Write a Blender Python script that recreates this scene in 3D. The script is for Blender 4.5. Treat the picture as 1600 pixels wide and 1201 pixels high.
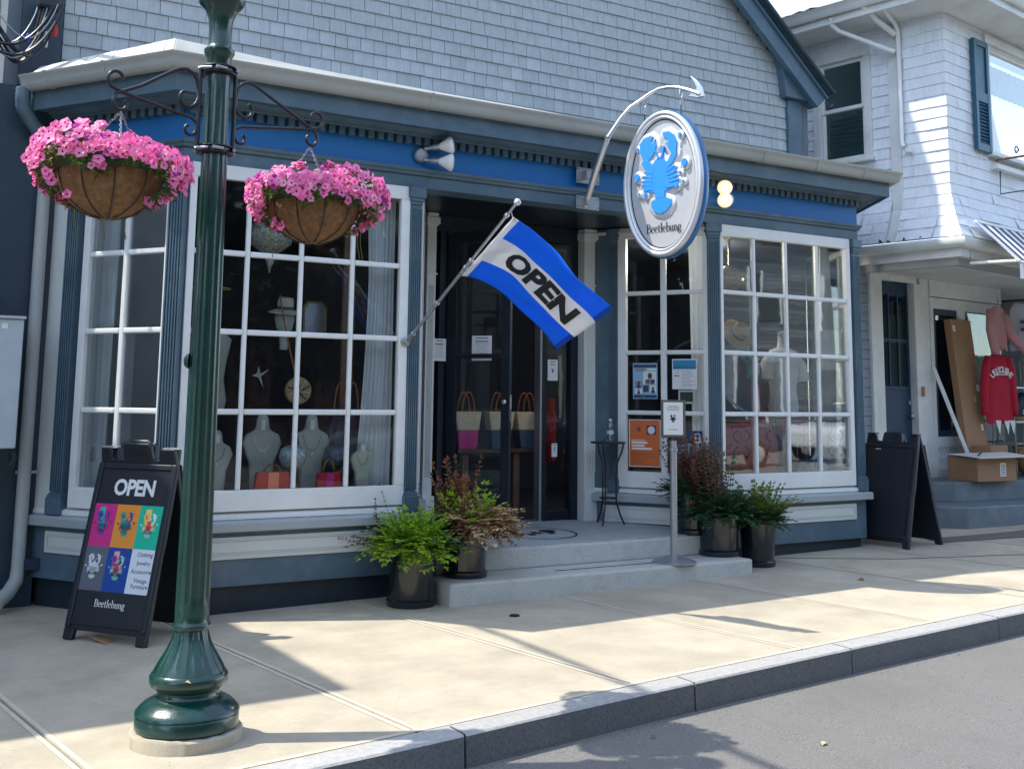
import bpy, bmesh, math, random
from mathutils import Vector, Matrix
R = math.radians
PI = math.pi
random.seed(7)
scene = bpy.context.scene
for o in list(bpy.data.objects):
    bpy.data.objects.remove(o)

# ------------------------------------------------------------------ camera
YAW, PITCH, ROLL = R(31.37), R(7.9), R(0.67)
fw = Vector((math.sin(YAW)*math.cos(PITCH), math.cos(YAW)*math.cos(PITCH), math.sin(PITCH)))
rt0 = Vector((math.cos(YAW), -math.sin(YAW), 0))
up0 = rt0.cross(fw)
rt = rt0*math.cos(ROLL) + up0*math.sin(ROLL)
up = -rt0*math.sin(ROLL) + up0*math.cos(ROLL)
cam_d = bpy.data.cameras.new('camera')
cam = bpy.data.objects.new('camera', cam_d)
scene.collection.objects.link(cam)
M = Matrix((rt, up, -fw)).transposed().to_4x4()
M.translation = Vector((0, 0, 1.5))
cam.matrix_world = M
cam_d.sensor_fit = 'HORIZONTAL'
cam_d.sensor_width = 36.0
cam_d.lens = 36.0*1760/1600
cam_d.shift_x = 0.0
cam_d.shift_y = (380-600.5)/1600
cam_d.clip_start = 0.05
cam_d.clip_end = 500
scene.camera = cam

# ------------------------------------------------------------------ light
SUN = Vector((-0.575, 0.31, 1.0)).normalized()
w = bpy.data.worlds.new('World')
scene.world = w
w.use_nodes = True
nt = w.node_tree
bg = nt.nodes['Background']
sky = nt.nodes.new('ShaderNodeTexSky')
sky.sky_type = 'NISHITA'
sky.sun_disc = False
sky.sun_elevation = math.asin(SUN.z)
sky.sun_rotation = math.atan2(SUN.x, SUN.y)
sky.air_density = 1.0
sky.dust_density = 0.6
sky.ozone_density = 1.2
hsv = nt.nodes.new('ShaderNodeHueSaturation')
hsv.inputs['Saturation'].default_value = 0.75
nt.links.new(sky.outputs[0], hsv.inputs['Color'])
nt.links.new(hsv.outputs[0], bg.inputs[0])
bg.inputs[1].default_value = 0.15
sl = bpy.data.lights.new('sun', 'SUN')
sl.energy = 2.05
sl.angle = R(0.53)
sl.color = (1.0, 0.94, 0.84)
so = bpy.data.objects.new('sun', sl)
scene.collection.objects.link(so)
so.rotation_euler = SUN.to_track_quat('Z', 'Y').to_euler()
so.location = (-6, 4, 14)
vs = scene.view_settings
vs.view_transform = 'Standard'
vs.look = 'None'
vs.gamma = 1
vs.use_curve_mapping = False
vs.exposure = 1.72
scene.cycles.max_bounces = 8
scene.cycles.transparent_max_bounces = 12
scene.cycles.use_denoising = True

# ------------------------------------------------------------------ materials
def mat(name, col, rough=0.6, metal=0.0, var=0.0, vscale=6.0, bump=0.0, bscale=60.0, spec=0.5, coat=0.0,
        dirt=None, dscale=2.0, damt=0.0, stretch=None, grain=0.0, gscale=300, emit=None, estr=0.0, vary=0.0, trans=0.0, detail=6.0):
    m = bpy.data.materials.new(name)
    m.use_nodes = True
    t = m.node_tree
    b = t.nodes['Principled BSDF']
    b.inputs['Base Color'].default_value = (*col, 1)
    b.inputs['Roughness'].default_value = rough
    b.inputs['Metallic'].default_value = metal
    b.inputs['Specular IOR Level'].default_value = spec
    b.inputs['Coat Weight'].default_value = coat
    b.inputs['Coat Roughness'].default_value = 0.08
    if trans: b.inputs['Transmission Weight'].default_value = trans
    if emit:
        b.inputs['Emission Color'].default_value = (*emit, 1)
        b.inputs['Emission Strength'].default_value = estr
    tc = t.nodes.new('ShaderNodeTexCoord')
    src = tc.outputs['Object']
    if stretch:
        mp = t.nodes.new('ShaderNodeMapping')
        mp.inputs['Scale'].default_value = stretch
        t.links.new(src, mp.inputs[0])
        src = mp.outputs[0]
    cur = None
    def rgb(c):
        n = t.nodes.new('ShaderNodeRGB'); n.outputs[0].default_value = (*c, 1); return n.outputs[0]
    if var or damt or vary or grain:
        cur = rgb(col)
    if var:
        n = t.nodes.new('ShaderNodeTexNoise'); n.inputs['Scale'].default_value = vscale; n.inputs['Detail'].default_value = detail
        n.inputs['Roughness'].default_value = 0.65
        t.links.new(src, n.inputs['Vector'])
        r = t.nodes.new('ShaderNodeMapRange')
        r.inputs['From Min'].default_value = 0.3; r.inputs['From Max'].default_value = 0.7
        r.inputs['To Min'].default_value = 1-var; r.inputs['To Max'].default_value = 1+var
        t.links.new(n.outputs['Fac'], r.inputs['Value'])
        mx = t.nodes.new('ShaderNodeVectorMath'); mx.operation = 'SCALE'
        t.links.new(cur, mx.inputs[0]); t.links.new(r.outputs[0], mx.inputs['Scale'])
        cur = mx.outputs[0]
    if grain:
        n = t.nodes.new('ShaderNodeTexNoise'); n.inputs['Scale'].default_value = gscale; n.inputs['Detail'].default_value = 2
        t.links.new(src, n.inputs['Vector'])
        r = t.nodes.new('ShaderNodeMapRange')
        r.inputs['From Min'].default_value = 0.3; r.inputs['From Max'].default_value = 0.7
        r.inputs['To Min'].default_value = 1-grain; r.inputs['To Max'].default_value = 1+grain*.7
        t.links.new(n.outputs['Fac'], r.inputs['Value'])
        n2 = t.nodes.new('ShaderNodeTexNoise'); n2.inputs['Scale'].default_value = 14; n2.inputs['Detail'].default_value = 10; n2.inputs['Roughness'].default_value = .8
        t.links.new(src, n2.inputs['Vector'])
        r2 = t.nodes.new('ShaderNodeMapRange')
        r2.inputs['From Min'].default_value = 0.60; r2.inputs['From Max'].default_value = 0.72
        r2.inputs['To Min'].default_value = 1; r2.inputs['To Max'].default_value = 1-grain*2.0
        t.links.new(n2.outputs['Fac'], r2.inputs['Value'])
        mm = t.nodes.new('ShaderNodeMath'); mm.operation = 'MULTIPLY'; t.links.new(r.outputs[0], mm.inputs[0]); t.links.new(r2.outputs[0], mm.inputs[1])
        mx = t.nodes.new('ShaderNodeVectorMath'); mx.operation = 'SCALE'
        t.links.new(cur, mx.inputs[0]); t.links.new(mm.outputs[0], mx.inputs['Scale'])
        cur = mx.outputs[0]
    if vary:
        oi = t.nodes.new('ShaderNodeObjectInfo')
        r = t.nodes.new('ShaderNodeMapRange')
        r.inputs['To Min'].default_value = 1-vary; r.inputs['To Max'].default_value = 1+vary
        t.links.new(oi.outputs['Random'], r.inputs['Value'])
        mx = t.nodes.new('ShaderNodeVectorMath'); mx.operation = 'SCALE'
        t.links.new(cur, mx.inputs[0]); t.links.new(r.outputs[0], mx.inputs['Scale'])
        cur = mx.outputs[0]
    if damt:
        n = t.nodes.new('ShaderNodeTexNoise'); n.inputs['Scale'].default_value = dscale; n.inputs['Detail'].default_value = 8
        n.inputs['Roughness'].default_value = 0.7
        t.links.new(src, n.inputs['Vector'])
        r = t.nodes.new('ShaderNodeMapRange')
        r.inputs['From Min'].default_value = 0.5; r.inputs['From Max'].default_value = 0.72
        r.inputs['To Min'].default_value = 0; r.inputs['To Max'].default_value = damt
        t.links.new(n.outputs['Fac'], r.inputs['Value'])
        mx = t.nodes.new('ShaderNodeMix'); mx.data_type = 'RGBA'
        t.links.new(r.outputs[0], mx.inputs['Factor']); t.links.new(cur, mx.inputs['A'])
        mx.inputs['B'].default_value = (*(dirt or (0.1, 0.09, 0.08)), 1)
        cur = mx.outputs['Result']
    if cur is not None:
        t.links.new(cur, b.inputs['Base Color'])
    if bump:
        n = t.nodes.new('ShaderNodeTexNoise'); n.inputs['Scale'].default_value = bscale; n.inputs['Detail'].default_value = 4
        t.links.new(src, n.inputs['Vector'])
        bp = t.nodes.new('ShaderNodeBump'); bp.inputs['Strength'].default_value = bump; bp.inputs['Distance'].default_value = 0.004
        t.links.new(n.outputs['Fac'], bp.inputs['Height'])
        t.links.new(bp.outputs[0], b.inputs['Normal'])
    return m

def cloth(name, col):
    m = mat(name, col, 0.5, bump=0.15, bscale=300)
    t = m.node_tree; b = t.nodes['Principled BSDF']; out = t.nodes['Material Output']
    tl = t.nodes.new('ShaderNodeBsdfTranslucent'); tl.inputs[0].default_value = (*col, 1)
    mx = t.nodes.new('ShaderNodeMixShader'); mx.inputs[0].default_value = 0.45
    t.links.new(b.outputs[0], mx.inputs[1]); t.links.new(tl.outputs[0], mx.inputs[2]); t.links.new(mx.outputs[0], out.inputs['Surface'])
    return m
def leafy(m, col, amt=0.35):
    t = m.node_tree; b = t.nodes['Principled BSDF']; out = t.nodes['Material Output']
    tl = t.nodes.new('ShaderNodeBsdfTranslucent'); tl.inputs[0].default_value = (*col, 1)
    mx = t.nodes.new('ShaderNodeMixShader'); mx.inputs[0].default_value = amt
    t.links.new(b.outputs[0], mx.inputs[1]); t.links.new(tl.outputs[0], mx.inputs[2]); t.links.new(mx.outputs[0], out.inputs['Surface'])

def glass(name, tint=(0.93, 0.97, 0.98), bump=0.006, boost=0.0):
    m = bpy.data.materials.new(name); m.use_nodes = True
    t = m.node_tree
    t.nodes.remove(t.nodes['Principled BSDF'])
    out = t.nodes['Material Output']
    tr = t.nodes.new('ShaderNodeBsdfTransparent'); tr.inputs[0].default_value = (*tint, 1)
    gl = t.nodes.new('ShaderNodeBsdfGlossy'); gl.inputs['Roughness'].default_value = 0.015
    fr = t.nodes.new('ShaderNodeFresnel'); fr.inputs['IOR'].default_value = 1.55
    ad = t.nodes.new('ShaderNodeMath'); ad.operation = 'MULTIPLY_ADD'
    ad.inputs[1].default_value = 0.62; ad.inputs[2].default_value = boost
    n = t.nodes.new('ShaderNodeTexNoise'); n.inputs['Scale'].default_value = 3.0
    tc = t.nodes.new('ShaderNodeTexCoord'); t.links.new(tc.outputs['Object'], n.inputs['Vector'])
    bp = t.nodes.new('ShaderNodeBump'); bp.inputs['Strength'].default_value = bump; bp.inputs['Distance'].default_value = 0.05
    t.links.new(n.outputs['Fac'], bp.inputs['Height'])
    t.links.new(bp.outputs[0], gl.inputs['Normal'])
    mx = t.nodes.new('ShaderNodeMixShader')
    t.links.new(fr.outputs[0], ad.inputs[0]); t.links.new(ad.outputs[0], mx.inputs[0])
    t.links.new(tr.outputs[0], mx.inputs[1]); t.links.new(gl.outputs[0], mx.inputs[2])
    t.links.new(mx.outputs[0], out.inputs['Surface'])
    return m

MT = {}
MT['trim'] = mat('slate blue trim paint', (0.070, 0.124, 0.165), 0.45, var=0.16, vscale=3, bump=0.2, bscale=25, damt=0.28, dirt=(0.2, 0.23, 0.25), dscale=3)
MT['trimd'] = mat('navy plinth paint', (0.009, 0.022, 0.036), 0.5, var=0.2, vscale=5, bump=0.15, damt=0.25, dirt=(0.06, 0.07, 0.08))
MT['navy'] = mat('dark navy paint', (0.014, 0.036, 0.056), 0.45, var=0.15, bump=0.1)
MT['blue'] = mat('royal blue band paint', (0.001, 0.14, 0.42), 0.4, var=0.06, vscale=2, bump=0.08)
MT['white'] = mat('white window paint', (0.72, 0.74, 0.72), 0.4, var=0.06, vscale=4, bump=0.12, bscale=30, damt=0.16, dirt=(0.4, 0.41, 0.4), dscale=5)
MT['panelw'] = mat('off white panel paint', (0.6, 0.63, 0.6), 0.5, var=0.06, vscale=4, bump=0.15, bscale=20, damt=0.2, dirt=(0.35, 0.36, 0.34), dscale=4)
MT['sill'] = mat('grey sill paint', (0.33, 0.37, 0.38), 0.5, var=0.12, vscale=4, bump=0.15, damt=0.35, dirt=(0.16, 0.18, 0.19), dscale=4)
MT['gutter'] = mat('grey aluminium gutter', (0.36, 0.38, 0.36), 0.45, var=0.1, vscale=3, bump=0.1, damt=0.35, dirt=(0.2, 0.19, 0.17), dscale=6)
MT['shingle'] = mat('weathered grey shingle stain', (0.40, 0.435, 0.44), 0.75, var=0.13, vscale=7, bump=0.6, bscale=40, stretch=(6, 6, 1), vary=0.10)
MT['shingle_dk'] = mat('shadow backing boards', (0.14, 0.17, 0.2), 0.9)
MT['wshingle'] = mat('white painted shingle', (0.72, 0.76, 0.8), 0.6, var=0.06, vscale=9, bump=0.5, bscale=40, stretch=(6, 6, 1), vary=0.04, damt=0.3, dirt=(0.4, 0.4, 0.4), dscale=3)
MT['wtrim'] = mat('aged white trim paint', (0.66, 0.68, 0.66), 0.5, var=0.08, vscale=4, bump=0.15, damt=0.4, dirt=(0.33, 0.33, 0.3), dscale=3)
MT['roof'] = mat('asphalt roof shingle', (0.42, 0.42, 0.39), 0.9, var=0.2, vscale=60, bump=0.6, bscale=150)
MT['roofdk'] = mat('dark roof shingle', (0.03, 0.05, 0.06), 0.85, var=0.3, vscale=60, bump=0.6, bscale=150)
MT['concrete'] = mat('sidewalk concrete', (0.41, 0.365, 0.275), 0.85, var=0.2, vscale=2.0, bump=0.7, bscale=220, damt=0.6, dirt=(0.30, 0.265, 0.215), dscale=.8, vary=0.04, detail=9, grain=.16, gscale=260)
MT['concrete_e'] = mat('smooth concrete joint edge', (0.50, 0.45, 0.355), 0.8, var=0.12, vscale=5, bump=0.3, bscale=100, grain=.1)
MT['stepc'] = mat('step concrete', (0.48, 0.49, 0.45), 0.85, var=0.16, vscale=4, bump=0.6, bscale=90, damt=0.75, dirt=(0.27, 0.26, 0.23), dscale=4, detail=9, grain=.2, gscale=160)
MT['porch'] = mat('porch floor grey paint', (0.33, 0.36, 0.37), 0.6, var=0.12, vscale=3, bump=0.3, bscale=60, damt=0.3, dirt=(0.2, 0.2, 0.2))
MT['granite_lit'] = mat('sunlit granite top', (0.36, 0.355, 0.34), 0.75, grain=.25, gscale=200, var=0.15, vscale=30, bump=0.4, damt=.3, dirt=(.22, .21, .19), dscale=2, vary=.06)  # lighter copy for the kerb top, sunlight put into its colour
MT['granite'] = mat('shaded granite kerb', (0.125, 0.13, 0.13), 0.75, grain=.3, gscale=200, var=0.3, vscale=70, bump=0.6, bscale=60, damt=0.5, dirt=(0.07, 0.07, 0.065), dscale=3, vary=0.08)  # stained kerb face, base colour darkened for the shade it stands in
MT['asphalt'] = mat('worn asphalt', (0.155, 0.15, 0.14), 0.9, grain=.45, gscale=190, var=0.3, vscale=130, bump=0.8, bscale=160, damt=0.55, dirt=(0.10, 0.097, 0.09), dscale=.7)
MT['post'] = mat('dark green gloss enamel', (0.002, 0.034, 0.027), 0.28, var=0.25, vscale=9, bump=0.3, bscale=45, damt=.15, dirt=(.05, .06, .05), dscale=14, coat=0.4)
MT['black'] = mat('black wrought iron', (0.012, 0.013, 0.015), 0.35, bump=0.15, bscale=80)
MT['blackp'] = mat('black plastic', (0.008, 0.012, 0.020), 0.4, bump=0.1, bscale=120)
MT['potm'] = mat('glossy black planter', (0.008, 0.013, 0.018), 0.18, coat=0.3, bump=0.05, bscale=10)
MT['chrome'] = mat('brushed steel', (0.62, 0.63, 0.65), 0.25, metal=0.9, bump=0.1, bscale=80)
MT['steel'] = mat('dull galvanised steel', (0.36, 0.38, 0.4), 0.4, metal=0.7, var=0.1)
MT['signface'] = mat('pale brushed sign face', (0.56, 0.57, 0.58), 0.35, metal=0.35, var=0.03)
MT['signrim'] = mat('polished rim', (0.64, 0.65, 0.66), 0.28, metal=0.35)
MT['signblue'] = mat('bright lobster blue', (0.03, 0.27, 0.78), 0.4)
MT['relief'] = mat('raised silver relief', (0.74, 0.74, 0.73), 0.3, metal=0.5)
MT['flagblue'] = cloth('nylon flag blue', (0.003, 0.21, 0.88))
MT['flagwhite'] = cloth('nylon flag white', (0.80, 0.80, 0.82))
_unused = mat('nylon flag white', (0.62, 0.63, 0.66), 0.6, bump=0.1, bscale=200)
MT['ink'] = mat('black ink', (0.006, 0.007, 0.010), 0.6)
MT['paper'] = mat('white paper', (0.7, 0.71, 0.7), 0.6)
MT['coir'] = mat('coir liner', (0.20, 0.105, 0.045), 0.95, var=0.4, vscale=30, bump=1.0, bscale=90, detail=8)
MT['petal'] = mat('pink petunia petal', (0.95, 0.26, 0.55), 0.55, vary=0.12)
MT['petal2'] = mat('magenta petunia petal', (0.55, 0.03, 0.38), 0.55, vary=0.15)
MT['petal3'] = mat('pale pink petal', (0.95, 0.40, 0.60), 0.55, vary=0.1)
MT['throat'] = mat('flower throat', (0.30, 0.01, 0.09), 0.6)
MT['leaf'] = mat('basket leaf green', (0.045, 0.095, 0.025), 0.55, var=0.4, vscale=15)
MT['leafb'] = mat('bright fresh leaf', (0.34, 0.50, 0.04), 0.5, var=0.35, vscale=9)
MT['leafd'] = mat('deep green leaf', (0.03, 0.095, 0.04), 0.5, var=0.4, vscale=9)
MT['leafy'] = mat('yellow green leaf', (0.12, 0.16, 0.02), 0.5, var=0.3, vscale=9)
MT['dry'] = mat('dried tan leaf', (0.52, 0.36, 0.20), 0.8, var=0.4, vscale=12)
MT['rust'] = mat('rusty seed plume', (0.24, 0.085, 0.04), 0.85, var=0.35, vscale=12)
MT['plum'] = mat('dark red plume', (0.26, 0.03, 0.05), 0.8, var=0.35, vscale=12)
MT['dkplum'] = mat('brown purple plume', (0.20, 0.085, 0.06), 0.85, var=0.35, vscale=12)
MT['soil'] = mat('potting soil', (0.03, 0.02, 0.012), 0.95, bump=0.8)
MT['glass'] = glass('window glass')
MT['bottle'] = glass('clear bottle plastic', tint=(0.75, 0.82, 0.86), bump=0.3, boost=0.12)
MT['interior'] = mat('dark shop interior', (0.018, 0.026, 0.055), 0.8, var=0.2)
MT['intwood'] = mat('dark display wood', (0.06, 0.03, 0.02), 0.6, var=0.3, stretch=(1, 8, 8))
MT['curtain'] = mat('sheer white curtain', (0.88, 0.89, 0.90), 0.8, var=0.03)
MT['velvet'] = mat('grey display bust cloth', (0.40, 0.41, 0.38), 0.85, var=0.08)
MT['red'] = mat('red leather', (0.55, 0.03, 0.02), 0.4)
MT['crimson'] = mat('crimson knit', (0.42, 0.01, 0.035), 0.9, var=0.15, vscale=20, bump=0.5, bscale=200)
MT['magenta'] = mat('magenta cloth', (0.45, 0.02, 0.2), 0.7)
MT['orange'] = mat('coral orange cloth', (0.85, 0.26, 0.13), 0.7)
MT['pinkknit'] = mat('pale pink knit', (0.55, 0.30, 0.32), 0.9, bump=0.5, bscale=200)
MT['greyknit'] = mat('lilac grey knit', (0.42, 0.42, 0.5), 0.9, bump=0.5, bscale=200)
MT['straw'] = mat('woven straw', (0.42, 0.27, 0.13), 0.8, var=0.25, vscale=60, bump=0.8, bscale=120)
MT['strawl'] = mat('pale straw', (0.55, 0.48, 0.34), 0.8, var=0.2, vscale=40, bump=0.6)
MT['card'] = mat('brown cardboard', (0.33, 0.19, 0.10), 0.8, var=0.06, bump=0.1)
MT['denim'] = mat('slate denim', (0.05, 0.08, 0.13), 0.85, var=0.2)
MT['mosaic'] = mat('mosaic lamp glass', (0.35, 0.42, 0.45), 0.25, var=0.6, vscale=45, metal=0.3)
MT['brass'] = mat('aged brass', (0.25, 0.18, 0.08), 0.35, metal=0.9)
MT['lampon'] = mat('lit lamp glass', (0.9, 0.8, 0.6), 0.4, emit=(1.0, 0.74, 0.42), estr=0.30)
MT['bulbon'] = mat('lit bulb core', (1, 0.9, 0.7), 0.4, emit=(1.0, 0.85, 0.6), estr=0.75)
MT['lampoff'] = mat('unlit white flood lamp', (0.8, 0.8, 0.76), 0.35)
MT['shutter'] = mat('teal blue shutter', (0.008, 0.085, 0.15), 0.45, var=0.1, bump=0.1)
MT['doorblue'] = mat('deep blue door', (0.004, 0.035, 0.08), 0.6, var=0.1)
MT['step2'] = mat('grey painted steps', (0.13, 0.165, 0.19), 0.6, var=0.15, vscale=4, bump=0.3, damt=0.4, dirt=(0.22, 0.25, 0.27), dscale=4)
MT['elbox'] = mat('grey electrical enclosure', (0.42, 0.47, 0.5), 0.45, var=0.06)
MT['shade'] = mat('window blind', (0.35, 0.42, 0.45), 0.7)
MT['iglass'] = glass('upstairs window glass', tint=(0.6, 0.68, 0.70), boost=-0.02)
MT['foliage'] = mat('tree foliage', (0.03, 0.055, 0.02), 0.6, var=0.4, vscale=3)
MT['bark'] = mat('tree bark', (0.07, 0.05, 0.035), 0.9, var=0.3, bump=0.8)
MT['carp'] = mat('silver car paint', (0.35, 0.37, 0.4), 0.25, metal=0.5, coat=0.5)
MT['rubber'] = mat('tyre rubber', (0.015, 0.015, 0.015), 0.8)
MT['cglass'] = mat('dark car glass', (0.01, 0.012, 0.014), 0.08)

leafy(MT['petal'], (.95, .16, .45), .4); leafy(MT['petal3'], (.95, .4, .6), .4); leafy(MT['petal2'], (.6, .03, .45), .4)
leafy(MT['leaf'], (.10, .2, .02)); leafy(MT['leafb'], (.3, .55, .03), .4); leafy(MT['leafy'], (.25, .32, .03)); leafy(MT['curtain'], (.8, .82, .84), .15)
MT['doorpaint'] = mat('near black navy door paint', (0.004, 0.010, 0.020), 0.35)
def flat(name, col, rough=0.6):
    if name not in MT: MT[name] = mat(name, col, rough)
    return MT[name]

# ------------------------------------------------------------------ mesh builder
class MB:
    def __init__(s): s.v = []; s.f = []; s.m = []
    def add(s, vs, fs, mi=0, T=None):
        b = len(s.v)
        s.v += [tuple(T @ Vector(v)) if T is not None else tuple(v) for v in vs]
        s.f += [tuple(b+i for i in f) for f in fs]
        s.m += [mi]*len(fs)
        return s
    def box(s, x0, x1, y0, y1, z0, z1, T=None, mi=0):
        vs = [(x0,y0,z0),(x1,y0,z0),(x1,y1,z0),(x0,y1,z0),(x0,y0,z1),(x1,y0,z1),(x1,y1,z1),(x0,y1,z1)]
        fs = [(0,3,2,1),(4,5,6,7),(0,1,5,4),(1,2,6,5),(2,3,7,6),(3,0,4,7)]
        return s.add(vs, fs, mi, T)
    def lathe(s, prof, n=24, c=(0,0,0), T=None, mi=0, flute=None, a0=0, a1=2*PI, sx=1, sy=1):
        full = abs(a1-a0-2*PI) < 1e-6
        cols = n if full else n+1
        vs = []
        for r, z in prof:
            for k in range(cols):
                a = a0+(a1-a0)*k/n
                rr = r*(1+(flute(k, z) if flute else 0))
                vs.append((c[0]+rr*math.cos(a)*sx, c[1]+rr*math.sin(a)*sy, c[2]+z))
        fs = []
        for i in range(len(prof)-1):
            for k in range(n):
                k2 = (k+1) % cols
                fs.append((i*cols+k, i*cols+k2, (i+1)*cols+k2, (i+1)*cols+k))
        if full:
            fs.append(tuple(range(cols-1, -1, -1)))
            fs.append(tuple((len(prof)-1)*cols+k for k in range(cols)))
        return s.add(vs, fs, mi, T)
    def tube(s, pts, r, n=8, mi=0, T=None, cap=True):
        pts = [Vector(p) for p in pts]
        rs = r if isinstance(r, (list, tuple)) else [r]*len(pts)
        vs = []; prev = None
        for i, p in enumerate(pts):
            d = (pts[min(i+1, len(pts)-1)]-pts[max(i-1, 0)]).normalized()
            if prev is None:
                a = Vector((0,0,1)) if abs(d.z) < 0.9 else Vector((1,0,0))
                u = d.cross(a).normalized()
            else:
                u = (prev - d*prev.dot(d))
                u = u.normalized() if u.length > 1e-6 else d.orthogonal().normalized()
            prev = u; v = d.cross(u)
            for k in range(n):
                a = 2*PI*k/n
                vs.append(p+(u*math.cos(a)+v*math.sin(a))*rs[i])
        fs = []
        for i in range(len(pts)-1):
            for k in range(n):
                k2 = (k+1) % n
                fs.append((i*n+k, i*n+k2, (i+1)*n+k2, (i+1)*n+k))
        if cap:
            fs.append(tuple(range(n-1, -1, -1))); fs.append(tuple((len(pts)-1)*n+k for k in range(n)))
        return s.add(vs, fs, mi, T)
    def prism(s, poly, d0, d1, T=None, mi=0):
        """poly: (x,z) outline; extruded from y=d0 to y=d1"""
        n = len(poly)
        vs = [(x, d0, z) for x, z in poly]+[(x, d1, z) for x, z in poly]
        area = sum(poly[i][0]*poly[(i+1) % n][1]-poly[(i+1) % n][0]*poly[i][1] for i in range(n))
        fs = [tuple(range(n)), tuple(range(2*n-1, n-1, -1))]+[(i, i+n, (i+1) % n+n, (i+1) % n) for i in range(n)]
        if area < 0: fs = [tuple(reversed(f)) for f in fs]
        return s.add(vs, fs, mi, T)
    def quad(s, a, b, c, d, mi=0, T=None): return s.add([a,b,c,d], [(0,1,2,3)], mi, T)
    def sweep(s, path, prof, mi=0, close=True):
        """path (x,y) list, outward = right-hand side; prof (offset outward, z)"""
        P = [Vector(p) for p in path]; ns = []
        for i in range(len(P)-1):
            d = (P[i+1]-P[i]).normalized(); ns.append(Vector((d.y, -d.x)))
        vs = []
        for i, p in enumerate(P):
            if i == 0: m = ns[0]
            elif i == len(P)-1: m = ns[-1]
            else:
                m = (ns[i-1]+ns[i]); m = m/m.length; m = m/m.dot(ns[i])
            for o, z in prof: vs.append((p.x+m.x*o, p.y+m.y*o, z))
        n = len(prof); fs = []
        for i in range(len(P)-1):
            for k in range(n if close else n-1):
                k2 = (k+1) % n
                fs.append((i*n+k, (i+1)*n+k, (i+1)*n+k2, i*n+k2))
        if close:
            fs.append(tuple(range(n))); fs.append(tuple((len(P)-1)*n+k for k in range(n-1, -1, -1)))
        return s.add(vs, fs, mi)
    def mesh(s, name, mats, smooth=None):
        me = bpy.data.meshes.new(name)
        me.from_pydata(s.v, [], s.f)
        for m in (mats if isinstance(mats, (list, tuple)) else [mats]): me.materials.append(m)
        if any(s.m): me.polygons.foreach_set('material_index', s.m)
        bm = bmesh.new(); bm.from_mesh(me)
        bmesh.ops.recalc_face_normals(bm, faces=bm.faces)
        bm.to_mesh(me); bm.free()
        if smooth is not None:
            me.polygons.foreach_set('use_smooth', [True]*len(me.polygons))
            me.set_sharp_from_angle(angle=R(smooth))
        me.update()
        return me
    def mesh_raw(s, name, mats):
        me = bpy.data.meshes.new(name)
        me.from_pydata(s.v, [], s.f)
        for m in (mats if isinstance(mats, (list, tuple)) else [mats]): me.materials.append(m)
        if any(s.m): me.polygons.foreach_set('material_index', s.m)
        me.update(); return me

COL = scene.collection
def link(o, parent=None, world=True):
    COL.objects.link(o)
    if parent is not None:
        o.parent = parent
        if world:      # geometry given in world coordinates: cancel the parents' transform
            root = ROOTM.get(parent.name)
            if root is not None:
                o.matrix_parent_inverse = root
    return o
ROOTM = {}
def wm(o):
    m = Matrix.Identity(4)
    ch = []
    while o is not None: ch.append(o); o = o.parent
    for c in reversed(ch):
        m = m @ c.matrix_parent_inverse @ c.matrix_basis
    return m
def obj(name, mb, mats, parent=None, smooth=None, bevel=None, label=None, kind=None, world=True, raw=False):
    me = mb if isinstance(mb, bpy.types.Mesh) else (mb.mesh_raw(name, mats) if raw else mb.mesh(name, mats, smooth))
    o = bpy.data.objects.new(name, me)
    COL.objects.link(o)
    if parent is not None:
        o.parent = parent
        if world: o.matrix_parent_inverse = wm(parent).inverted()
    if bevel:
        b = o.modifiers.new('bevel', 'BEVEL'); b.width = bevel; b.segments = 2; b.limit_method = 'ANGLE'; b.angle_limit = R(40)
        b.harden_normals = False
    if label: o['label'] = label
    if kind: o['kind'] = kind
    return o
def thing(name, label, cat, loc=(0,0,0), rz=0, group=None):
    o = bpy.data.objects.new(name, None); COL.objects.link(o)
    o.empty_display_size = 0.1
    o.location = loc; o.rotation_euler = (0, 0, rz)
    o['label'] = label; o['category'] = cat
    if group: o['group'] = group
    return o
def tag(o, label, cat, group=None):
    o['label'] = label; o['category'] = cat
    if group: o['group'] = group
    return o
def struct(name, mb, mats, smooth=None, bevel=None, raw=False):
    o = obj(name, mb, mats, None, smooth, bevel, raw=raw); o['kind'] = 'structure'; return o
def inst(name, me, parent, M4, label=None, kind=None, world=True):
    o = bpy.data.objects.new(name, me); COL.objects.link(o)
    o.parent = parent
    if world: o.matrix_parent_inverse = wm(parent).inverted()
    o.matrix_basis = M4
    if label: o['label'] = label
    if kind: o['kind'] = kind
    return o
def dup(root, loc, rz, label, group=None):
    r = root.copy(); COL.objects.link(r); r.location = loc; r.rotation_euler = (0, 0, rz)
    r['label'] = label
    if group: r['group'] = group
    for ch in list(root.children):
        c = ch.copy(); COL.objects.link(c); c.parent = r
        for g in ch.children:
            d = g.copy(); COL.objects.link(d); d.parent = c
    return r
def F(p0, ang):
    """facet frame: local x along the wall (angle deg), local -y outward, z up"""
    return Matrix.Translation((p0[0], p0[1], 0)) @ Matrix.Rotation(R(ang), 4, 'Z')
def gz(x): return 0.0151*(x-2.45)

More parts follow.
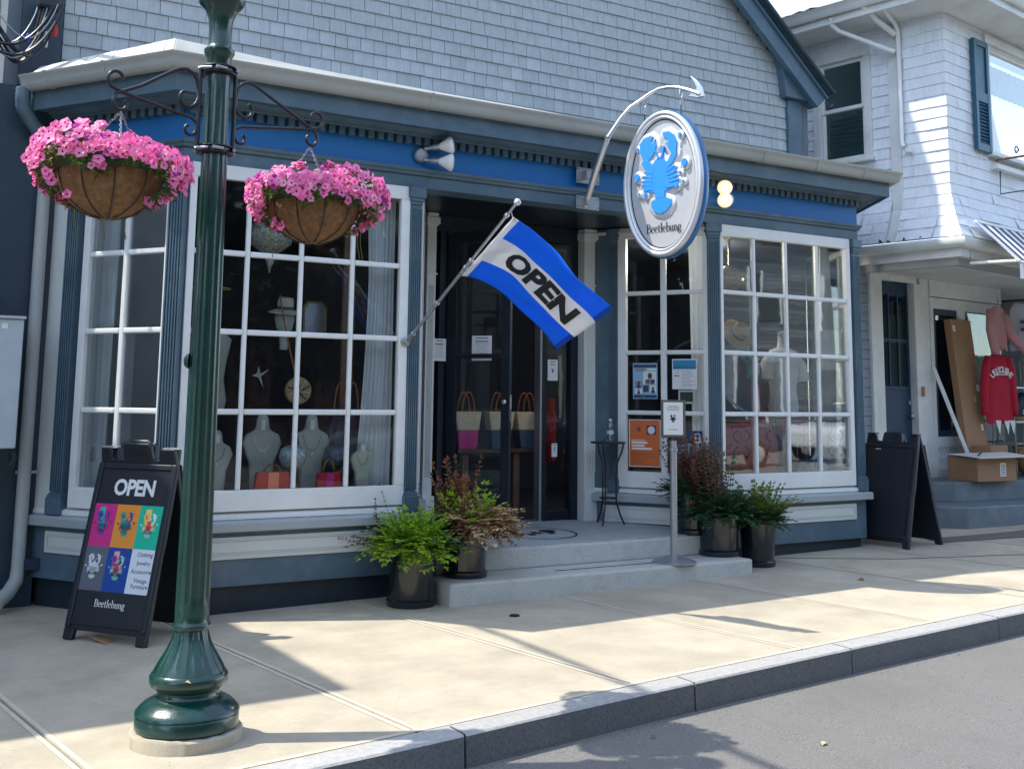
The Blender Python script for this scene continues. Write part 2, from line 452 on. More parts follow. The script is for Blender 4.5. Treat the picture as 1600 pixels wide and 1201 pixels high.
# text as mesh lying in local XZ plane facing -y
def text_mesh(s, size, bold=0.0, ext=0.0, align='CENTER', shear=0.0, spacing=1.0):
    cu = bpy.data.curves.new('txt', 'FONT'); cu.body = s; cu.size = size; cu.align_x = align; cu.align_y = 'CENTER'
    cu.offset = bold*size; cu.extrude = ext; cu.shear = shear; cu.space_character = spacing; cu.resolution_u = 3
    o = bpy.data.objects.new('txt', cu); COL.objects.link(o)
    dg = bpy.context.evaluated_depsgraph_get()
    me = bpy.data.meshes.new_from_object(o.evaluated_get(dg))
    bpy.data.objects.remove(o); bpy.data.curves.remove(cu)
    me.transform(Matrix.Rotation(R(90), 4, 'X'))
    me.materials.clear()
    return me
def text_obj(name, s, size, m, parent, M4, bold=0.0, ext=0.0, world=True, **k):
    me = text_mesh(s, size, bold, ext, **k); me.materials.append(m)
    return inst(name, me, parent, M4, world=world)

# serif lettering drawn as strokes
def ribbon(mb, pts, ws, mi=0, d=0.0):
    P = [Vector((p[0], p[1])) for p in pts]
    vs = []
    for i, p in enumerate(P):
        t = (P[min(i+1, len(P)-1)]-P[max(i-1, 0)]).normalized(); n = Vector((-t.y, t.x))*ws[i]/2
        vs += [(p.x+n.x, d, p.y+n.y), (p.x-n.x, d, p.y-n.y)]
    mb.add(vs, [(2*i, 2*i+1, 2*i+3, 2*i+2) for i in range(len(P)-1)], mi)
def arc(cx, cy, rx, ry, a0, a1, n=14): return [(cx+rx*math.cos(R(a0+(a1-a0)*i/n)), cy+ry*math.sin(R(a0+(a1-a0)*i/n))) for i in range(n+1)]
def aw(a0, a1, n, hv, lo): return [lo+(hv-lo)*abs(math.cos(R(a0+(a1-a0)*i/n)))**1.3 for i in range(n+1)]
def glyph(mb, ch, x, T=0.095):
    t = 0.04
    def stem(sx, z0, z1, foot=True, head=True):
        ribbon(mb, [(x+sx, z0), (x+sx, z1)], [T, T])
        if foot: ribbon(mb, [(x+sx-.085, z0+t/2), (x+sx+.085, z0+t/2)], [t, t])
        if head: ribbon(mb, [(x+sx-.09, z1-t*1.6), (x+sx, z1-t*.3)], [t*1.2, t*1.2])
    def cur(cx, cz, rx, rz, a0, a1, n=14): ribbon(mb, [(x+p[0], p[1]) for p in arc(cx, cz, rx, rz, a0, a1, n)], aw(a0, a1, n, T, t))
    if ch == 'B':
        ribbon(mb, [(x+.1, 0), (x+.1, .7)], [T*1.1]*2); ribbon(mb, [(x, .015), (x+.26, .015)], [t]*2); ribbon(mb, [(x, .685), (x+.24, .685)], [t]*2)
        cur(.22, .53, .17, .157, 90, -90); cur(.24, .19, .2, .178, 90, -90); ribbon(mb, [(x+.1, .37), (x+.25, .37)], [t]*2); return .52
    if ch == 'e':
        cur(.19, .225, .155, .215, 15, 320, 20); ribbon(mb, [(x+.05, .27), (x+.34, .27)], [t]*2); return .40
    if ch == 't': stem(.12, .03, .58, False, False); ribbon(mb, [(x+.02, .43), (x+.27, .43)], [t]*2); cur(.2, .08, .08, .075, 180, 300, 8); return .30
    if ch == 'l': stem(.11, 0, .74); return .25
    if ch == 'b': stem(.09, .02, .74, False); cur(.22, .225, .155, .215, 150, -150, 20); return .45
    if ch == 'u': stem(.08, .12, .44, False); stem(.33, 0, .44); cur(.2, .13, .12, .12, 180, 340, 10); return .46
    if ch == 'n': stem(.09, 0, .44); stem(.34, 0, .30, True, False); cur(.215, .3, .125, .13, 0, 160, 10); return .46
    if ch == 'g': cur(.18, .28, .13, .15, 0, 360, 20); cur(.18, -.08, .16, .10, 0, 360, 20); cur(.1, .07, .06, .07, 100, 260, 6); ribbon(mb, [(x+.26, .38), (x+.38, .42)], [t]*2); return .42
    return .25
def serif(s, width):
    mb = MB(); x = 0
    for ch in s: x += glyph(mb, ch, x)
    k = width/x
    mb.v = [((v[0]-x/2)*k, v[1], v[2]*k) for v in mb.v]
    return mb

# lobster emblem polygons (unit coordinates, x right, z up)
def _n(pts): return [((x-348)/412.0, (668-y)/412.0) for x, y in pts]
def seg(x0, y0, x1, y1, w0, w1):
    dx, dy = x1-x0, y1-y0; l = math.hypot(dx, dy); nx, ny = -dy/l, dx/l
    return _n([(x0+nx*w0, y0+ny*w0), (x1+nx*w1, y1+ny*w1), (x1-nx*w1, y1-ny*w1), (x0-nx*w0, y0-ny*w0)])
def circ(x, y, r, n=10): return _n([(x+r*.62*math.cos(2*PI*k/n+.3), y+r*math.sin(2*PI*k/n+.3)) for k in range(n)])
LOB = {
 'body': [_n([(330,515),(355,518),(380,548),(396,600),(394,690),(380,745),(298,745),(284,690),(282,600),(294,555)]), _n([(296,600),(262,596),(240,612),(262,640),(228,668),(250,690),(226,700),(250,735),(300,748)]), _n([(384,600),(430,585),(452,600),(428,632),(460,655),(436,676),(464,700),(440,722),(380,748)])],
 'tail': [_n([(304,744),(372,744),(370,790),(312,790)]), _n([(318,794),(380,790),(410,806),(412,838),(385,878),(345,896),(308,882),(285,848),(285,808)])],
 'clawl': [_n([(240,372),(285,362),(300,372),(282,405),(297,418),(312,388),(318,440),(302,490),(268,530),(232,520),(215,470),(210,410)]), _n([(235,517),(268,530),(300,570),(305,612),(278,605),(240,580),(222,545)])],
 'clawr': [_n([(362,355),(400,352),(432,380),(450,430),(447,480),(418,508),(398,470),(378,420),(396,425),(388,396),(368,392)]), _n([(415,500),(448,482),(446,520),(420,570),(378,612),(374,572),(400,540)])],
 'legs': [seg(296,618,240,598,8,4), seg(294,645,226,630,8,4), seg(292,668,222,662,8,4), seg(292,690,222,688,13,6), seg(294,715,236,725,16,7), seg(240,735,262,700,8,8),
          seg(382,618,440,590,8,4), seg(384,645,450,625,8,4), seg(384,668,455,658,8,4), seg(384,690,462,682,13,6), seg(380,715,446,718,16,7)],
 'feel': [seg(334,524,306,452,5,3), seg(352,524,366,448,6,6)],
 'dots': [circ(192,632,26), circ(497,578,28), circ(247,757,17), circ(447,722,18), circ(470,388,15), circ(196,440,11), circ(488,700,10), circ(470,640,10), circ(205,747,8)],
}
def lobster(mb, sx, sz, depth, T=None, mis=None, keys=None, y0=0.0):
    for k in (keys or LOB):
        for pl in LOB[k]:
            mb.prism([(x*sx, z*sz) for x, z in pl], y0, y0-depth, T, (mis or {}).get(k, 0))
# ================================================================== GROUND
KP = [(-14, 3.2), (-4, 4.05), (0, 4.41), (2.325, 4.62), (3.415, 4.745), (4.761, 4.87), (6.595, 5.02), (7.6, 5.10), (12, 5.45), (40, 8.0)]
def ky(x):
    for (a, b), (c, d) in zip(KP, KP[1:]):
        if a <= x <= c: return b+(d-b)*(x-a)/(c-a)
    return KP[-1][1] if x > 0 else KP[0][1]
mb = MB()
XS = [-200, -60, -14, -4, 0, 3, 6, 9, 14, 40, 80, 200]
for a, b in zip(XS, XS[1:]):
    za, zb = [gz(max(-14, min(40, q)))-0.145 for q in (a, b)]
    mb.quad((a, -200, za), (b, -200, zb), (b, ky(b)+.05, zb), (a, ky(a)+.05, za))
struct('road', mb, MT['asphalt'])
mb = MB()
for a, b in zip(XS, XS[1:]):
    za, zb = [gz(max(-14, min(40, q)))-0.03 for q in (a, b)]
    mb.quad((a, ky(a)+.1, za), (b, ky(b)+.1, zb), (b, 200, zb), (a, 200, za))
ground = struct('ground', mb, MT['stepc'])

# kerb: granite stones
kerb = bpy.data.objects.new('kerb', None); COL.objects.link(kerb); kerb['kind'] = 'structure'
kx = [-6, -4.1, -2.2, -.4, 1.2, 2.62, 4.1, 5.42, 7.0, 8.6, 10.3, 12.0, 14.0, 16]
rk = random.Random(3)
for a, b in zip(kx, kx[1:]):
    a2, b2 = a+.006, b-.006
    n = 4; mb = MB(); ring = []
    for i in range(n+1):
        x = a2+(b2-a2)*i/n; y = ky(x); z = gz(x)
        j = rk.uniform(-.004, .004)
        ring.append([(x, y-.012+j, z-.32), (x, y+j*.6, z-.008), (x, y+.01, z+.001), (x, y+.15, z+.002), (x, y+.15, z-.32)])
    for i in range(n+1): mb.v += ring[i]
    for i in range(n):
        for k in range(5):
            mb.f.append((i*5+k, (i+1)*5+k, (i+1)*5+(k+1) % 5, i*5+(k+1) % 5)); mb.m.append(1 if k in (1, 2) else 0)
    mb.f += [(0,1,2,3,4), tuple(n*5+k for k in (4,3,2,1,0))]; mb.m += [0, 0]
    obj('kerb_stone', mb, [MT['granite'], MT['granite_lit']], kerb)

# sidewalk: concrete slabs with tooled joints
walk = bpy.data.objects.new('sidewalk', None); COL.objects.link(walk); walk['kind'] = 'structure'
def jx(k, y): return 2.43+1.365*k-0.11*(y-5.0)
for k in range(-7, 14):
    for (yA, yB) in ((None, 8.35), (8.36, 11.5)):
        g = .006
        def P(kk, y, s): return (jx(kk, y)+s*g, y)
        xm = jx(k, 5)
        ya0 = ky(jx(k, 5))+.158 if yA is None else yA
        ya1 = ky(jx(k+1, 5))+.158 if yA is None else yA
        pts = [P(k, ya0, 1), P(k+1, ya1, -1), P(k+1, yB, -1), P(k, yB, 1)]
        mb = MB()
        top = [(x, y, gz(x)) for x, y in pts]; bot = [(x, y, gz(x)-.08) for x, y in pts]
        mb.add(top+bot, [(0,1,2,3), (0,4,5,1), (1,5,6,2), (2,6,7,3), (3,7,4,0)])
        o = obj('slab', mb, MT['concrete'], walk, bevel=.006)
mb = MB()
for k in range(-3, 8):     # tooled smooth edge strips beside each joint
    for s in (-1, 1):
        ya = ky(jx(k, 5))+.17
        vs = []
        for y in (ya, 8.3):
            for d in (.009, .034):
                x = jx(k, y)+s*d; vs.append((x, y, gz(x)+.0022))
        mb.add(vs, [(0,1,3,2)] if s > 0 else [(0,2,3,1)])
for a, b in zip(kx, kx[1:]):
    vs = []
    for x in (a, b):
        for d in (.166, .20): vs.append((x, ky(x)+d, gz(x)+.0026))
    mb.add(vs, [(0,2,3,1)])
obj('joint_edging', mb, MT['concrete_e'], walk)
# dark control joint running along the shop front
mb = MB()
pts = [(7.55, 7.95), (8.6, 7.2), (9.9, 6.75), (12.5, 6.3)]
for (x0, y0), (x1, y1) in zip(pts, pts[1:]):
    mb.quad((x0, y0, gz(x0)+.003), (x1, y1, gz(x1)+.003), (x1, y1+.022, gz(x1)+.003), (x0, y0+.022, gz(x0)+.003))
obj('expansion_joint', mb, flat('joint tar', (.05, .05, .05), .9), walk)
# dark brown strip beside the neighbouring steps
mb = MB()
pp = [(9.9, 7.72), (11.0, 7.55), (15.5, 7.6), (15.5, 7.95), (11.0, 7.92), (9.95, 8.0)]
mb.add([(x, y, gz(x)+.006) for x, y in pp], [(0,1,2,3,4,5)])
o = obj('pavement_strip', mb, mat('dark brown strip', (.13, .11, .10), .9, var=.3, vscale=90, bump=.5), walk)
# bits of litter and leaves on the paving
def bit(name, label, cat, x, y, z, s, m, rz):
    b = MB(); b.add([(-s, 0, .004), (0, -s*.5, .012), (s, 0, .003), (0, s*.5, .010), (0, 0, .016)], [(0,1,4), (1,2,4), (2,3,4), (3,0,4)])
    o = obj(name, b, m); o.location = (x, y, z); o.rotation_euler = (0, 0, rz); tag(o, label, cat)
bit('dead_leaf', 'small tan dead leaf lying alone on the asphalt road', 'leaf', 4.25, 4.05, gz(4.25)-.143, .03, MT['dry'], .6)
bit('dead_leaf', 'small reddish leaf lying on the sunlit far end of the sidewalk', 'leaf', 7.4, 6.6, gz(7.4)+.003, .05, MT['rust'], 1.2)
rgt = random.Random(44); gb = MB()
for _ in range(700):
    x = rgt.uniform(1.5, 10); d_ = abs(rgt.gauss(0, .05))+.004; s_ = rgt.uniform(.001, .0045)
    c_ = Vector((x, ky(x)-.016-d_, gz(x)-.1445)); a_ = rgt.uniform(0, 6)
    gb.add([c_+Vector((s_*math.cos(a_), s_*math.sin(a_), 0)), c_+Vector((s_*math.cos(a_+2.1), s_*math.sin(a_+2.1), 0)), c_+Vector((s_*math.cos(a_+4.2), s_*math.sin(a_+4.2), 0)), c_+Vector((0, 0, s_))], [(0,1,3), (1,2,3), (2,0,3)])
for _ in range(500):
    x = rgt.uniform(0, 10); y = rgt.uniform(ky(x)+.2, 7.3); s_ = rgt.uniform(.0008, .003); c_ = Vector((x, y, gz(x)+.0005)); a_ = rgt.uniform(0, 6)
    gb.add([c_+Vector((s_*math.cos(a_), s_*math.sin(a_), 0)), c_+Vector((s_*math.cos(a_+2.1), s_*math.sin(a_+2.1), 0)), c_+Vector((s_*math.cos(a_+4.2), s_*math.sin(a_+4.2), 0)), c_+Vector((0, 0, s_))], [(0,1,3), (1,2,3), (2,0,3)])
grit = obj('grit', gb, flat('grit', (.12, .10, .08), .9)); grit['kind'] = 'stuff'
bit('dead_leaf', 'tan leaf caught on the lower flare of the green lamp post', 'leaf', 1.476, 5.085, .262, .02, MT['dry'], 2.2)
bit('dead_leaf', 'tiny brown leaf on the road close to the kerb', 'leaf', 3.62, 4.56, gz(3.6)-.143, .018, MT['rust'], 1.9)
lid = MB().lathe([(.036, 0), (.036, .006), (.03, .01)], 16); o = obj('drain_cap', lid, MT['ink'], smooth=40); o.location = (4.22, 6.83, gz(4.22)+.001)
tag(o, 'small round black cap set into the sidewalk below the steps', 'drain cap')

# ================================================================== SHOP BUILDING
shop = thing('shop_building', 'slate blue shop with shingled gable, bay windows and royal blue frieze band', 'building', (5.2, 9.0, 0))
ANG = -58.0
dl = Vector((math.cos(R(ANG)), math.sin(R(ANG))))
B = Vector((2.09, 7.915)); A = B-dl*1.26
C = Vector((3.99, 7.915)); D = Vector((4.56, 9.0))
G = Vector((7.03, 7.915)); E_ = G-dl*1.2
H = Vector((8.98, 7.915)); I = Vector((9.62, 8.97))
bayL = [tuple(A), tuple(B), tuple(C), tuple(D)]
bayR = [tuple(E_), tuple(G), tuple(H), tuple(I)]
roofp = [tuple(A), tuple(B), tuple(H), tuple(I)]
W = lambda n, mb, m, **k: obj(n, mb, m, shop, **k)
def prof(o0, o1, z0, z1): return [(o0, z0), (o1, z0), (o1, z1), (o0, z1)]
for bay in (bayL, bayR):
    mb = MB().sweep(bay, prof(-.25, -.055, -.1, .19)); W('plinth', mb, MT['trimd'])
    mb = MB().sweep(bay, prof(-.25, 0, .19, .562)); W('base_panel', mb, MT['trim'], bevel=.004)
    mb = MB().sweep(bay, [(-.25, .60), (-.25, .564), (.062, .564), (.066, .57), (.066, .622), (.058, .632), (0, .644), (-.25, .644)]); W('window_sill', mb, MT['sill'], bevel=.003)
    mb = MB().sweep(bay, [(-.06, .646), (.012, .646), (.012, .676), (-.06, .70)]); W('sill_moulding', mb, MT['white'])
def inset_panel(p0, ang, u0, u1):
    T = F(p0, ang)
    mb = MB()
    mb.box(u0, u1, -.016, .01, .375, .528, T); 
    p = W('inset_panel', mb, MT['panelw'], bevel=.006)
    mb = MB()
    mb.box(u0+.03, u1-.03, -.024, -.0165, .412, .418, T); mb.box(u0+.03, u1-.03, -.024, -.0165, .50, .506, T)
    mb.box(u0+.03, u0+.036, -.024, -.0165, .418, .50, T); mb.box(u1-.036, u1-.03, -.024, -.0165, .418, .50, T)
    mb.box(u0+.045, u1-.045, -.0205, -.0165, .425, .493, T)
    obj('panel_bead', mb, MT['panelw'], p)
inset_panel(A, ANG, .14, 1.14)
inset_panel(B, 0, .12, 1.80)
inset_panel(E_, ANG, .10, 1.10)
inset_panel(G, 0, .12, 1.80)

# windows ------------------------------------------------------------
ROWS = [.845, 1.372, 1.412, 1.937, 1.977, 2.502, 2.542, 3.055]
def bay_window(label, p0, ang, u0, u1, gl, bot=.70, top=3.157, rows=ROWS):
    """gl: list of glass (start,end) along u"""
    T = F(p0, ang)
    wn = bpy.data.objects.new('window', None); COL.objects.link(wn); wn.parent = shop
    wn.matrix_parent_inverse = wm(shop).inverted(); wn['label'] = label
    ga, gb = gl[0][0], gl[-1][1]
    for nm, bx in (('bottom_rail', (u0, u1, bot, rows[0])), ('top_rail', (u0, u1, rows[-1], top)), ('stile', (u0, ga, rows[0], rows[-1])), ('stile', (gb, u1, rows[0], rows[-1]))):
        mb = MB().box(bx[0], bx[1], -.008, .05, bx[2], bx[3], T)
        obj(nm, mb, MT['white'], wn, bevel=.004)
    for (a, b), (c, d) in zip(gl, gl[1:]):
        mb = MB().prism([(b, rows[0]), (c, rows[0]), (c, rows[-1]), (b, rows[-1])], .004, .04, T)
        obj('muntin', mb, MT['white'], wn, bevel=.009)
    for i in range(1, len(rows)-1, 2):
        for a, b in gl:
            mb = MB().box(a, b, .0, .042, rows[i], rows[i+1], T)
            obj('muntin', mb, MT['white'], wn, bevel=.010)
    rg = random.Random(len(label))
    for i in range(0, len(rows), 2):
        for a, b in gl:
            cx_, cz = (a+b)/2, (rows[i]+rows[i+1])/2
            me = MB().box(-(b-a)/2-.004, (b-a)/2+.004, -.002, .002, -(rows[i+1]-rows[i])/2-.004, (rows[i+1]-rows[i])/2+.004).mesh('pane', MT['glass'])
            t = T @ Matrix.Translation((cx_, .028, cz)) @ Matrix.Rotation(rg.uniform(-.007, .007), 4, 'Z') @ Matrix.Rotation(rg.uniform(-.006, .006), 4, 'X')
            inst('pane', me, wn, t)
    return wn
def cols(a, b, n, m=.034):
    w_ = (b-a-(n-1)*m)/n
    return [(a+i*(w_+m), a+i*(w_+m)+w_) for i in range(n)]
# u measured from the facet's left end
bay_window('angled two-pane-wide window at the far left of the shop', A, ANG, 1.26-.925, 1.26-.115, [(1.26-.862, 1.26-.535), (1.26-.49, 1.26-.13)])
bay_window('wide display window left of the entrance', B, 0, .055, 1.79, cols(.105, 1.715, 4))
bay_window('angled window full of posters beside the entrance', E_, ANG, 1.2-.955, 1.2-.05, [(1.2-.872, 1.2-.53), (1.2-.473, 1.2-.108)])
bay_window('wide display window at the right of the entrance', G, 0, .075, 1.815, cols(.11, 1.76, 4))
bay_window('hidden inner splay window of the left bay', C, 62.3, .12, 1.1, cols(.18, 1.05, 2))
bay_window('far end splay window of the right bay', H, 58.7, .12, 1.1, cols(.18, 1.05, 2))

def pilaster(x, y, ang, wd=.118, z0=.646, z1=3.158, dep=.10, m=None, flutes=5, bh=.15):
    T = F((x, y), ang); m = m or MT['trim']
    mb = MB()
    h = wd/2
    mb.box(-h, h, -dep*.35, dep*.6, z0+bh, z1-.14, T)                    # shaft core
    fw_ = wd/(2*flutes+1)
    for i in range(flutes+1):
        x0 = -h+2*i*fw_; mb.box(x0, x0+fw_, -dep*.35-.012, -dep*.35, z0+bh+.015, z1-.17, T)
    o = obj('pilaster', mb, m, shop, bevel=.002)
    mb = MB()
    q = h+.016
    mb.box(-q, q, -dep*.35-.03, dep*.6, z0, z0+bh-.03, T)
    mb.box(-q+.006, q-.006, -dep*.35-.024, dep*.6, z0+bh-.03, z0+bh-.012, T)
    mb.box(-h-.004, h+.004, -dep*.35-.016, dep*.6, z0+bh-.012, z0+bh, T)
    obj('pilaster_base', mb, m, o, bevel=.004)
    mb = MB()
    mb.box(-h-.003, h+.003, -dep*.35-.015, dep*.6, z1-.14, z1-.115, T)
    mb.box(-h-.012, h+.012, -dep*.35-.024, dep*.6, z1-.115, z1-.085, T)
    mb.box(-q-.006, q+.006, -dep*.35-.034, dep*.6, z1-.085, z1, T)
    obj('pilaster_capital', mb, m, o, bevel=.005)
pilaster(2.085, 7.955, -42)
pilaster(3.93, 7.945, 4, wd=.10)
pilaster(7.045, 7.955, -22, wd=.11)
pilaster(8.925, 7.945, 6, wd=.105)
pp_ = A+dl*.225; pilaster(pp_.x+.02, pp_.y+.02, ANG, wd=.12)
pp_ = E_+dl*.20; pilaster(pp_.x+.03, pp_.y+.02, ANG, wd=.085)
# plain boards beyond the end pilasters
mb = MB().box(.0, .155, -.004, .05, .644, 3.158, F(A, ANG)); W('corner_board', mb, MT['panelw'], bevel=.003)
mb = MB().box(.0, .155, .002, .05, .644, 3.158, F(E_, ANG)); W('corner_board', mb, MT['trim'], bevel=.003)

# entablature ---------------------------------------------------------
W('architrave', MB().sweep(roofp, [(-.22, 3.16), (.0, 3.16), (.0, 3.172), (-.004, 3.174), (-.004, 3.256), (-.22, 3.256)]), MT['trim'], bevel=.002)
W('architrave_moulding', MB().sweep(roofp, [(-.2, 3.258), (.012, 3.258), (.022, 3.272), (.022, 3.280), (.034, 3.286), (.04, 3.298), (.04, 3.310), (0, 3.316), (-.2, 3.316)]), MT['trim'])
W('frieze_band', MB().sweep(roofp, prof(-.2, -.006, 3.318, 3.58)), MT['blue'])
W('cornice_bed', MB().sweep(roofp, [(-.1, 3.560), (.052, 3.560), (.056, 3.570), (.085, 3.574), (.11, 3.588), (.13, 3.604), (.17, 3.607), (.17, 3.62), (-.1, 3.62)]), MT['trim'])
W('soffit', MB().sweep(roofp, [(-.2, 3.622), (.262, 3.598), (.262, 3.622), (-.2, 3.64)]), MT['trim'])
W('fascia', MB().sweep(roofp, [(.264, 3.582), (.284, 3.582), (.288, 3.80), (.264, 3.80)]), MT['trim'], bevel=.002)
gp = [(.29, 3.80), (.29, 3.728), (.31, 3.716), (.345, 3.714), (.372, 3.728), (.385, 3.76), (.398, 3.80), (.412, 3.812), (.412, 3.822), (.398, 3.822), (.386, 3.806), (.30, 3.806)]
gutter = W('gutter', MB().sweep(roofp, gp), MT['gutter'], smooth=50)
mb = MB()
def seam(p0, p1, t):
    p = Vector(p0).lerp(Vector(p1), t); d = (Vector(p1)-Vector(p0)).normalized(); q = p+d*.014
    sp = [(.288, 3.84), (.288, 3.722), (.306, 3.708), (.346, 3.706), (.378, 3.722), (.392, 3.758), (.404, 3.8), (.418, 3.826), (.40, 3.832), (.30, 3.832)]
    return MB().sweep([tuple(p), tuple(q)], sp)
for a, b, t in ((A, B, .2), (A, B, .66), (B, H, .255), (B, H, .55), (B, H, .76), (B, H, .86), (B, H, .955)):
    obj('gutter_seam', seam(a, b, t), MT['gutter'], gutter)
# dentils
dm = MB().box(-.0235, .0235, -.048, 0, 0, .060).mesh('dentil', MT['trim'])
def dentils(p0, p1, sp=.0805, ang=0):
    p0, p1 = Vector(p0), Vector(p1); n = int((p1-p0).length/sp)
    for i in range(n):
        p = p0.lerp(p1, (i+.5)/n)
        inst('dentil', dm, shop, Matrix.Translation((p.x, p.y, 3.499)) @ Matrix.Rotation(R(ang), 4, 'Z'))
dentils(B, H); dentils(A, B, ang=ANG); dentils(H, I, ang=58.7)
# low roof over the bays: a raked edge band, then a nearly flat deck
mb = MB()
low = [(A.x-.285, A.y-.17, 3.815), (B.x-.205, 7.535, 3.815), (2.9, 7.535, 3.815), (4.1, 7.535, 3.815), (H.x+.22, 7.535, 3.815), (I.x+.30, I.y-.17, 3.815)]
hi = [(1.25, 8.97, 3.955), (1.96, 7.77, 3.985), (2.87, 7.76, 3.938), (4.0, 7.76, 3.918), (9.07, 7.76, 3.885), (9.72, 8.97, 3.885)]
bk = [(1.3, 9.03, 3.99), (2.0, 9.03, 4.0), (2.9, 9.03, 3.99), (4.0, 9.03, 3.98), (9.0, 9.03, 3.96), (9.6, 9.03, 3.95)]
for i in range(5):
    mb.add([low[i], low[i+1], hi[i+1], hi[i]], [(0,1,2,3)]); mb.add([hi[i], hi[i+1], bk[i+1], bk[i]], [(0,1,2,3)], 1)
W('bay_roof', mb, [mat('shaded roof edge', (.34, .355, .34), .6, var=.12, vscale=4, damt=.4, dirt=(.24, .25, .24), dscale=5), MT['roof']])  # front edge greyed in its colour, as less sunlit than the left tabs
rr = random.Random(5)
MT['tab'] = mat('pale roof tab', (.62, .62, .57), .85, var=.1, vary=.3)
sA, sB = Vector(low[0]), Vector(low[1]); hA, hB = Vector(hi[0]), Vector(hi[1])
t = 0
while t < .98:
    t2 = min(1, t+rr.uniform(.06, .15)); g = .002; e = Vector((-.004, -.003, .005*rr.random()+.003))
    p = [sA.lerp(sB, t+g)+e, sA.lerp(sB, t2-g)+e, hA.lerp(hB, t2-g)+e, hA.lerp(hB, t+g)+e]
    q = [v-e*1.2 for v in p]
    inst('roof_shingle', MB().add(p+q, [(0,1,2,3), (0,4,5,1), (3,2,6,7), (1,5,6,2), (0,3,7,4)]).mesh_raw('roof_shingle', MT['tab']), shop, Matrix.Identity(4))
    t = t2
# gable wall -----------------------------------------------------------
mb = MB().prism([(1.0, 3.2), (9.46, 3.2), (9.46, 4.9), (5.2, 8.6), (1.0, 4.95)], 9.02, 9.2)
mb.box(1.0, 1.06, 9.2, 14.8, 0, 5.0); mb.box(9.40, 9.46, 9.2, 14.8, 0, 5.0); mb.box(1.0, 9.46, 14.8, 15, 0, 5)
gable = W('wall', mb, MT['shingle_dk'])
# lower main wall beside the bays
W('side_wall', MB().box(.9, 1.44, 8.99, 9.04, -.1, 3.8), MT['navy'])
W('side_wall', MB().box(9.6, 9.75, 8.97, 9.04, -.1, 3.8), MT['trim'])
def rake_x(z): return 9.04 if z < 4.93 else 9.04-(z-5.06)*.80
EXP = .1255
shp = {}
cand = []
z = 3.93; rowi = 0
rs = random.Random(11)
while z < 6.6:
    zt = z+EXP; xr = 9.10 if z < 4.86 else min(9.012, 9.006-(z+EXP-5.342)*1.14+.06)
    x = 1.40+(0 if rowi % 2 else .0)
    first = rs.uniform(.04, .15)
    while x < xr-.02:
        wd = first if first else rs.choice([.09, .12, .14, .16, .18, .20, .24]) + rs.uniform(-.01, .01)
        first = None
        wd = min(wd, xr-x)
        cand.append((x, z, wd)); x += wd
    z += EXP; rowi += 1
def shingle_mesh(wd, T=None, mb=None, h=EXP+.012):
    mb = mb or MB(); g = .0022
    vs = [(g, -.021, 0), (wd-g, -.021, 0), (wd-g, -.006, h), (g, -.006, h), (g, -.001, 0), (wd-g, -.001, 0), (wd-g, 0, h), (g, 0, h)]
    mb.add(vs, [(0,1,2,3), (0,4,5,1), (1,5,6,2), (3,7,4,0)], 0, T); return mb
rest = MB(); cnt = 0
vis = sorted(cand, key=lambda c: (c[1]-4.0)*2.2+abs(c[0]-5)*0.12+(0 if c[1] < 5.9 else 9))
for x, z, wd in vis:
    jit = rs.uniform(-.002, .002)
    T = Matrix.Translation((x, 9.02+rs.uniform(-.002, .001), z+jit))
    if cnt < 300 and z < 6.0:
        key = round(wd, 2)
        if key not in shp: shp[key] = shingle_mesh(key).mesh_raw('shingle', MT['shingle'])
        o = inst('shingle', shp[key], gable, T @ Matrix.Diagonal((wd/key, 1, 1, 1))); cnt += 1
    else:
        shingle_mesh(wd, T, rest)
obj('shingle_field', rest, MT['shingle'], gable, kind='stuff', raw=True)
# corner boards and raking cornice
W('corner_board', MB().box(1.10, 1.385, 8.96, 9.03, 3.8, 6.0), MT['navy'], bevel=.003)
W('corner_board', MB().box(9.10, 9.31, 8.965, 9.03, 3.9, 4.90), MT['trim'], bevel=.004)
mb = MB(); mb.prism([(9.012, 4.905), (9.36, 4.905), (9.45, 4.83), (8.93, 5.42)], 8.90, 9.0); W('rake_return', mb, MT['trim'], bevel=.004)
def rake(o0, o1, y0, y1, m, nm):
    d = Vector((-.755, .656)); n = Vector((.656, .755)); base = Vector((9.42, 4.822))
    L = 5.55
    k0 = -.02 if o0 > .15 else 0
    p = [base+n*o0+d*k0, base+n*o1+d*(k0-.02), base+n*o1+d*L, base+n*o0+d*L]
    W(nm, MB().prism([tuple(q) for q in p], y0, y1), m, bevel=.004)
    W(nm, MB().prism([(10.46-q.x, q.y+.02) for q in p], y0, y1), m)
rake(0, .165, 8.82, 8.90, MT['trim'], 'rake_board')
rake(.166, .20, 8.79, 8.90, MT['trim'], 'rake_moulding')
rake(.201, .225, 8.765, 8.90, MT['navy'], 'rake_moulding')
rake(.228, .262, 8.72, 14.9, MT['roofdk'], 'roof')
obj('eave_gutter_end', MB().lathe([(.05, 0), (.05, .05)], 12, T=Matrix.Translation((9.60, 8.84, 4.90)) @ Matrix.Rotation(R(90), 4, 'X'), a0=PI, a1=2*PI), MT['trim'], shop)
# tall rear wing (its upper edge throws the slanted shade on the neighbour)
W('rear_wing', MB().box(4.2, 8.4, 10.5, 14.6, 5.0, 11.4), MT['shingle_dk'])

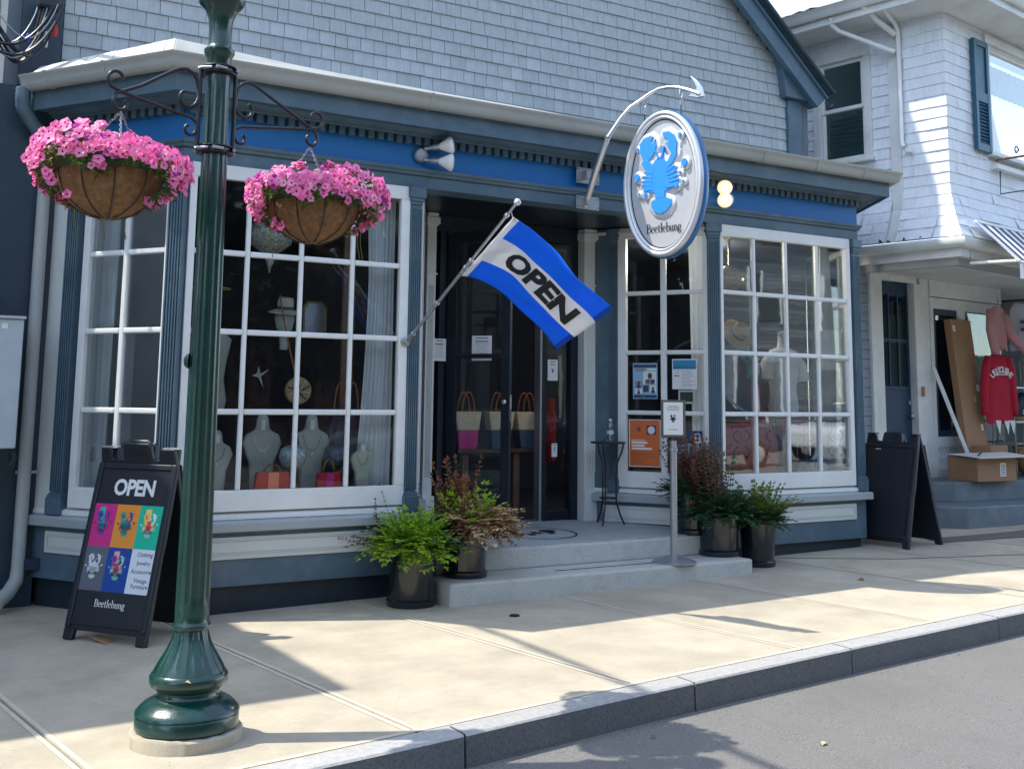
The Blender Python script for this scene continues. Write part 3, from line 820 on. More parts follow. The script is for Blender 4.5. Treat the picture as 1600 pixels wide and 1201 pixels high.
# shop interior -------------------------------------------------------
mb = MB()
mb.box(1.2, 9.4, 13.0, 13.1, .3, 3.3); mb.box(1.2, 9.4, 9.0, 13.1, 3.17, 3.2); mb.box(1.3, 9.3, 8.9, 13.1, .25, .33)
mb.box(1.15, 1.2, 9.05, 13.1, .3, 3.3); mb.box(9.35, 9.4, 9.05, 13.1, .3, 3.3)
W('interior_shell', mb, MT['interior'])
for bay in (bayL, bayR):
    q = [Vector(p) for p in bay]; c = sum(q, Vector((0, 0)))/4
    ins = [(c.x+(p.x-c.x)*.93, c.y+(p.y-c.y)*.93+.03) for p in q]; ins[0] = (ins[0][0], 9.4); ins[-1] = (ins[-1][0], 9.4)
    mb = MB().add([(x, y, .80) for x, y in ins]+[(x, y, .70) for x, y in ins], [(0,1,2,3), (3,2,6,7), (4,7,6,5)]); W('display_floor', mb, MT['intwood'])
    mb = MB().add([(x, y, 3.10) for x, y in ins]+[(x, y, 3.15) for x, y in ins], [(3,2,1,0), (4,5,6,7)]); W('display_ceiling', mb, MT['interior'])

# entrance -------------------------------------------------------------
yd = 9.03
mb = MB().box(4.5, 6.5, 7.92, 9.1, 3.17, 3.2); mb.box(4.0, 7.0, 7.93, 9.0, 3.165, 3.17); W('porch_ceiling', mb, MT['doorpaint'])
W('door_frame', MB().box(4.70, 6.27, yd, yd+.1, 3.02, 3.17), MT['doorpaint'], bevel=.004)
for xa, xb in ((4.745, 4.83), (5.835, 5.86), (6.19, 6.27)):
    W('door_frame', MB().box(xa, xb, yd, yd+.1, .36, 3.02), MT['doorpaint'] if xa != 5.835 else MT['steel'], bevel=.004)
W('door_frame', MB().box(5.86, 5.91, yd, yd+.06, .36, 3.02), MT['doorpaint'], bevel=.004)
W('door_threshold', MB().box(4.84, 5.86, 8.98, 9.15, .34, .388), MT['steel'], bevel=.006)
W('side_light', MB().box(4.70, 4.745, yd+.04, yd+.048, .42, 3.0), MT['glass'])
W('side_light', MB().box(5.91, 6.19, yd+.04, yd+.048, .46, 3.0), MT['glass'])
W('side_light_rail', MB().box(5.91, 6.19, yd+.02, yd+.07, .36, .47), MT['doorpaint'], bevel=.004)
# door leaf standing ajar, hinged on the left jamb
dth = -58.4
dT = F((4.835, yd-.02), dth); dw = .635
door = bpy.data.objects.new('door', None); COL.objects.link(door); door.parent = shop; door.matrix_parent_inverse = wm(shop).inverted()
door['label'] = 'dark glazed shop door standing open'
for nm, bx in (('stile', (0, .085, .40, 3.0)), ('stile', (dw-.085, dw, .40, 3.0)), ('bottom_rail', (.085, dw-.085, .40, .66)), ('top_rail', (.085, dw-.085, 2.9, 3.0)), ('mid_rail', (.085, dw-.085, 1.86, 1.9))):
    obj(nm, MB().box(bx[0], bx[1], -.025, .02, bx[2], bx[3], dT), MT['doorpaint'], door, bevel=.003)
obj('door_glass', MB().box(.085, dw-.085, -.004, .004, .66, 1.86, dT), MT['glass'], door)
obj('door_glass', MB().box(.085, dw-.085, -.004, .004, 1.9, 2.9, dT), MT['glass'], door)
mb = MB().box(dw, dw+.004, -.014, .012, 1.32, 1.54, dT); obj('latch_plate', mb, MT['chrome'], door, bevel=.001)
mb = MB(); mb.box(dw+.0045, dw+.006, -.006, .006, 1.34, 1.42, dT); obj('keyhole', mb, MT['ink'], door)
mb = MB().lathe([(.006, 0), (.006, .03), (.02, .035), (.022, .05), (.012, .06)], 12, T=dT @ Matrix.Translation((dw-.03, -.025, 1.48)) @ Matrix.Rotation(R(90), 4, 'X'))
mb.tube([dT @ Vector((dw-.05, .02, 1.48)), dT @ Vector((dw-.05, .07, 1.48)), dT @ Vector((dw-.11, .08, 1.48))], .009); obj('door_handle', mb, MT['chrome'], door, smooth=40)

# white casings of the entrance (fluted, with plinth and capital)
def casing(x0, x1, y0, name='entry_casing'):
    h = (x1-x0)/2; xm = (x0+x1)/2
    mb = MB().box(x0, x1, y0, y0+.12, .55, 3.04)
    n = 4; fw_ = (x1-x0-.04)/(2*n+1)
    for i in range(n+1): mb.box(x0+.02+2*i*fw_, x0+.02+(2*i+1)*fw_, y0-.008, y0, .82, 2.5)
    o = W(name, mb, MT['panelw'], bevel=.002)
    obj('casing_plinth', MB().box(x0-.006, x1+.02, y0-.02, y0+.12, .37, .66), MT['panelw'], o, bevel=.004)
    obj('casing_band', MB().box(x0-.004, x1+.01, y0-.012, y0+.1, 2.60, 2.615), MT['panelw'], o); mb = MB().box(x0-.008, x1+.008, y0-.012, y0+.1, 3.04, 3.06); mb.box(x0-.022, x1+.022, y0-.03, y0+.1, 3.055, 3.12); mb.box(x0-.01, x1+.01, y0-.02, y0+.1, 3.115, 3.16)
    obj('casing_capital', mb, MT['panelw'], o, bevel=.006)
casing(6.275, 6.45, 8.93)
casing(4.56, 4.65, 8.93)
mb = MB(); Tq = F(E_, ANG); mb.box(0, 1.15, -.03, .03, 3.10, 3.125, Tq); W('head_trim', mb, MT['panelw'])

# steps and porch ------------------------------------------------------
st = thing('entrance_steps', 'pair of worn concrete steps leading up to the shop entrance', 'steps', (5.4, 7.6, 0))
def rough_box(x0, x1, y0, y1, z0, z1):
    mb = MB().box(x0, x1, y0, y1, z0, z1); return mb
obj('step', rough_box(3.985, 6.905, 7.33, 8.4, -.1, .184), MT['stepc'], st, bevel=.018)
obj('step', rough_box(4.0, 6.70, 7.74, 8.05, .183, .345), MT['stepc'], st, bevel=.014)
mb = MB(); mb.box(5.02, 6.36, 7.52, 7.535, .1843, .187); obj('step_crack', mb, MT['ink'], st)
mb = MB().add([(4.0, 7.80, .352), (6.98, 7.80, .352), (6.5, 8.95, .378), (6.5, 9.1, .38), (4.5, 9.1, .38), (4.5, 8.95, .378), (4.0, 7.80, .30), (6.98, 7.80, .30)], [(0,1,2,3,4,5), (6,7,1,0)])
pf = struct('porch_floor', mb, MT['porch'])
# painted oval with letters on the porch floor
mb = MB()
n = 48
for k in range(n):
    a0, a1 = 2*PI*k/n, 2*PI*(k+1)/n
    def q(a, s): return ((.35*s)*math.cos(a), (.37*s)*math.sin(a), 0)
    mb.add([q(a0, 1), q(a1, 1), q(a1, .955), q(a0, .955)], [(0,1,2,3)])
em = obj('floor_emblem', mb, MT['ink'], pf, world=False)
em.location = (5.38, 8.37, .3705); em.rotation_euler = (R(1.3), 0, R(4))
for s, x, sz, bd in (('A', -.17, .27, .035), ('&', -.0, .17, .025), ('P', .16, .27, .035)):
    me = text_mesh(s, sz, bd); me.materials.append(MT['ink'])
    o = bpy.data.objects.new('letter', me); COL.objects.link(o); o.parent = em
    o.matrix_basis = Matrix.Translation((x, 0, .001)) @ Matrix.Rotation(R(-90), 4, 'X')
mb = MB()
for x in (-.24, -.10, .10):
    mb.box(x-.035, x+.035, -.105, -.09, 0, .001)
o = obj('letter_serif', mb, MT['ink'], em, world=False)

# downspout and service pole at the left -----------------------------
dsp = thing('downspout', 'grey corrugated elbow downspout at the left corner of the shop', 'downspout', (1.33, 8.93, 0))
pts = [(1.12, 8.80, 3.74), (1.12, 8.80, 3.66), (1.13, 8.82, 3.60), (1.19, 8.86, 3.52), (1.27, 8.9, 3.43), (1.325, 8.93, 3.34), (1.33, 8.93, 3.25)]
fine = []
for a, b in zip(pts, pts[1:]):
    for k in range(5): fine.append(tuple(Vector(a).lerp(Vector(b), k/5)))
obj('elbow', MB().tube(fine, [.05+(.004 if i % 2 else 0) for i in range(len(fine))], 14), MT['trim'], dsp, smooth=50)
obj('pipe', MB().tube([(1.33, 8.93, 3.25), (1.33, 8.93, .26), (1.32, 8.91, .18), (1.26, 8.83, .11), (1.17, 8.72, .06)], [.046, .046, .05, .05, .052], 16), MT['gutter'], dsp, smooth=60)
obj('pipe_strap', MB().box(1.27, 1.43, 8.93, 8.945, .93, .95), MT['steel'], dsp)
cp = thing('service_pole', 'tall navy painted service pole at the left edge of the shop', 'pole', (1.2, 9.2, 0))
obj('pole', MB().tube([(1.17, 9.15, -.1), (1.17, 9.15, 4.3)], .075, 20), MT['navy'], cp, smooth=60)
obj('trim_board', MB().box(1.27, 1.34, 9.12, 9.16, 0, 3.75), MT['panelw'], cp)
eb = thing('electrical_box', 'grey metal electrical box on the wall at the left edge', 'electrical box', (1.0, 8.7, 1.1))
obj('cabinet', MB().box(.72, 1.205, 8.55, 8.80, 1.125, 2.02), MT['elbox'], eb, bevel=.01)
obj('lid', MB().box(.70, 1.215, 8.53, 8.82, 2.02, 2.04), MT['elbox'], eb, bevel=.004)
obj('warning_sticker', MB().box(1.06, 1.10, 8.547, 8.549, 1.95, 1.985), MT['paper'], eb)
obj('conduit', MB().tube([(1.0, 8.68, 2.0), (1.0, 8.68, 2.3)], .03), MT['elbox'], eb)
obj('hook', MB().tube([(1.2, 8.7, 1.1), (1.22, 8.7, 1.05), (1.2, 8.7, 1.0)], .02), MT['blackp'], eb)
# left neighbour: navy wall and pale shingled roof end, taller block out of frame
lb = thing('left_building', 'white shingled neighbouring building behind the wires at top left', 'building', (-3, 9.5, 0))
obj('wall', MB().box(-8, 1.15, 9.45, 13, -.1, 3.6), MT['navy'], lb)
obj('upper_wall', MB().box(-8, 1.05, 10.0, 13, 3.6, 6.2), MT['wshingle'], lb)
mb = MB()
for k in range(10): mb.box(-8, 1.10, 9.98-.0, 10.0, 3.7+k*.13, 3.705+k*.13)
obj('roof', MB().add([(-8, 9.2, 3.6), (1.1, 9.2, 3.6), (1.1, 10.0, 4.15), (-8, 10.0, 4.15), (-8, 9.2, 3.52), (1.1, 9.2, 3.52)], [(0,1,2,3), (4,5,1,0)]), MT['wshingle'], lb)
obj('front_block', MB().box(-9, -.95, 7.5, 12, -.1, 6.0), MT['wtrim'], lb, bevel=.02)
# utility wires and connector at the top left
ub = thing('wire_connector', 'black utility service head with dangling splices at top left corner', 'service head', (1.15, 8.8, 4.4))
obj('head', MB().box(1.17, 1.33, 8.72, 8.86, 4.36, 4.48), MT['blackp'], ub, bevel=.02)
obj('insulator', MB().lathe([(.018, 0), (.022, .05), (.012, .09)], 10, (1.30, 8.74, 4.15)), flat('red sleeve', (.5, .02, .02)), ub)
obj('insulator', MB().lathe([(.014, 0), (.018, .04), (.01, .07)], 10, (1.12, 8.74, 4.07)), flat('blue sleeve', (.02, .05, .5)), ub)
obj('insulator', MB().lathe([(.012, 0), (.018, .06), (.012, .12)], 10, (1.24, 8.72, 4.05)), MT['steel'], ub)
rw = random.Random(9)
for k in range(9):
    x0, z0 = 1.18+.02*k, 4.38
    xe, ze = rw.uniform(.55, .95), rw.uniform(4.05, 4.5)
    sag = rw.uniform(.25, .45)
    pts = []
    for i in range(15):
        t = i/14; xx = x0+(xe-x0)*t**1.2; zz = z0+(ze-z0)*t-sag*math.sin(PI*min(1, t*1.05))*(1-.3*t)
        pts.append((xx, 8.8-.02*k*(1-t), zz))
    o = obj('wire', MB().tube(pts, .006+.003*(k % 3), 6), MT['blackp'] if k % 3 else MT['steel'], ub, smooth=60)
# overhead cable running over the street (above the frame; its shadow crosses the walk)
oc = obj('overhead_cable', MB().tube([(-.25, 9.5, 7.1), (-.18, 8.4, 7.0), (-.26, 5, 6.85), (-.32, 1, 6.9), (-.5, -8, 7.4)], .03, 8), MT['blackp'])
tag(oc, 'black overhead cable crossing high above the street', 'cable')
# ================================================================== NEIGHBOURING HOUSE
hs = thing('shingled_house', 'white shingled house with shutters, pent roof and recessed blue door at right', 'house', (12.5, 9.5, 0))
HW = lambda n, mb, m, **k: obj(n, mb, m, hs, **k)
C0 = Vector((10.65, 8.05)); TS = F(C0, 100); TF = F(C0, 10)   # side wall (u back), front wall
# in TS local +x goes back along the side wall; outward (left) is +y there, so use helper
def SP(u, o, z):   # side wall point: u back, o outward to the left
    return (C0.x+u*math.cos(R(100))-o*math.sin(R(100)), C0.y+u*math.sin(R(100))+o*math.cos(R(100)), z)
def FP(u, o, z):   # front wall point: u right, o outward to the street
    return (C0.x+u*math.cos(R(10))+o*math.sin(R(10)), C0.y+u*math.sin(R(10))-o*math.cos(R(10)), z)
def pbox(fn, u0, u1, o0, o1, z0, z1, mb=None):
    mb = mb or MB()
    vs = [fn(u, o, z) for z in (z0, z1) for u, o in ((u0, o0), (u1, o0), (u1, o1), (u0, o1))]
    return mb.add(vs, [(0,1,2,3), (4,7,6,5), (0,4,5,1), (1,5,6,2), (2,6,7,3), (3,7,4,0)])
def flare(z): 
    t = max(0, (3.98-z)/.66); return .235*t**1.6
mb = MB()
zs_ = [3.32, 3.45, 3.6, 3.75, 3.9, 6.2]
for fn, L, hu0, hu1, hz0, hz1 in ((SP, 4.5, 1.02, 1.63, 4.42, 5.66), (FP, 4.5, 1.03, 2.9, 4.47, 5.80)):
    for za, zb in zip(zs_[:-1], zs_[1:-1]):
        oa, ob = flare(za)-.02, flare(zb)-.02
        mb.add([fn(-oa, oa, za), fn(L, oa, za), fn(L, ob, zb), fn(-ob, ob, zb)], [(0,1,2,3)])
    o = -.02
    for ua, ub, za, zb in ((0, hu0, 3.9, 6.2), (hu1, L, 3.9, 6.2), (hu0, hu1, 3.9, hz0), (hu0, hu1, hz1, 6.2)):
        mb.add([fn(ua-(o if ua == 0 else 0), o, za), fn(ub, o, za), fn(ub, o, zb), fn(ua-(o if ua == 0 else 0), o, zb)], [(0,1,2,3)])
wall2 = HW('wall', mb, MT['wtrim'])
# windows on the upper floor leave holes in the shingle cladding
SW = (.925, 1.725, 4.40, 5.74)       # side window trim extents u0,u1,z0,z1
FWN = (.55, 3.0, 4.40, 5.86)       # shutters + front window
rn = random.Random(21)
restw = MB(); shc = {}; cnt2 = 0; allsh = []
for fi, (fn, L) in enumerate(((SP, 3.2), (FP, 2.6))):
    z = 3.33
    while z < 5.92:
        h = .128; u = -flare(z)
        first = rn.uniform(.08, .3)
        while u < L:
            wd = first or rn.choice([.14, .2, .26, .32, .4, .22]); first = None
            u1 = u+wd; zm = z+h/2
            spans = [(u, u1)]
            obs = [(.56, .69)]+([(SW[0], SW[1])] if SW[2]-.10 < zm < SW[3]+.06 else []) if fi == 0 else ([(.93, 9)] if 4.40 < zm < 5.92 else [])
            for p_, q_ in obs:
                ns_ = []
                for a_, b_ in spans:
                    if b_ <= p_ or a_ >= q_: ns_.append((a_, b_))
                    else:
                        if a_ < p_: ns_.append((a_, p_))
                        if b_ > q_: ns_.append((q_, b_))
                spans = ns_
            for a_, b_ in spans:
                if b_-a_ > .012: allsh.append((fi, a_, b_, z, h))
            u = u1
        z += h
for fi, u, u1, z, h in allsh:
    fn = SP if fi == 0 else FP
    g = .0015; oa, ob = flare(z)+.012, flare(z+h)+.001
    jz = rn.uniform(-.003, .003); warp = rn.choice([0]*5+[.004, .008]) if z > 3.7 else rn.choice([0, .006, .014, .02])
    st0 = u <= -flare(z)+1e-6
    u0_ = -oa if st0 else u+g
    z0 = z+jz
    vs = [fn(u0_, oa+warp*rn.random(), z0), fn(u1-g, oa+warp*rn.random(), z0), fn(u1-g, ob, z+h+.012), fn(-ob if st0 else u0_, ob, z+h+.012), fn(u0_, oa-.014, z0), fn(u1-g, oa-.014, z0)]
    fs = [(0,1,2,3), (0,4,5,1)]
    if u1 < 2.2 and cnt2 < 300:
        inst('shingle', MB().add(vs, fs).mesh_raw('shingle', MT['wshingle']), wall2, Matrix.Identity(4)); cnt2 += 1
    else: restw.add(vs, fs)
obj('shingle_field', restw, MT['wshingle'], wall2, kind='stuff', raw=True)
# eave, soffit and roof
HW('soffit', MB().add([SP(4.5, .5, 6.02), SP(-.5, .5, 6.02), SP(-.02, -.02, 5.95), SP(4.5, -.02, 5.95), FP(4.5, .5, 6.02), FP(4.5, -.02, 5.95)], [(0,1,2,3), (1,4,5,2)]), MT['wtrim'])
mb = MB(); mb.sweep([SP(4.5, .5, 0)[:2], SP(-.5, .5, 0)[:2], FP(4.5, .5, 0)[:2]], [(-.03, 5.98), (.0, 5.98), (.0, 6.13), (-.03, 6.13)]); HW('fascia', mb, MT['wtrim'])
hg = HW('gutter', MB().sweep([SP(4.5, .5, 0)[:2], SP(-.5, .5, 0)[:2], FP(4.5, .5, 0)[:2]], [(.002, 6.16), (.002, 6.07), (.05, 6.065), (.085, 6.10), (.10, 6.17), (.115, 6.18), (.10, 6.185), (.002, 6.18)]), MT['wtrim'], smooth=50)
rf_ = HW('roof', MB().add([SP(4.5, .55, 6.19), SP(-.55, .55, 6.19), FP(4.5, .55, 6.19), SP(4.5, -2.5, 7.35), SP(2.5, -2.5, 7.35), FP(4.5, -2.5, 7.35)], [(0,1,4,3), (1,2,5,4)]), MT['roof'])
for k in range(26):
    u = -.5+k*.17; me = MB(); a = SP(u, .58, 6.19); b_ = SP(u+.16, .58, 6.19); c_ = SP(u+.16, .30, 6.30); d_ = SP(u, .30, 6.30)
    a = (a[0], a[1], a[2]+rn.uniform(0, .03))
    inst('roof_shingle', me.add([a, b_, c_, d_, (a[0], a[1], a[2]-.012), (b_[0], b_[1], b_[2]-.012)], [(0,1,2,3), (0,4,5,1)]).mesh_raw('roof_shingle', MT['roof']), rf_, Matrix.Identity(4))
# white vertical trim and downpipes on the side wall
HW('corner_board', pbox(SP, .56, .69, -.01, .035, 3.55, 5.95), MT['wtrim'], bevel=.004)
dp = thing('white_downpipe', 'white crooked downpipe beneath the eave of the shingled house', 'downpipe', SP(.5, .1, 4.4), group=None)
obj('pipe', MB().tube([SP(.50, .50, 6.05), SP(.50, .42, 6.02), SP(.53, .12, 5.92), SP(.53, .06, 5.84), SP(.53, .06, 4.52), SP(.50, .08, 4.44)], .028, 12), MT['white'], dp, smooth=60)
obj('outlet_box', MB().box(-.035, .035, -.03, .03, -.03, .03, Matrix.Translation(SP(.44, .07, 4.40)) @ Matrix.Rotation(R(10), 4, 'Z')), MT['white'], dp, bevel=.006)
obj('pipe_arm', MB().tube([SP(1.15, .50, 6.06), SP(1.15, .46, 5.97), SP(1.10, .40, 5.90), SP(.62, .16, 5.62), SP(.56, .10, 5.59)], .03, 12), MT['white'], dp, smooth=60)
obj('pipe_arm', MB().tube([SP(.86, .50, 6.10), SP(.82, .52, 6.14), SP(.70, .52, 6.16), SP(.64, .5, 6.12)], .028, 12), MT['white'], dp, smooth=60)
obj('pipe_elbow', MB().tube([SP(.72, .52, 6.10), SP(.66, .46, 6.02), SP(.64, .34, 5.94), SP(.58, .14, 5.84), SP(.555, .09, 5.80)], [.03, .038, .038, .036, .036], 12), MT['white'], dp, smooth=60)
# sash window on the side wall
def sash_window(fn, u0, u1, z0, z1, zm, label, parent, gm='iglass'):
    wn = bpy.data.objects.new('window', None); COL.objects.link(wn); wn.parent = parent; wn.matrix_parent_inverse = wm(parent).inverted(); wn['label'] = label
    t = .095
    obj('casing', pbox(fn, u0-t, u0, -.02, .04, z0-.02, z1), MT['wtrim'], wn, bevel=.004)
    obj('casing', pbox(fn, u1, u1+t, -.02, .04, z0-.02, z1), MT['wtrim'], wn, bevel=.004)
    obj('head', pbox(fn, u0-t-.01, u1+t+.01, -.02, .05, z1, z1+.1), MT['wtrim'], wn, bevel=.004)
    obj('sill', pbox(fn, u0-t-.03, u1+t+.03, -.02, .09, z0-.06, z0-.021), MT['wtrim'], wn, bevel=.004)
    f = .05
    for a, b_, o in ((z0, zm+.02, -.02), (zm-.02, z1, .0)):
        obj('sash', pbox(fn, u0+.002, u0+f, o-.03, o, a, b_), MT['white'], wn, bevel=.003)
        obj('sash', pbox(fn, u1-f, u1-.002, o-.03, o, a, b_), MT['white'], wn, bevel=.003)
        obj('sash', pbox(fn, u0+f, u1-f, o-.03, o, a, a+.045), MT['white'], wn, bevel=.003)
        obj('sash', pbox(fn, u0+f, u1-f, o-.03, o, b_-.045, b_), MT['white'], wn, bevel=.003)
        obj('pane', pbox(fn, u0+f, u1-f, o-.018, o-.013, a+.045, b_-.045), MT[gm], wn)
    return wn
swn = sash_window(SP, 1.02, 1.63, 4.42, 5.66, 5.06, 'grey green sash window beside the gable', hs)
for k in range(9):
    obj('blind_slat', pbox(SP, 1.07, 1.58, -.10, -.096, 4.48+k*.055, 4.525+k*.055), flat('dim slat', (.25, .32, .33), .6), swn)
# front window with curtains and shutter
fwn = sash_window(FP, 1.03, 2.9, 4.47, 5.80, 5.75, 'wide front window with ruffled white curtains', hs, 'glass')
def drape(fn, u0, u1, z0, z1, o, amp=.015, waves=9, pinch=None):
    mb = MB(); n = waves*6; rows = 7; vs = []
    for j in range(rows+1):
        t = j/rows; z = z1+(z0-z1)*t
        for i in range(n+1):
            s = i/n
            uu0, uu1 = (u0, u1) if pinch is None else pinch(t, u0, u1)
            u = uu0+(uu1-uu0)*s
            vs.append(fn(u, o+amp*math.sin(s*waves*2*PI+.4*math.sin(t*3))*(.6+.4*t), z))
    mb.add(vs, [(j*(n+1)+i, j*(n+1)+i+1, (j+1)*(n+1)+i+1, (j+1)*(n+1)+i) for j in range(rows) for i in range(n)])
    return mb
obj('valance', drape(FP, 1.05, 2.9, 5.25, 5.62, -.10, waves=14), MT['curtain'], fwn, smooth=180)
obj('curtain', drape(FP, 1.05, 1.6, 4.5, 5.3, -.12, waves=5, pinch=lambda t, a, b: (a, a+.1+(b-a)*abs(.2+.6*t))), MT['curtain'], fwn, smooth=180)
HW('room_wall', pbox(FP, .2, 3.2, -1.2, -1.1, 4.2, 6.0), MT['shade'])
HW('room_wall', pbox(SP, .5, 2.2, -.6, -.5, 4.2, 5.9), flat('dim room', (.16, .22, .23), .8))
sh = bpy.data.objects.new('shutter', None); COL.objects.link(sh); sh.parent = hs; sh.matrix_parent_inverse = wm(hs).inverted()
su0, su1, sz0, sz1 = .575, .93, 4.43, 5.77
obj('stile', pbox(FP, su0, su0+.06, .03, .075, sz0, sz1), MT['shutter'], sh, bevel=.003)
obj('stile', pbox(FP, su1-.06, su1, .03, .075, sz0, sz1), MT['shutter'], sh, bevel=.003)
for a, b_ in ((sz0, sz0+.09), (5.02, 5.14), (sz1-.07, sz1)):
    obj('rail', pbox(FP, su0+.06, su1-.06, .034, .072, a, b_), MT['shutter'], sh, bevel=.003)
obj('panel', pbox(FP, su0+.06, su1-.06, .035, .055, 5.14, sz1-.07), MT['shutter'], sh, bevel=.003)
for k in range(12):
    z = sz0+.10+k*.042; mb = MB()
    mb.add([FP(su0+.06, .066, z), FP(su1-.06, .066, z), FP(su1-.06, .040, z+.045), FP(su0+.06, .040, z+.045), FP(su0+.06, .060, z-.004), FP(su1-.06, .060, z-.004)], [(0,1,2,3), (4,5,1,0)])
    obj('louvre', mb, MT['shutter'], sh)
# wrought iron bracket under the front window
br = thing('iron_bracket', 'rusty scrolled iron bracket on the white shingles beside the shutter', 'bracket', FP(1.2, .1, 4.3))
pts = [FP(1.05+.0*k, .05+.02*k, 4.36+.012*k) for k in range(2)]+[FP(1.6, .6, 4.50), FP(2.0, .9, 4.62)]
obj('arm', MB().tube(pts, .014, 8), MT['rust'], br, smooth=60)
sp = [FP(1.22+.06*math.cos(a)*(1-a/9), .22, 4.49+.06*math.sin(a)*(1-a/9)) for a in [k*.5 for k in range(14)]]
obj('scroll', MB().tube(sp, .008, 6), MT['black'], br, smooth=60)
obj('ledge', pbox(FP, .98, 3.2, 0, .10, 4.26, 4.32), MT['wtrim'], br, bevel=.004)
obj('strut', MB().tube([FP(1.12, .06, 4.25), FP(1.14, .04, 3.98), FP(1.8, .5, 4.12)], .008, 6), MT['black'], br, smooth=60)

# pent roof edge over the shop front
Tq = C0
pent = [SP(4.2, .24, 0)[:2], SP(-.24, .24, 0)[:2], FP(4.5, .24, 0)[:2]]
HW('pent_gutter', MB().sweep(pent, [(-.1, 3.31), (.05, 3.305), (.06, 3.28), (.045, 3.23), (.02, 3.20), (-.02, 3.195), (-.03, 3.215), (-.1, 3.22)]), MT['wtrim'], smooth=50)
HW('pent_fascia', MB().sweep(pent, [(-.12, 3.21), (-.035, 3.21), (-.04, 3.10), (-.12, 3.10)]), MT['wtrim'], bevel=.003)
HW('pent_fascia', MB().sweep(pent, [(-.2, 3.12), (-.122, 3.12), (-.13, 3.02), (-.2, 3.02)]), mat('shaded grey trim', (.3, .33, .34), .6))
# ragged drip of broken shingles along the skirt
for k in range(22):
    u = .0+k*.1; 
    if rn.random() < .5:
        a = rn.uniform(.02, .05)
        inst('roof_shingle', MB().add([SP(u, .235, 3.325), SP(u+.07, .235, 3.325), SP(u+.04, .262, 3.325+a)], [(0,1,2)]).mesh_raw('roof_shingle', MT['roofdk']), wall2, Matrix.Identity(4))
# porch ceiling and lower walls
HW('porch_ceiling', MB().add([SP(3.5, .1, 3.08), SP(-.1, .1, 3.08), FP(5, .1, 3.08), FP(5, -3.5, 3.08), SP(3.5, -5, 3.08)], [(0,1,2,3,4)]), MT['wtrim'])
# lower wall: parallel frame through the door
LF = F((10.80, 9.33), 7.3)
def LP(u, o, z): 
    v = LF @ Vector((u, -o, z)); return tuple(v)
# grey clapboards left of the door
for k in range(24):
    z = .35+k*.112
    obj('clapboard', pbox(LP, -.9, -.10, .0, .012, z, z+.106), mat('grey clapboard', (.22, .27, .31), .6, var=.08) if 'clap' not in MT else MT['clap'], hs, bevel=.002)
    MT['clap'] = bpy.data.materials['grey clapboard']
HW('wall_backing', pbox(LP, -1.2, -.1, -.06, -.002, -.1, 3.1), MT['clap'])
HW('door_casing', pbox(LP, -.10, .14, .0, .05, .3, 3.08), MT['wtrim'], bevel=.004)
HW('door_casing', pbox(LP, .14, .90, .0, .052, 3.0, 3.08), MT['wtrim'], bevel=.004)
HW('door_casing', pbox(LP, .85, 1.02, -.12, .045, .3, 3.0), MT['wtrim'], bevel=.004)
HW('wall_lower', pbox(LP, 1.02, 1.22, -.1, .02, .3, 3.08), MT['wtrim'], bevel=.004)
bd = bpy.data.objects.new('door', None); COL.objects.link(bd); bd.parent = hs; bd.matrix_parent_inverse = wm(hs).inverted()
obj('door_panel', pbox(LP, .14, .85, -.10, -.05, .55, 3.0), MT['doorblue'], bd, bevel=.004)
for i in range(3):
    for j in range(2):
        obj('pane', pbox(LP, .21+i*.20, .38+i*.20, -.05, -.046, 1.72+j*.58, 2.25+j*.58), MT['iglass'], bd, bevel=.003)
for i in range(4): obj('muntin', pbox(LP, .185+i*.20, .21+i*.20, -.05, -.035, 1.68, 2.87), MT['doorblue'], bd, bevel=.003)
for j in range(3): obj('muntin', pbox(LP, .21, .78, -.05, -.036, 1.68+j*.585, 1.715+j*.585), MT['doorblue'], bd, bevel=.003)
obj('doorknob', MB().lathe([(.012, 0), (.012, .03), (.03, .04), (.032, .055), (.015, .07)], 14, T=Matrix.Translation(LP(.80, -.05, 1.36)) @ Matrix.Rotation(R(97.3), 4, 'X')), MT['steel'], bd, smooth=50)
obj('deadbolt', MB().lathe([(.028, 0), (.028, .02)], 14, T=Matrix.Translation(LP(.80, -.05, 1.52)) @ Matrix.Rotation(R(97.3), 4, 'X')), MT['steel'], bd, smooth=50)
obj('door_post_box', pbox(LP, .93, .97, .045, .07, 1.60, 1.72), MT['card'], bd)
# narrow shop window and frame
HW('wall_lower', pbox(LP, 1.22, 1.30, -.1, .03, .55, 2.72), MT['wtrim'], bevel=.004)
HW('wall_lower', pbox(LP, 1.22, 3.0, -.1, .03, 2.72, 2.86), MT['wtrim'], bevel=.004)
HW('wall_lower', pbox(LP, 1.22, 3.0, -.1, .04, 2.87, 3.08), MT['wtrim'], bevel=.004)
HW('wall_lower', pbox(LP, 1.30, 1.86, -.1, .025, .55, 1.10), MT['wtrim'], bevel=.004)
mbz = MB()
for i in range(4):     # faint heart shaped wire lattice on the low panel
    for j in range(3):
        cx_, cz = 1.33+i*.09, .66+j*.14
        pts = [LP(cx_+.045*math.sin(a)**3, .034, cz+.012*(3.2*math.cos(a)-1.2*math.cos(2*a)-.5*math.cos(3*a)-.2*math.cos(4*a))) for a in [2*PI*k/14 for k in range(15)]]
        mbz.tube(pts, .0025, 4)
HW('wire_lattice', mbz, MT['steel'])
sw_ = bpy.data.objects.new('window', None); COL.objects.link(sw_); sw_.parent = hs; sw_.matrix_parent_inverse = wm(hs).inverted()
obj('frame', pbox(LP, 1.30, 1.36, -.06, .02, 1.10, 2.72), MT['doorblue'], sw_, bevel=.003)
obj('frame', pbox(LP, 1.80, 1.86, -.06, .02, 1.10, 2.72), MT['doorblue'], sw_, bevel=.003)
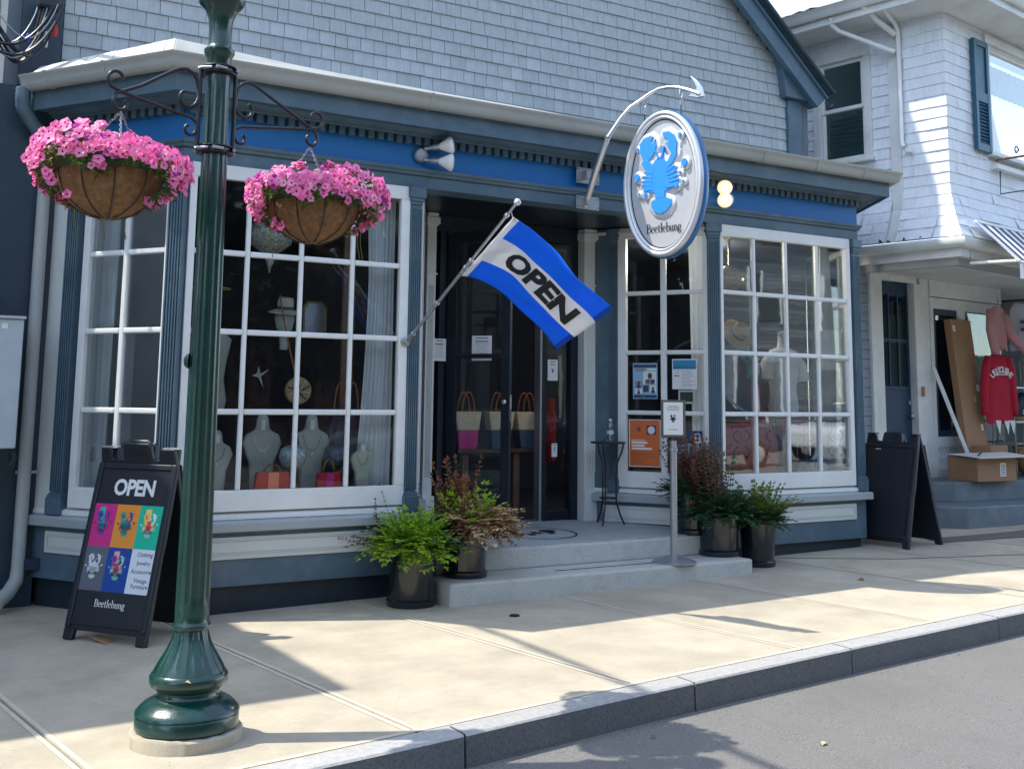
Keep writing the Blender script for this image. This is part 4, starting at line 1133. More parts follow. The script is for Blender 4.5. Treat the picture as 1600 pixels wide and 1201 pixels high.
obj('frame', pbox(LP, 1.36, 1.80, -.06, .02, 2.64, 2.72), MT['doorblue'], sw_, bevel=.003)
obj('frame', pbox(LP, 1.36, 1.80, -.06, .02, 1.10, 1.18), MT['doorblue'], sw_, bevel=.003)
obj('pane', pbox(LP, 1.36, 1.80, -.02, -.015, 1.18, 2.64), MT['iglass'], sw_)
HW('wall_lower', pbox(LP, 1.86, 2.05, -.1, .04, .55, 2.72), MT['wtrim'], bevel=.004)
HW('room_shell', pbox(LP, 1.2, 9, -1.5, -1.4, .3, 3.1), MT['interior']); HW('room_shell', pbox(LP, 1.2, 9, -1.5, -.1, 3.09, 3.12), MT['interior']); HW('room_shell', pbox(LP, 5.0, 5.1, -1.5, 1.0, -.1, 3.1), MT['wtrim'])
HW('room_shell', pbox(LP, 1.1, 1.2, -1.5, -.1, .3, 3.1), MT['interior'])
HW('display_glass', pbox(LP, 2.05, 3.6, -.03, -.024, .8, 2.72), MT['iglass'])
HW('base_wall', pbox(LP, 1.86, 4.0, -.1, .02, .3, .8), MT['doorblue'])
# steps of the neighbour
ns = thing('blue_grey_steps', 'blue grey painted concrete steps in front of the cardboard boxes', 'steps', (11.5, 8.6, 0))
def polybox(pts, z0, z1): 
    n = len(pts); mb = MB(); return mb.add([(x, y, z0) for x, y in pts]+[(x, y, z1) for x, y in pts], [tuple(range(n-1, -1, -1)), tuple(range(n, 2*n))]+[(i, (i+1) % n, (i+1) % n+n, i+n) for i in range(n)])
obj('step', polybox([(11.08, 8.32), (15, 8.05), (15, 9.6), (10.7, 9.6), (10.85, 8.62)], -.1, .37), MT['step2'], ns, bevel=.02)
obj('step', polybox([(10.7, 9.4), (11.1, 8.98), (11.5, 8.80), (15, 8.62), (15, 9.6), (10.7, 9.6)], .36, .60), MT['step2'], ns, bevel=.018)

# striped awning
aw_ = thing('striped_awning', 'navy and white striped canvas awning at the right edge', 'awning', (11.2, 7.6, 3.3))
a0, a1 = Vector(FP(-.02+.06, .26, 3.50)), Vector(FP(4.4, .26, 3.50))
b0, b1 = Vector(FP(.04, .72, 3.02)), Vector(FP(4.4, .72, 3.02))
nst = 44
for k in range(nst):
    t0, t1 = k/nst, (k+1)/nst
    m = MT['paper'] if k % 2 == 0 else flat('awning navy', (.02, .025, .08), .7)
    me = MB()
    p = [a0.lerp(a1, t0), a0.lerp(a1, t1), b0.lerp(b1, t1), b0.lerp(b1, t0)]
    me.add([tuple(q) for q in p]+[tuple(q-Vector((0, 0, .006))) for q in p], [(3,2,1,0), (4,5,6,7), (0,1,5,4), (2,3,7,6), (1,2,6,5), (3,0,4,7)])
    dz = Vector((0, 0, -.18-.02*(k % 2)))
    me.add([tuple(b0.lerp(b1, t0)), tuple(b0.lerp(b1, t1)), tuple(b0.lerp(b1, t1)+dz), tuple(b0.lerp(b1, t0)+dz)], [(0,1,2,3)])
    obj('stripe', me, m, aw_)
obj('roller', MB().tube([a0, a1], .02, 8), MT['white'], aw_, smooth=60)
obj('arm', MB().tube([FP(.0, .2, 3.04), FP(.05, .70, 3.03)], .018, 8), MT['white'], aw_, smooth=60)
obj('frame_bar', MB().tube([b0, b1], .016, 8), MT['chrome'], aw_, smooth=60)
obj('side_bar', MB().tube([a0, b0], .014, 8), MT['chrome'], aw_, smooth=60)
obj('arm_hook', MB().tube([FP(.0, .2, 3.19), FP(.0, .2, 3.10), FP(.02, .2, 3.06)], .008, 6), MT['steel'], aw_)

# boxes, poles and clothes --------------------------------------------
def leaning_box(name, label, cat, u, o, z0, wd, hgt, th, lean, m, rz=0):
    t = thing(name, label, cat, LP(u, o, z0), R(7.3+rz))
    T = Matrix.Rotation(R(-lean), 4, 'X')
    obj('carton', MB().box(-wd/2, wd/2, -th/2, th/2, 0, hgt, T), m, t, bevel=.004, world=False)
    return t, T
t, T = leaning_box('tall_carton', 'tall flat brown cardboard carton leaning against the white shop front', 'carton', 1.78, .28, .60, .50, 2.0, .09, 6, MT['card'])
for x, z, c in ((-.18, 1.88, MT['paper']), (.09, .98, flat('yellow tape', (.6, .4, .06))), (.20, 1.12, MT['paper']), (.17, .62, MT['paper'])):
    obj('tape_label', MB().box(x-.03, x+.03, -.0475, -.0455, z-.04, z+.04, T), c, t, world=False)
t2 = thing('white_pole', 'leaning pair of thin white poles between the blue door and tall carton', 'pole', LP(1.2, .3, .6))
for d in (0, .045): obj('rod', MB().tube([LP(1.18+d, .06, 1.96), LP(1.46+d, .42, .62)], .014, 8), MT['white'], t2, smooth=60)
t = thing('open_carton', 'open brown cardboard box with a white flap lying on the steps', 'box', LP(1.25, .62, .60), R(7.3-12))
for bx in ((-.33, .33, -.22, -.21, 0, .28), (-.33, .33, .21, .22, 0, .28), (-.33, -.32, -.21, .21, 0, .28), (.32, .33, -.21, .21, 0, .28), (-.33, .33, -.22, .22, 0, .008)):
    obj('side', MB().box(*bx), MT['card'], t, world=False)
obj('flap', MB().add([(-.42, -.34, .285), (.45, -.40, .30), (.52, .1, .33), (-.35, .22, .31), (-.42, -.34, .28), (.45, -.40, .295), (.52, .1, .325), (-.35, .22, .305)], [(0,1,2,3), (7,6,5,4), (0,4,5,1), (1,5,6,2)]), MT['paper'], t, world=False)
obj('flap', MB().add([(.33, -.3, .28), (.62, -.2, .22), (.60, .2, .25), (.33, .2, .28)], [(0,1,2,3)]), MT['card'], t, world=False)
obj('shipping_label', MB().box(.05, .15, -.2225, -.2205, .06, .22), MT['paper'], t, world=False)
for k in range(5): obj('print_bar', MB().box(.065, .135, -.2235, -.2228, .08+k*.025, .088+k*.025), MT['ink'], t, world=False)
obj('pen', MB().tube([(-.26, -.18, .31), (-.12, -.10, .335)], .01, 6), MT['ink'], t, world=False)
t = thing('small_carton', 'small brown box tucked behind the open carton', 'box', LP(1.86, .38, .60), R(7.3))
obj('carton', MB().box(-.22, .2, -.15, .15, 0, .40), MT['card'], t, bevel=.004, world=False)
obj('tape_label', MB().box(-.02, .06, -.1525, -.1505, .2, .32), MT['paper'], t, world=False)

def garment(body, sleeves, z0, z1, w0, w1, mb, n=20, dep=.10, wav=.012, neck=.09):
    """hanging garment in local frame, x wide, y depth; front toward -y"""
    rows = 12; vs = []
    for j in range(rows+1):
        t = j/rows; z = z1+(z0-z1)*t
        hw = (w0*(.55+.45*min(1, t*6)) if t < .17 else w0+(w1-w0)*t)/2
        d = dep*(.55+.45*math.sin(PI*min(1, t+.15)))
        for i in range(n):
            a = 2*PI*i/n
            x = hw*math.cos(a); y = d/2*math.sin(a)*.55
            y += wav*math.sin(x*30+t*3)*(.3+t)+.006*math.sin(x*70+t*11)
            zz = z+(0.03*math.sin(a*3)*t if j == rows else 0)
            vs.append((x, y, zz))
    mb.add(vs, [(j*n+i, j*n+(i+1) % n, (j+1)*n+(i+1) % n, (j+1)*n+i) for j in range(rows) for i in range(n)]+[tuple(range(n))])
g = thing('red_sweatshirt', 'red sweatshirt with white lettering hanging outside the shop window', 'sweatshirt', LP(2.12, .42, 2.15), R(7.3-14))
mb = MB(); garment(None, None, -.86, 0, .44, .46, mb); obj('body', mb, MT['crimson'], g, smooth=180, world=False)
for s in (-1, 1):
    obj('sleeve', MB().tube([(s*.17, 0, -.03), (s*.225, .0, -.2), (s*.25, .01, -.45), (s*.265, .0, -.70), (s*.27, 0, -.78)], [.045, .055, .05, .042, .032], 12), MT['crimson'], g, smooth=180, world=False)
obj('collar', MB().tube([(.09*math.cos(a), -.045+.03*math.sin(a), -.02+.035*math.sin(a)) for a in [PI+PI*k/8 for k in range(9)]], .012, 6), MT['crimson'], g, smooth=180, world=False)
for i, ch in enumerate('UEJSOUTHE'):
    th_ = (i-4)/9*1.9
    me = text_mesh(ch, .105, .03); me.materials.append(MT['paper'])
    inst('letter', me, g, Matrix.Translation((.21*math.sin(th_), -.054, -.40+.20*math.cos(th_))) @ Matrix.Rotation(th_, 4, 'Y'), world=False)
obj('print_line', MB().box(-.10, .12, -.054, -.053, -.265, -.252), MT['paper'], g, world=False)
for s in (-.05, .1, .2): obj('shirt_tail', MB().add([(s-.05, -.01, -.84), (s+.05, -.01, -.84), (s+.02, -.01, -1.02)], [(0,1,2)]), MT['paper'], g, world=False)
g = thing('pink_sweater', 'pale pink knitted sweater hanging by its neck with sleeves trailing', 'sweater', LP(2.30, .35, 2.78), R(7.3-14))
mb = MB(); garment(None, None, -.55, 0, .30, .34, mb); obj('body', mb, MT['pinkknit'], g, smooth=180, world=False)
obj('sleeve', MB().tube([(-.13, 0, -.04), (-.16, -.02, -.3), (-.10, -.03, -.6), (-.08, -.03, -.82)], [.05, .06, .055, .04], 12), MT['pinkknit'], g, smooth=180, world=False)
obj('sleeve', MB().tube([(.1, -.02, -.1), (.20, -.04, -.38), (.42, -.05, -.55), (.66, -.05, -.62)], [.05, .06, .06, .05], 12), MT['pinkknit'], g, smooth=180, world=False)
obj('hanger', MB().tube([(0, 0, .12), (.02, 0, .06), (0, 0, .0)], .006, 6), MT['steel'], g, world=False)
g = thing('lilac_sweater', 'lilac grey sweater with black stripes at the right edge', 'sweater', LP(2.86, .40, 2.86), R(7.3-14))
mb = MB(); garment(None, None, -.62, 0, .48, .50, mb); obj('body', mb, MT['greyknit'], g, smooth=180, world=False)
for k in range(2): obj('stripe', MB().box(-.12, .2, -.072, -.065, -.28-k*.10, -.24-k*.10), MT['ink'], g, world=False)
rk_ = thing('display_rack', 'thin metal rack of folded goods behind the hanging clothes', 'rack', LP(2.7, .25, .6))
for u in (2.42, 3.2):
    for o in (.15, .45): obj('upright', MB().tube([LP(u, o, .6), LP(u, o, 2.1)], .010, 6), MT['steel'], rk_)
for z in (1.0, 1.28, 1.72): obj('shelf', pbox(LP, 2.42, 3.3, .13, .47, z, z+.02), MT['steel'], rk_)
bg_ = thing('anchor_bag', 'navy bag printed with white anchors on the rack shelf', 'bag', LP(2.86, .35, 1.30), R(7.3-14))
obj('body', MB().lathe([(.16, 0), (.20, .1), (.20, .22), (.14, .32), (.05, .37)], 20, sy=.6), MT['navy'], bg_, smooth=60, world=False)
obj('base', MB().lathe([(.165, -.03), (.2, .0), (.2, .05), (.165, .06)], 20, sy=.62), MT['straw'], bg_, smooth=60, world=False)
for x, z in ((-.12, .12), (-.02, .19), (.07, .12), (-.03, .08)):
    mb = MB(); d = -.124*math.sqrt(max(0, 1-(x/.2)**2))
    mb.box(x-.004, x+.004, d-.006, d-.003, z-.03, z+.03); mb.box(x-.015, x+.015, d-.006, d-.003, z+.014, z+.02)
    mb.tube([(x+.022*math.cos(a), d-.004, z-.008+.022*math.sin(a)) for a in [PI+PI*k/6 for k in range(7)]], .003, 4)
    obj('anchor_print', mb, MT['paper'], bg_, world=False)
text_obj('letters', 'MA', .08, MT['paper'], bg_, Matrix.Translation((-.02, -.105, .27)), .02, world=False)
ba = thing('wicker_basket', 'large round woven wicker basket standing on the upper step', 'basket', LP(2.75, .62, .60))
obj('wall', MB().lathe([(.20, 0), (.28, .06), (.33, .2), (.345, .34), (.335, .36), (.32, .34), (.30, .1), (.18, .02)], 40, flute=lambda k, z: .012*(1 if (k % 2) else -1)), MT['straw'], ba, smooth=60, world=False)
obj('rim', MB().tube([(.342*math.cos(2*PI*k/30), .342*math.sin(2*PI*k/30), .36) for k in range(31)], .016, 8), MT['straw'], ba, smooth=60, world=False)
for k in range(4): obj('stick', MB().tube([(-.05+.05*k, .0, .1), (-.02+.07*k, .05, .62-.05*k)], .014, 6), MT['strawl'], ba, world=False)
# ================================================================== LAMP POST WITH FLOWER BASKETS
PC = (1.528, 5.246, 0)
lp = thing('lamp_post', 'tall dark green fluted cast iron lamp post in the foreground', 'lamp post', PC)
O = lambda n, mb, m, par, **k: obj(n, mb, m, par, world=False, **k)
rq = random.Random(2)
mb = MB().lathe([(.245, -.1), (.245, .042), (.237, .052), (.0, .055)], 56, c=(0, 0, -.01)); mb.v = [(x*(1+rq.uniform(-.008, .008)), y*(1+rq.uniform(-.008, .008)), z+rq.uniform(-.003, .003) if z > 0 else z) for x, y, z in mb.v]
O('concrete_ring', mb, MT['concrete'], lp, smooth=40)
O('base', MB().lathe([(.220, .045), (.226, .053), (.226, .098), (.222, .105), (.228, .111), (.226, .121), (.214, .134), (.192, .154), (.166, .168), (.143, .177), (.136, .187), (.135, .204), (.139, .208), (.135, .214)], 64), MT['post'], lp, smooth=35)
O('bell', MB().lathe([(.133, .212), (.150, .216), (.166, .228), (.173, .246), (.172, .266), (.163, .280), (.158, .283)], 64), MT['post'], lp, smooth=50)
prof_ = [(.158, .281), (.150, .298), (.139, .318), (.124, .345), (.110, .368), (.098, .392), (.088, .415), (.080, .440), (.074, .462)]
O('flare', MB().lathe(prof_, 96, flute=lambda k, z: (-.045*min(1, (z-.28)*12) if (k % 8) in (3, 4, 5) else (.012 if k % 8 in (2, 6) else 0)) if z < .458 else 0), MT['post'], lp, smooth=30)
O('collar', MB().lathe([(.074, .460), (.080, .464), (.084, .474), (.084, .482), (.078, .490), (.075, .498), (.0745, .53)], 48), MT['post'], lp, smooth=50)
def fl2(k, z): return -.060*(math.sin(PI*((k % 6))/6)) if .58 < z < 2.98 else 0
sp_ = [(.0755, .525), (.0755, .575), (.0753, .59)]+[(.0760-.0185*(z-.59)/2.45, z) for z in (.62, 1.2, 1.7, 2.2, 2.7, 2.95)]+[(.0580, 2.99), (.058, 3.04)]
O('shaft', MB().lathe(sp_, 96, flute=fl2), MT['post'], lp, smooth=30)
O('neck', MB().lathe([(.056, 3.03), (.056, 3.10), (.064, 3.125), (.072, 3.14), (.072, 3.155), (.060, 3.165), (.054, 3.18), (.054, 3.25), (.058, 3.30), (.072, 3.345), (.098, 3.375), (.110, 3.39), (.110, 3.405), (.10, 3.415), (.09, 3.45)], 48, flute=lambda k, z: (-.02 if k % 4 == 0 and z > 3.17 and z < 3.35 else 0)), MT['post'], lp, smooth=40)
hd = O('access_cover', MB().lathe([(.001, .026), (.02, .022), (.032, .012), (.036, 0)], 20, T=Matrix.Translation((-.061, .028, 1.66)) @ Matrix.Rotation(R(155), 4, 'Z') @ Matrix.Rotation(R(90), 4, 'Y'), sy=1.5), MT['post'], lp, smooth=60)
for z in (3.05, 2.66):
    cl = O('clamp', MB().lathe([(.062, -.02), (.084, -.018), (.086, -.012), (.070, -.008), (.070, .012), (.086, .014), (.084, .02), (.062, .022)], 40, c=(0, 0, z)), MT['black'], lp, smooth=40)
    for a in (-30, -100, 20, 150, 200, -150, 70):
        ca, sa = math.cos(R(a)), math.sin(R(a))
        O('bolt', MB().tube([(ca*.075-sa*.03, sa*.075+ca*.03, z), (ca*.098+sa*.02, sa*.098-ca*.02, z)], .008, 8), MT['steel'], cl)
AA = R(11)
def bp2(s, z, o=0.0): return (s*math.cos(AA)-o*math.sin(AA), s*math.sin(AA)+o*math.cos(AA), z)
def scroll(cx_, cz, r0, r1, a0, a1, n=18, sg=1):
    return [(cx_+sg*(r0+(r1-r0)*i/n)*math.cos(a0+(a1-a0)*i/n), cz+(r0+(r1-r0)*i/n)*math.sin(a0+(a1-a0)*i/n)) for i in range(n+1)]
def bracket(sg, L, zend):
    ar = bpy.data.objects.new('bracket_arm', None); COL.objects.link(ar); ar.parent = lp
    f = lambda pts: [bp2(sg*s, z) for s, z in pts]
    r = .0085
    O('upright_bar', MB().tube(f([(.092, 3.06), (.092, 2.65)]), .011, 8), MT['black'], ar, smooth=60)
    # upper bar: leaves the post, humps and runs down to the tip
    top = [(.10, 2.945)]+[(.10+.075*(1-math.cos(t))*.9, 2.945+.085*math.sin(t)) for t in (.5, 1.0, 1.5)]
    xe = .10+.075*(1-math.cos(1.5))*.9
    top += [(xe+.03, 3.025), (xe+.07, 3.005), (L-.12, 2.905), (L-.03, 2.86), (L, 2.845)]
    O('upper_bar', MB().tube(f(top), r, 8), MT['black'], ar, smooth=60)
    O('post_scroll', MB().tube(f([(.10, 2.945), (.097, 2.90)]+scroll(.155, 2.895, .055, .028, PI, 2.35*PI, 14)), r, 8), MT['black'], ar, smooth=60)
    O('lower_bar', MB().tube(f([(.10, 2.78), (.13, 2.80), (L-.04, 2.855), (L+.02, 2.875)]+scroll(L-.005, 2.915, .045, .026, -.9, 3.2, 12)), r, 8), MT['black'], ar, smooth=60)
    O('hook', MB().tube(f([(L, 2.845)]+scroll(L-.03, 2.805, .040, .022, .8, -3.9, 14)), r, 8), MT['black'], ar, smooth=60)
    O('foot_scroll', MB().tube(f([(.097, 2.79), (.10, 2.76)]+scroll(.135, 2.745, .034, .018, PI, 2.4*PI, 10)), r, 8), MT['black'], ar, smooth=60)
bracket(-1, .50, 0); bracket(1, .56, 0)

# petunia flowers ------------------------------------------------------
def petunia(r, m1, sd):
    rg = random.Random(sd); mb = MB(); n = 10
    c = (0, 0, -.35*r)
    vs = [c]
    for i in range(n):
        a = 2*PI*i/n; vs.append((.22*r*math.cos(a), .22*r*math.sin(a), -.05*r))
    for i in range(n):
        a = 2*PI*i/n; rr_ = r*(1.0 if i % 2 == 0 else .80)*rg.uniform(.93, 1.07)
        vs.append((rr_*math.cos(a), rr_*math.sin(a), rg.uniform(-.10, .16)*r+(.08*r if i % 2 else -.06*r)))
    fs = []; mi = []
    for i in range(n):
        j = (i+1) % n
        fs.append((0, 1+i, 1+j)); mi.append(1)
        fs.append((1+i, 1+n+i, 1+n+j, 1+j)); mi.append(0)
    mb.v = vs; mb.f = fs; mb.m = mi
    # tube behind
    b = len(mb.v)
    mb.v += [(.12*r*math.cos(2*PI*k/5), .12*r*math.sin(2*PI*k/5), -.3*r) for k in range(5)]+[(0, 0, -1.1*r)]
    for k in range(5): mb.f.append((b+k, b+(k+1) % 5, b+5)); mb.m.append(0)
    return mb.mesh_raw('flower', [m1, MT['throat']])
FLW = [petunia(.026, MT['petal'], 1), petunia(.028, MT['petal'], 2), petunia(.024, MT['petal3'], 3), petunia(.026, MT['petal2'], 4), petunia(.022, MT['petal'], 5)]
def leafquad(mb, p, d, n_, ln, wd, mi=0):
    d = d.normalized(); s = d.cross(n_)
    s = s.normalized() if s.length > 1e-4 else d.orthogonal().normalized()
    nn = s.cross(d).normalized()
    mb.add([p, p+d*ln*.5+s*wd*.5+nn*ln*.07, p+d*ln, p+d*ln*.5-s*wd*.5+nn*ln*.07, p+d*ln*.5-nn*ln*.05], [(0,1,4), (1,2,4), (4,2,3), (0,4,3)], mi)
def hanging_basket(label, s, seed, zb, gap_to_cam=1.0, sc=1.0):
    P = Vector(PC)+Vector(bp2(s, 0)); rg = random.Random(seed)
    t = thing('flower_basket', label, 'flower basket', (P.x, P.y, zb), 0, 'hanging petunia baskets on the lamp post')
    Rb = .225; H_ = .20
    mb = MB(); pr = [(.02, 0)]+[(Rb*math.sin(a), H_*(1-math.cos(a))) for a in [R(q) for q in (12, 25, 38, 50, 62, 74, 84, 90)]]+[(Rb*.96, H_+.05), (Rb*.7, H_+.06)]
    lm = MB().lathe(pr, 40); lm.v = [(x*(1+rg.uniform(-.02, .02)), y*(1+rg.uniform(-.02, .02)), z+rg.uniform(-.005, .005)) for x, y, z in lm.v]
    O('coir_liner', lm, MT['coir'], t, smooth=60)
    fz = MB()
    for k in range(1500):
        a = rg.uniform(0, 2*PI); q = rg.uniform(.1, 1.4); p = Vector((Rb*math.sin(q)*math.cos(a), Rb*math.sin(q)*math.sin(a), H_*(1-math.cos(q))))
        nrm = Vector((p.x/Rb, p.y/Rb, -(H_-p.z)/H_)).normalized(); d = (nrm*.5+Vector((rg.uniform(-1, 1), rg.uniform(-1, 1), rg.uniform(-1, 1)))).normalized()*rg.uniform(.012, .035)
        w_ = Vector((rg.uniform(-1, 1), rg.uniform(-1, 1), rg.uniform(-1, 1)))*.0008
        fz.add([p, p+w_, p+d], [(0,1,2)])
    o = O('coir_fibres', fz, MT['coir'], t, raw=True); o['kind'] = 'stuff'
    for k in range(10):
        a = 2*PI*k/10+.2
        O('wire_rib', MB().tube([((Rb+.006)*math.sin(q)*math.cos(a), (Rb+.006)*math.sin(q)*math.sin(a), H_*(1-math.cos(q))-.004) for q in [R(v) for v in (8, 20, 35, 50, 65, 80, 90)]], .003, 5), MT['black'], t, smooth=60)
    for z, rr_ in ((H_, Rb+.006), (.012, .055)):
        O('wire_ring', MB().tube([(rr_*math.cos(2*PI*k/32), rr_*math.sin(2*PI*k/32), z) for k in range(33)], .0035, 5), MT['black'], t, smooth=60)
    zc = 2.765-zb
    for k in range(3):
        a = 2*PI*k/3+.5; p0 = Vector((Rb*math.cos(a), Rb*math.sin(a), H_)); p1 = Vector((bp2(-.03 if s > 0 else .03, 0)[0]*1, 0, zc))
        ch = MB(); nn_ = 22
        for i in range(nn_):
            q = p0.lerp(p1, (i+.5)/nn_); u = (p1-p0).normalized(); v = u.orthogonal().normalized(); w_ = u.cross(v); x_ = v if i % 2 else w_
            ch.tube([q+u*.011*math.cos(b_)+x_*.005*math.sin(b_) for b_ in [2*PI*m/6 for m in range(7)]], .0016, 4, cap=False)
        O('chain', ch, MT['steel'], t)
    tc = Vector((-P.x, -P.y, 0)).normalized()      # side turned to the street, where the planting has a gap
    def shell():
        while True:
            a = rg.uniform(0, 2*PI); v = rg.uniform(-.85, 1)
            lump = .06*math.sin(3*a+seed)+.05*math.sin(5*a+2*seed)
            hr = .325+lump*.6; hz = .135+.045*math.sin(2*a+seed*1.7)
            th_ = math.asin(max(-1, min(1, v)))
            p = Vector((hr*math.cos(th_)*math.cos(a), hr*math.cos(th_)*math.sin(a), H_+.03+(hz if v > 0 else .20)*v))
            if v < -.1: p.x *= 1.03; p.y *= 1.03
            fr = Vector((p.x, p.y, 0)).normalized().dot(tc) if p.xy.length > .05 else 0
            if fr > .70 and p.z < H_+.0+.035*math.sin(a*7): continue
            if p.z < H_-.02 and math.sin(a*4+seed)+rg.uniform(-.8, .8) < .0: continue
            return p, Vector((p.x*1.2, p.y*1.2, max(.0, p.z-H_)*1.2+.03)).normalized()
    rest = MB(); nfl = 0
    sh_ = MB()
    for k in range(2600):
        p, n_ = shell(); p = p*rg.uniform(.80, .97); p.z = max(p.z, H_-.2)
        d = (n_*.7+Vector((rg.uniform(-1, 1), rg.uniform(-1, 1), rg.uniform(-.9, .5)))).normalized()
        leafquad(sh_, p, d, n_, rg.uniform(.02, .045), rg.uniform(.010, .018), 0 if rg.random() < .85 else 1)
    # dark inner mound so no sky shows through the planting
    sh_.lathe([(.05, H_-.02), (.235, H_), (.25, H_+.04), (.20, H_+.08), (.10, H_+.11)], 18)
    o = O('leaves', sh_, [MT['leaf'], MT['leafy']], t, raw=True); o['kind'] = 'stuff'
    allf = []
    for k in range(640):
        p, n_ = shell(); p = p*rg.uniform(.97, 1.05)
        dn = (n_+Vector((tc.x*.35+rg.uniform(-.5, .5), tc.y*.35+rg.uniform(-.5, .5), rg.uniform(-.25, .35)))).normalized()
        allf.append((p, dn, rg.choice([0, 0, 1, 1, 2, 2, 3, 4])))
    allf.sort(key=lambda q: -(q[0].dot(tc)+q[0].z*.8))
    for i, (p, dn, kd) in enumerate(allf):
        if kd == 3 and rg.random() < .45: kd = 0
        T = Matrix.Translation(p) @ dn.to_track_quat('Z', 'Y').to_matrix().to_4x4() @ Matrix.Rotation(rg.uniform(0, 6), 4, 'Z') @ Matrix.Scale(rg.uniform(.8, 1.12), 4)
        if i < 290: inst('flower', FLW[kd], t, T, world=False)
        else:
            me = FLW[kd]; b = len(rest.v); rest.v += [tuple(T @ v.co) for v in me.vertices]
            for pl in me.polygons: rest.f.append(tuple(b+v for v in pl.vertices)); rest.m.append(1 if pl.material_index else 0)
    o = O('flower_mass', rest, [MT['petal'], MT['throat']], t, raw=True); o['kind'] = 'stuff'
    # trailing stems
    for k in range(3):
        a = math.atan2(-tc.y, -tc.x)+rg.uniform(-2.2, 2.2)
        q0 = Vector((.30*math.cos(a), .30*math.sin(a), H_-.05)); tr = MB()
        tr.tube([q0, q0+Vector((0, 0, -.12)), q0+Vector((.02, .01, -.2))], .0025, 4)
        O('trailing_stem', tr, MT['leafy'], t)
    return t
hanging_basket('larger nearer basket overflowing with pink petunias, left of the green post', -.50, 4, 2.275)
hanging_basket('smaller farther basket of pink petunias, right of the green post', .56, 9, 2.272)

# ================================================================== FLAG
fp = thing('open_flag', 'blue and white nylon OPEN flag on a slanted silver pole', 'flag', (3.86, 7.88, 1.93))
p0, p1 = Vector((3.862, 7.86, 1.945)), Vector((3.90, 6.36, 2.795)); u_ = (p1-p0).normalized()
obj('pole', MB().tube([p0, p0.lerp(p1, .62)], .013, 12), MT['chrome'], fp, smooth=60)
obj('pole', MB().tube([p0.lerp(p1, .60), p1], .010, 12), MT['chrome'], fp, smooth=60)
for q in (.30, .57, .62, .93): obj('pole_ring', MB().tube([p0.lerp(p1, q)-u_*.010, p0.lerp(p1, q)+u_*.010], .018, 12), MT['chrome'], fp, smooth=40)
obj('finial', MB().lathe([(.001, -.026), (.016, -.02), (.026, 0), (.016, .02), (.001, .026)], 16, tuple(p1+u_*.03)), MT['signrim'], fp, smooth=90)
obj('wall_bracket', MB().lathe([(.038, 0), (.038, .012), (.026, .016), (.022, .05), (.016, .055)], 20, T=Matrix.Translation((3.858, 7.905, 1.935)) @ Matrix.Rotation(R(90), 4, 'X')), MT['steel'], fp, smooth=40)
obj('bracket_socket', MB().tube([p0-u_*.02, p0+u_*.10], .020, 12), MT['steel'], fp, smooth=50)
# cloth surface: hoist along the pole, fly hanging away and toward the right
h0, h1 = Vector((3.90, 6.385, 2.715)), Vector((3.878, 7.05, 2.375))     # top, bottom of the hoist
f0, f1 = Vector((4.42, 5.975, 2.088)), Vector((4.40, 6.62, 1.835))     # fly corners
def flagpt(s, t, off=0):
    """s 0..1 along fly, t 0..1 down the hoist"""
    a = h0.lerp(h1, t); b = f0.lerp(f1, t)
    p = a.lerp(b, s)
    lift = .10*math.sin(PI*s**.9)*(.35+.75*t)
    p += Vector((0.0, -.30*lift, .95*lift))
    nrm = (b-a).cross(h1-h0).normalized()
    p += nrm*(.030*math.sin(2.2*PI*s+1.2*t)*s+.014*math.sin(7*s+9*t)*s+.006*math.sin(17*s-6*t)*min(1, 3*s)*(1-.4*t)+.004*math.sin(24*t+8*s)+off)
    return p
NS, NTT = 56, 36
cl = MB()
hd_ = .055
for j in range(NTT+1):
    for i in range(NS+1):
        cl.v.append(tuple(flagpt(i/NS, j/NTT)))
for j in range(NTT):
    t = (j+.5)/NTT
    for i in range(NS):
        s = (i+.5)/NS
        a = j*(NS+1)+i
        cl.f.append((a, a+1, a+NS+2, a+NS+1))
        cl.m.append(1 if (s < hd_ or .312 < t < .688) else (2 if s > .965 else 0))
me = cl.mesh('cloth', [MT['flagblue'], MT['flagwhite'], cloth('doubled blue hem', (0.002, 0.09, 0.5))], smooth=180)
fc = obj('cloth', me, None, fp)
sd = fc.modifiers.new('thickness', 'SOLIDIFY'); sd.thickness = .0016; sd.offset = 0
def letters_on_flag(word, s0, s1, tc_, th_):
    me = text_mesh(word, 1.0, .048); xs = [v.co.x for v in me.vertices]; zs = [v.co.z for v in me.vertices]
    bm = bmesh.new(); bm.from_mesh(me); bmesh.ops.triangulate(bm, faces=bm.faces); 
    bmesh.ops.subdivide_edges(bm, edges=[e for e in bm.edges if e.calc_length() > .12], cuts=2); bmesh.ops.triangulate(bm, faces=bm.faces)
    x0, x1, z0, z1 = min(xs), max(xs), min(zs), max(zs)
    lw = MB()
    for v in bm.verts:
        s = s0+(s1-s0)*(v.co.x-x0)/(x1-x0); t = tc_-(v.co.z-(z0+z1)/2)/(z1-z0)*th_
        lw.v.append((s, t))
    for f in bm.faces: lw.f.append(tuple(v.index for v in f.verts)); lw.m.append(0)
    bm.free()
    for sgn in (1, -1):
        m2 = MB(); m2.v = [tuple(flagpt(s, t, .003*sgn)) for s, t in lw.v]; m2.f = lw.f; m2.m = lw.m
        obj('lettering', m2.mesh_raw('lettering', MT['ink']), None, fp)
letters_on_flag('OPEN', .21, .89, .50, .30)
obj('grommet', MB().lathe([(.006, 0), (.012, .001), (.006, .003)], 12, tuple(flagpt(.02, .02, .004))), MT['brass'], fp)
obj('clip', MB().tube([flagpt(.0, .99), p0.lerp(p1, .62)], .003, 5), MT['steel'], fp)
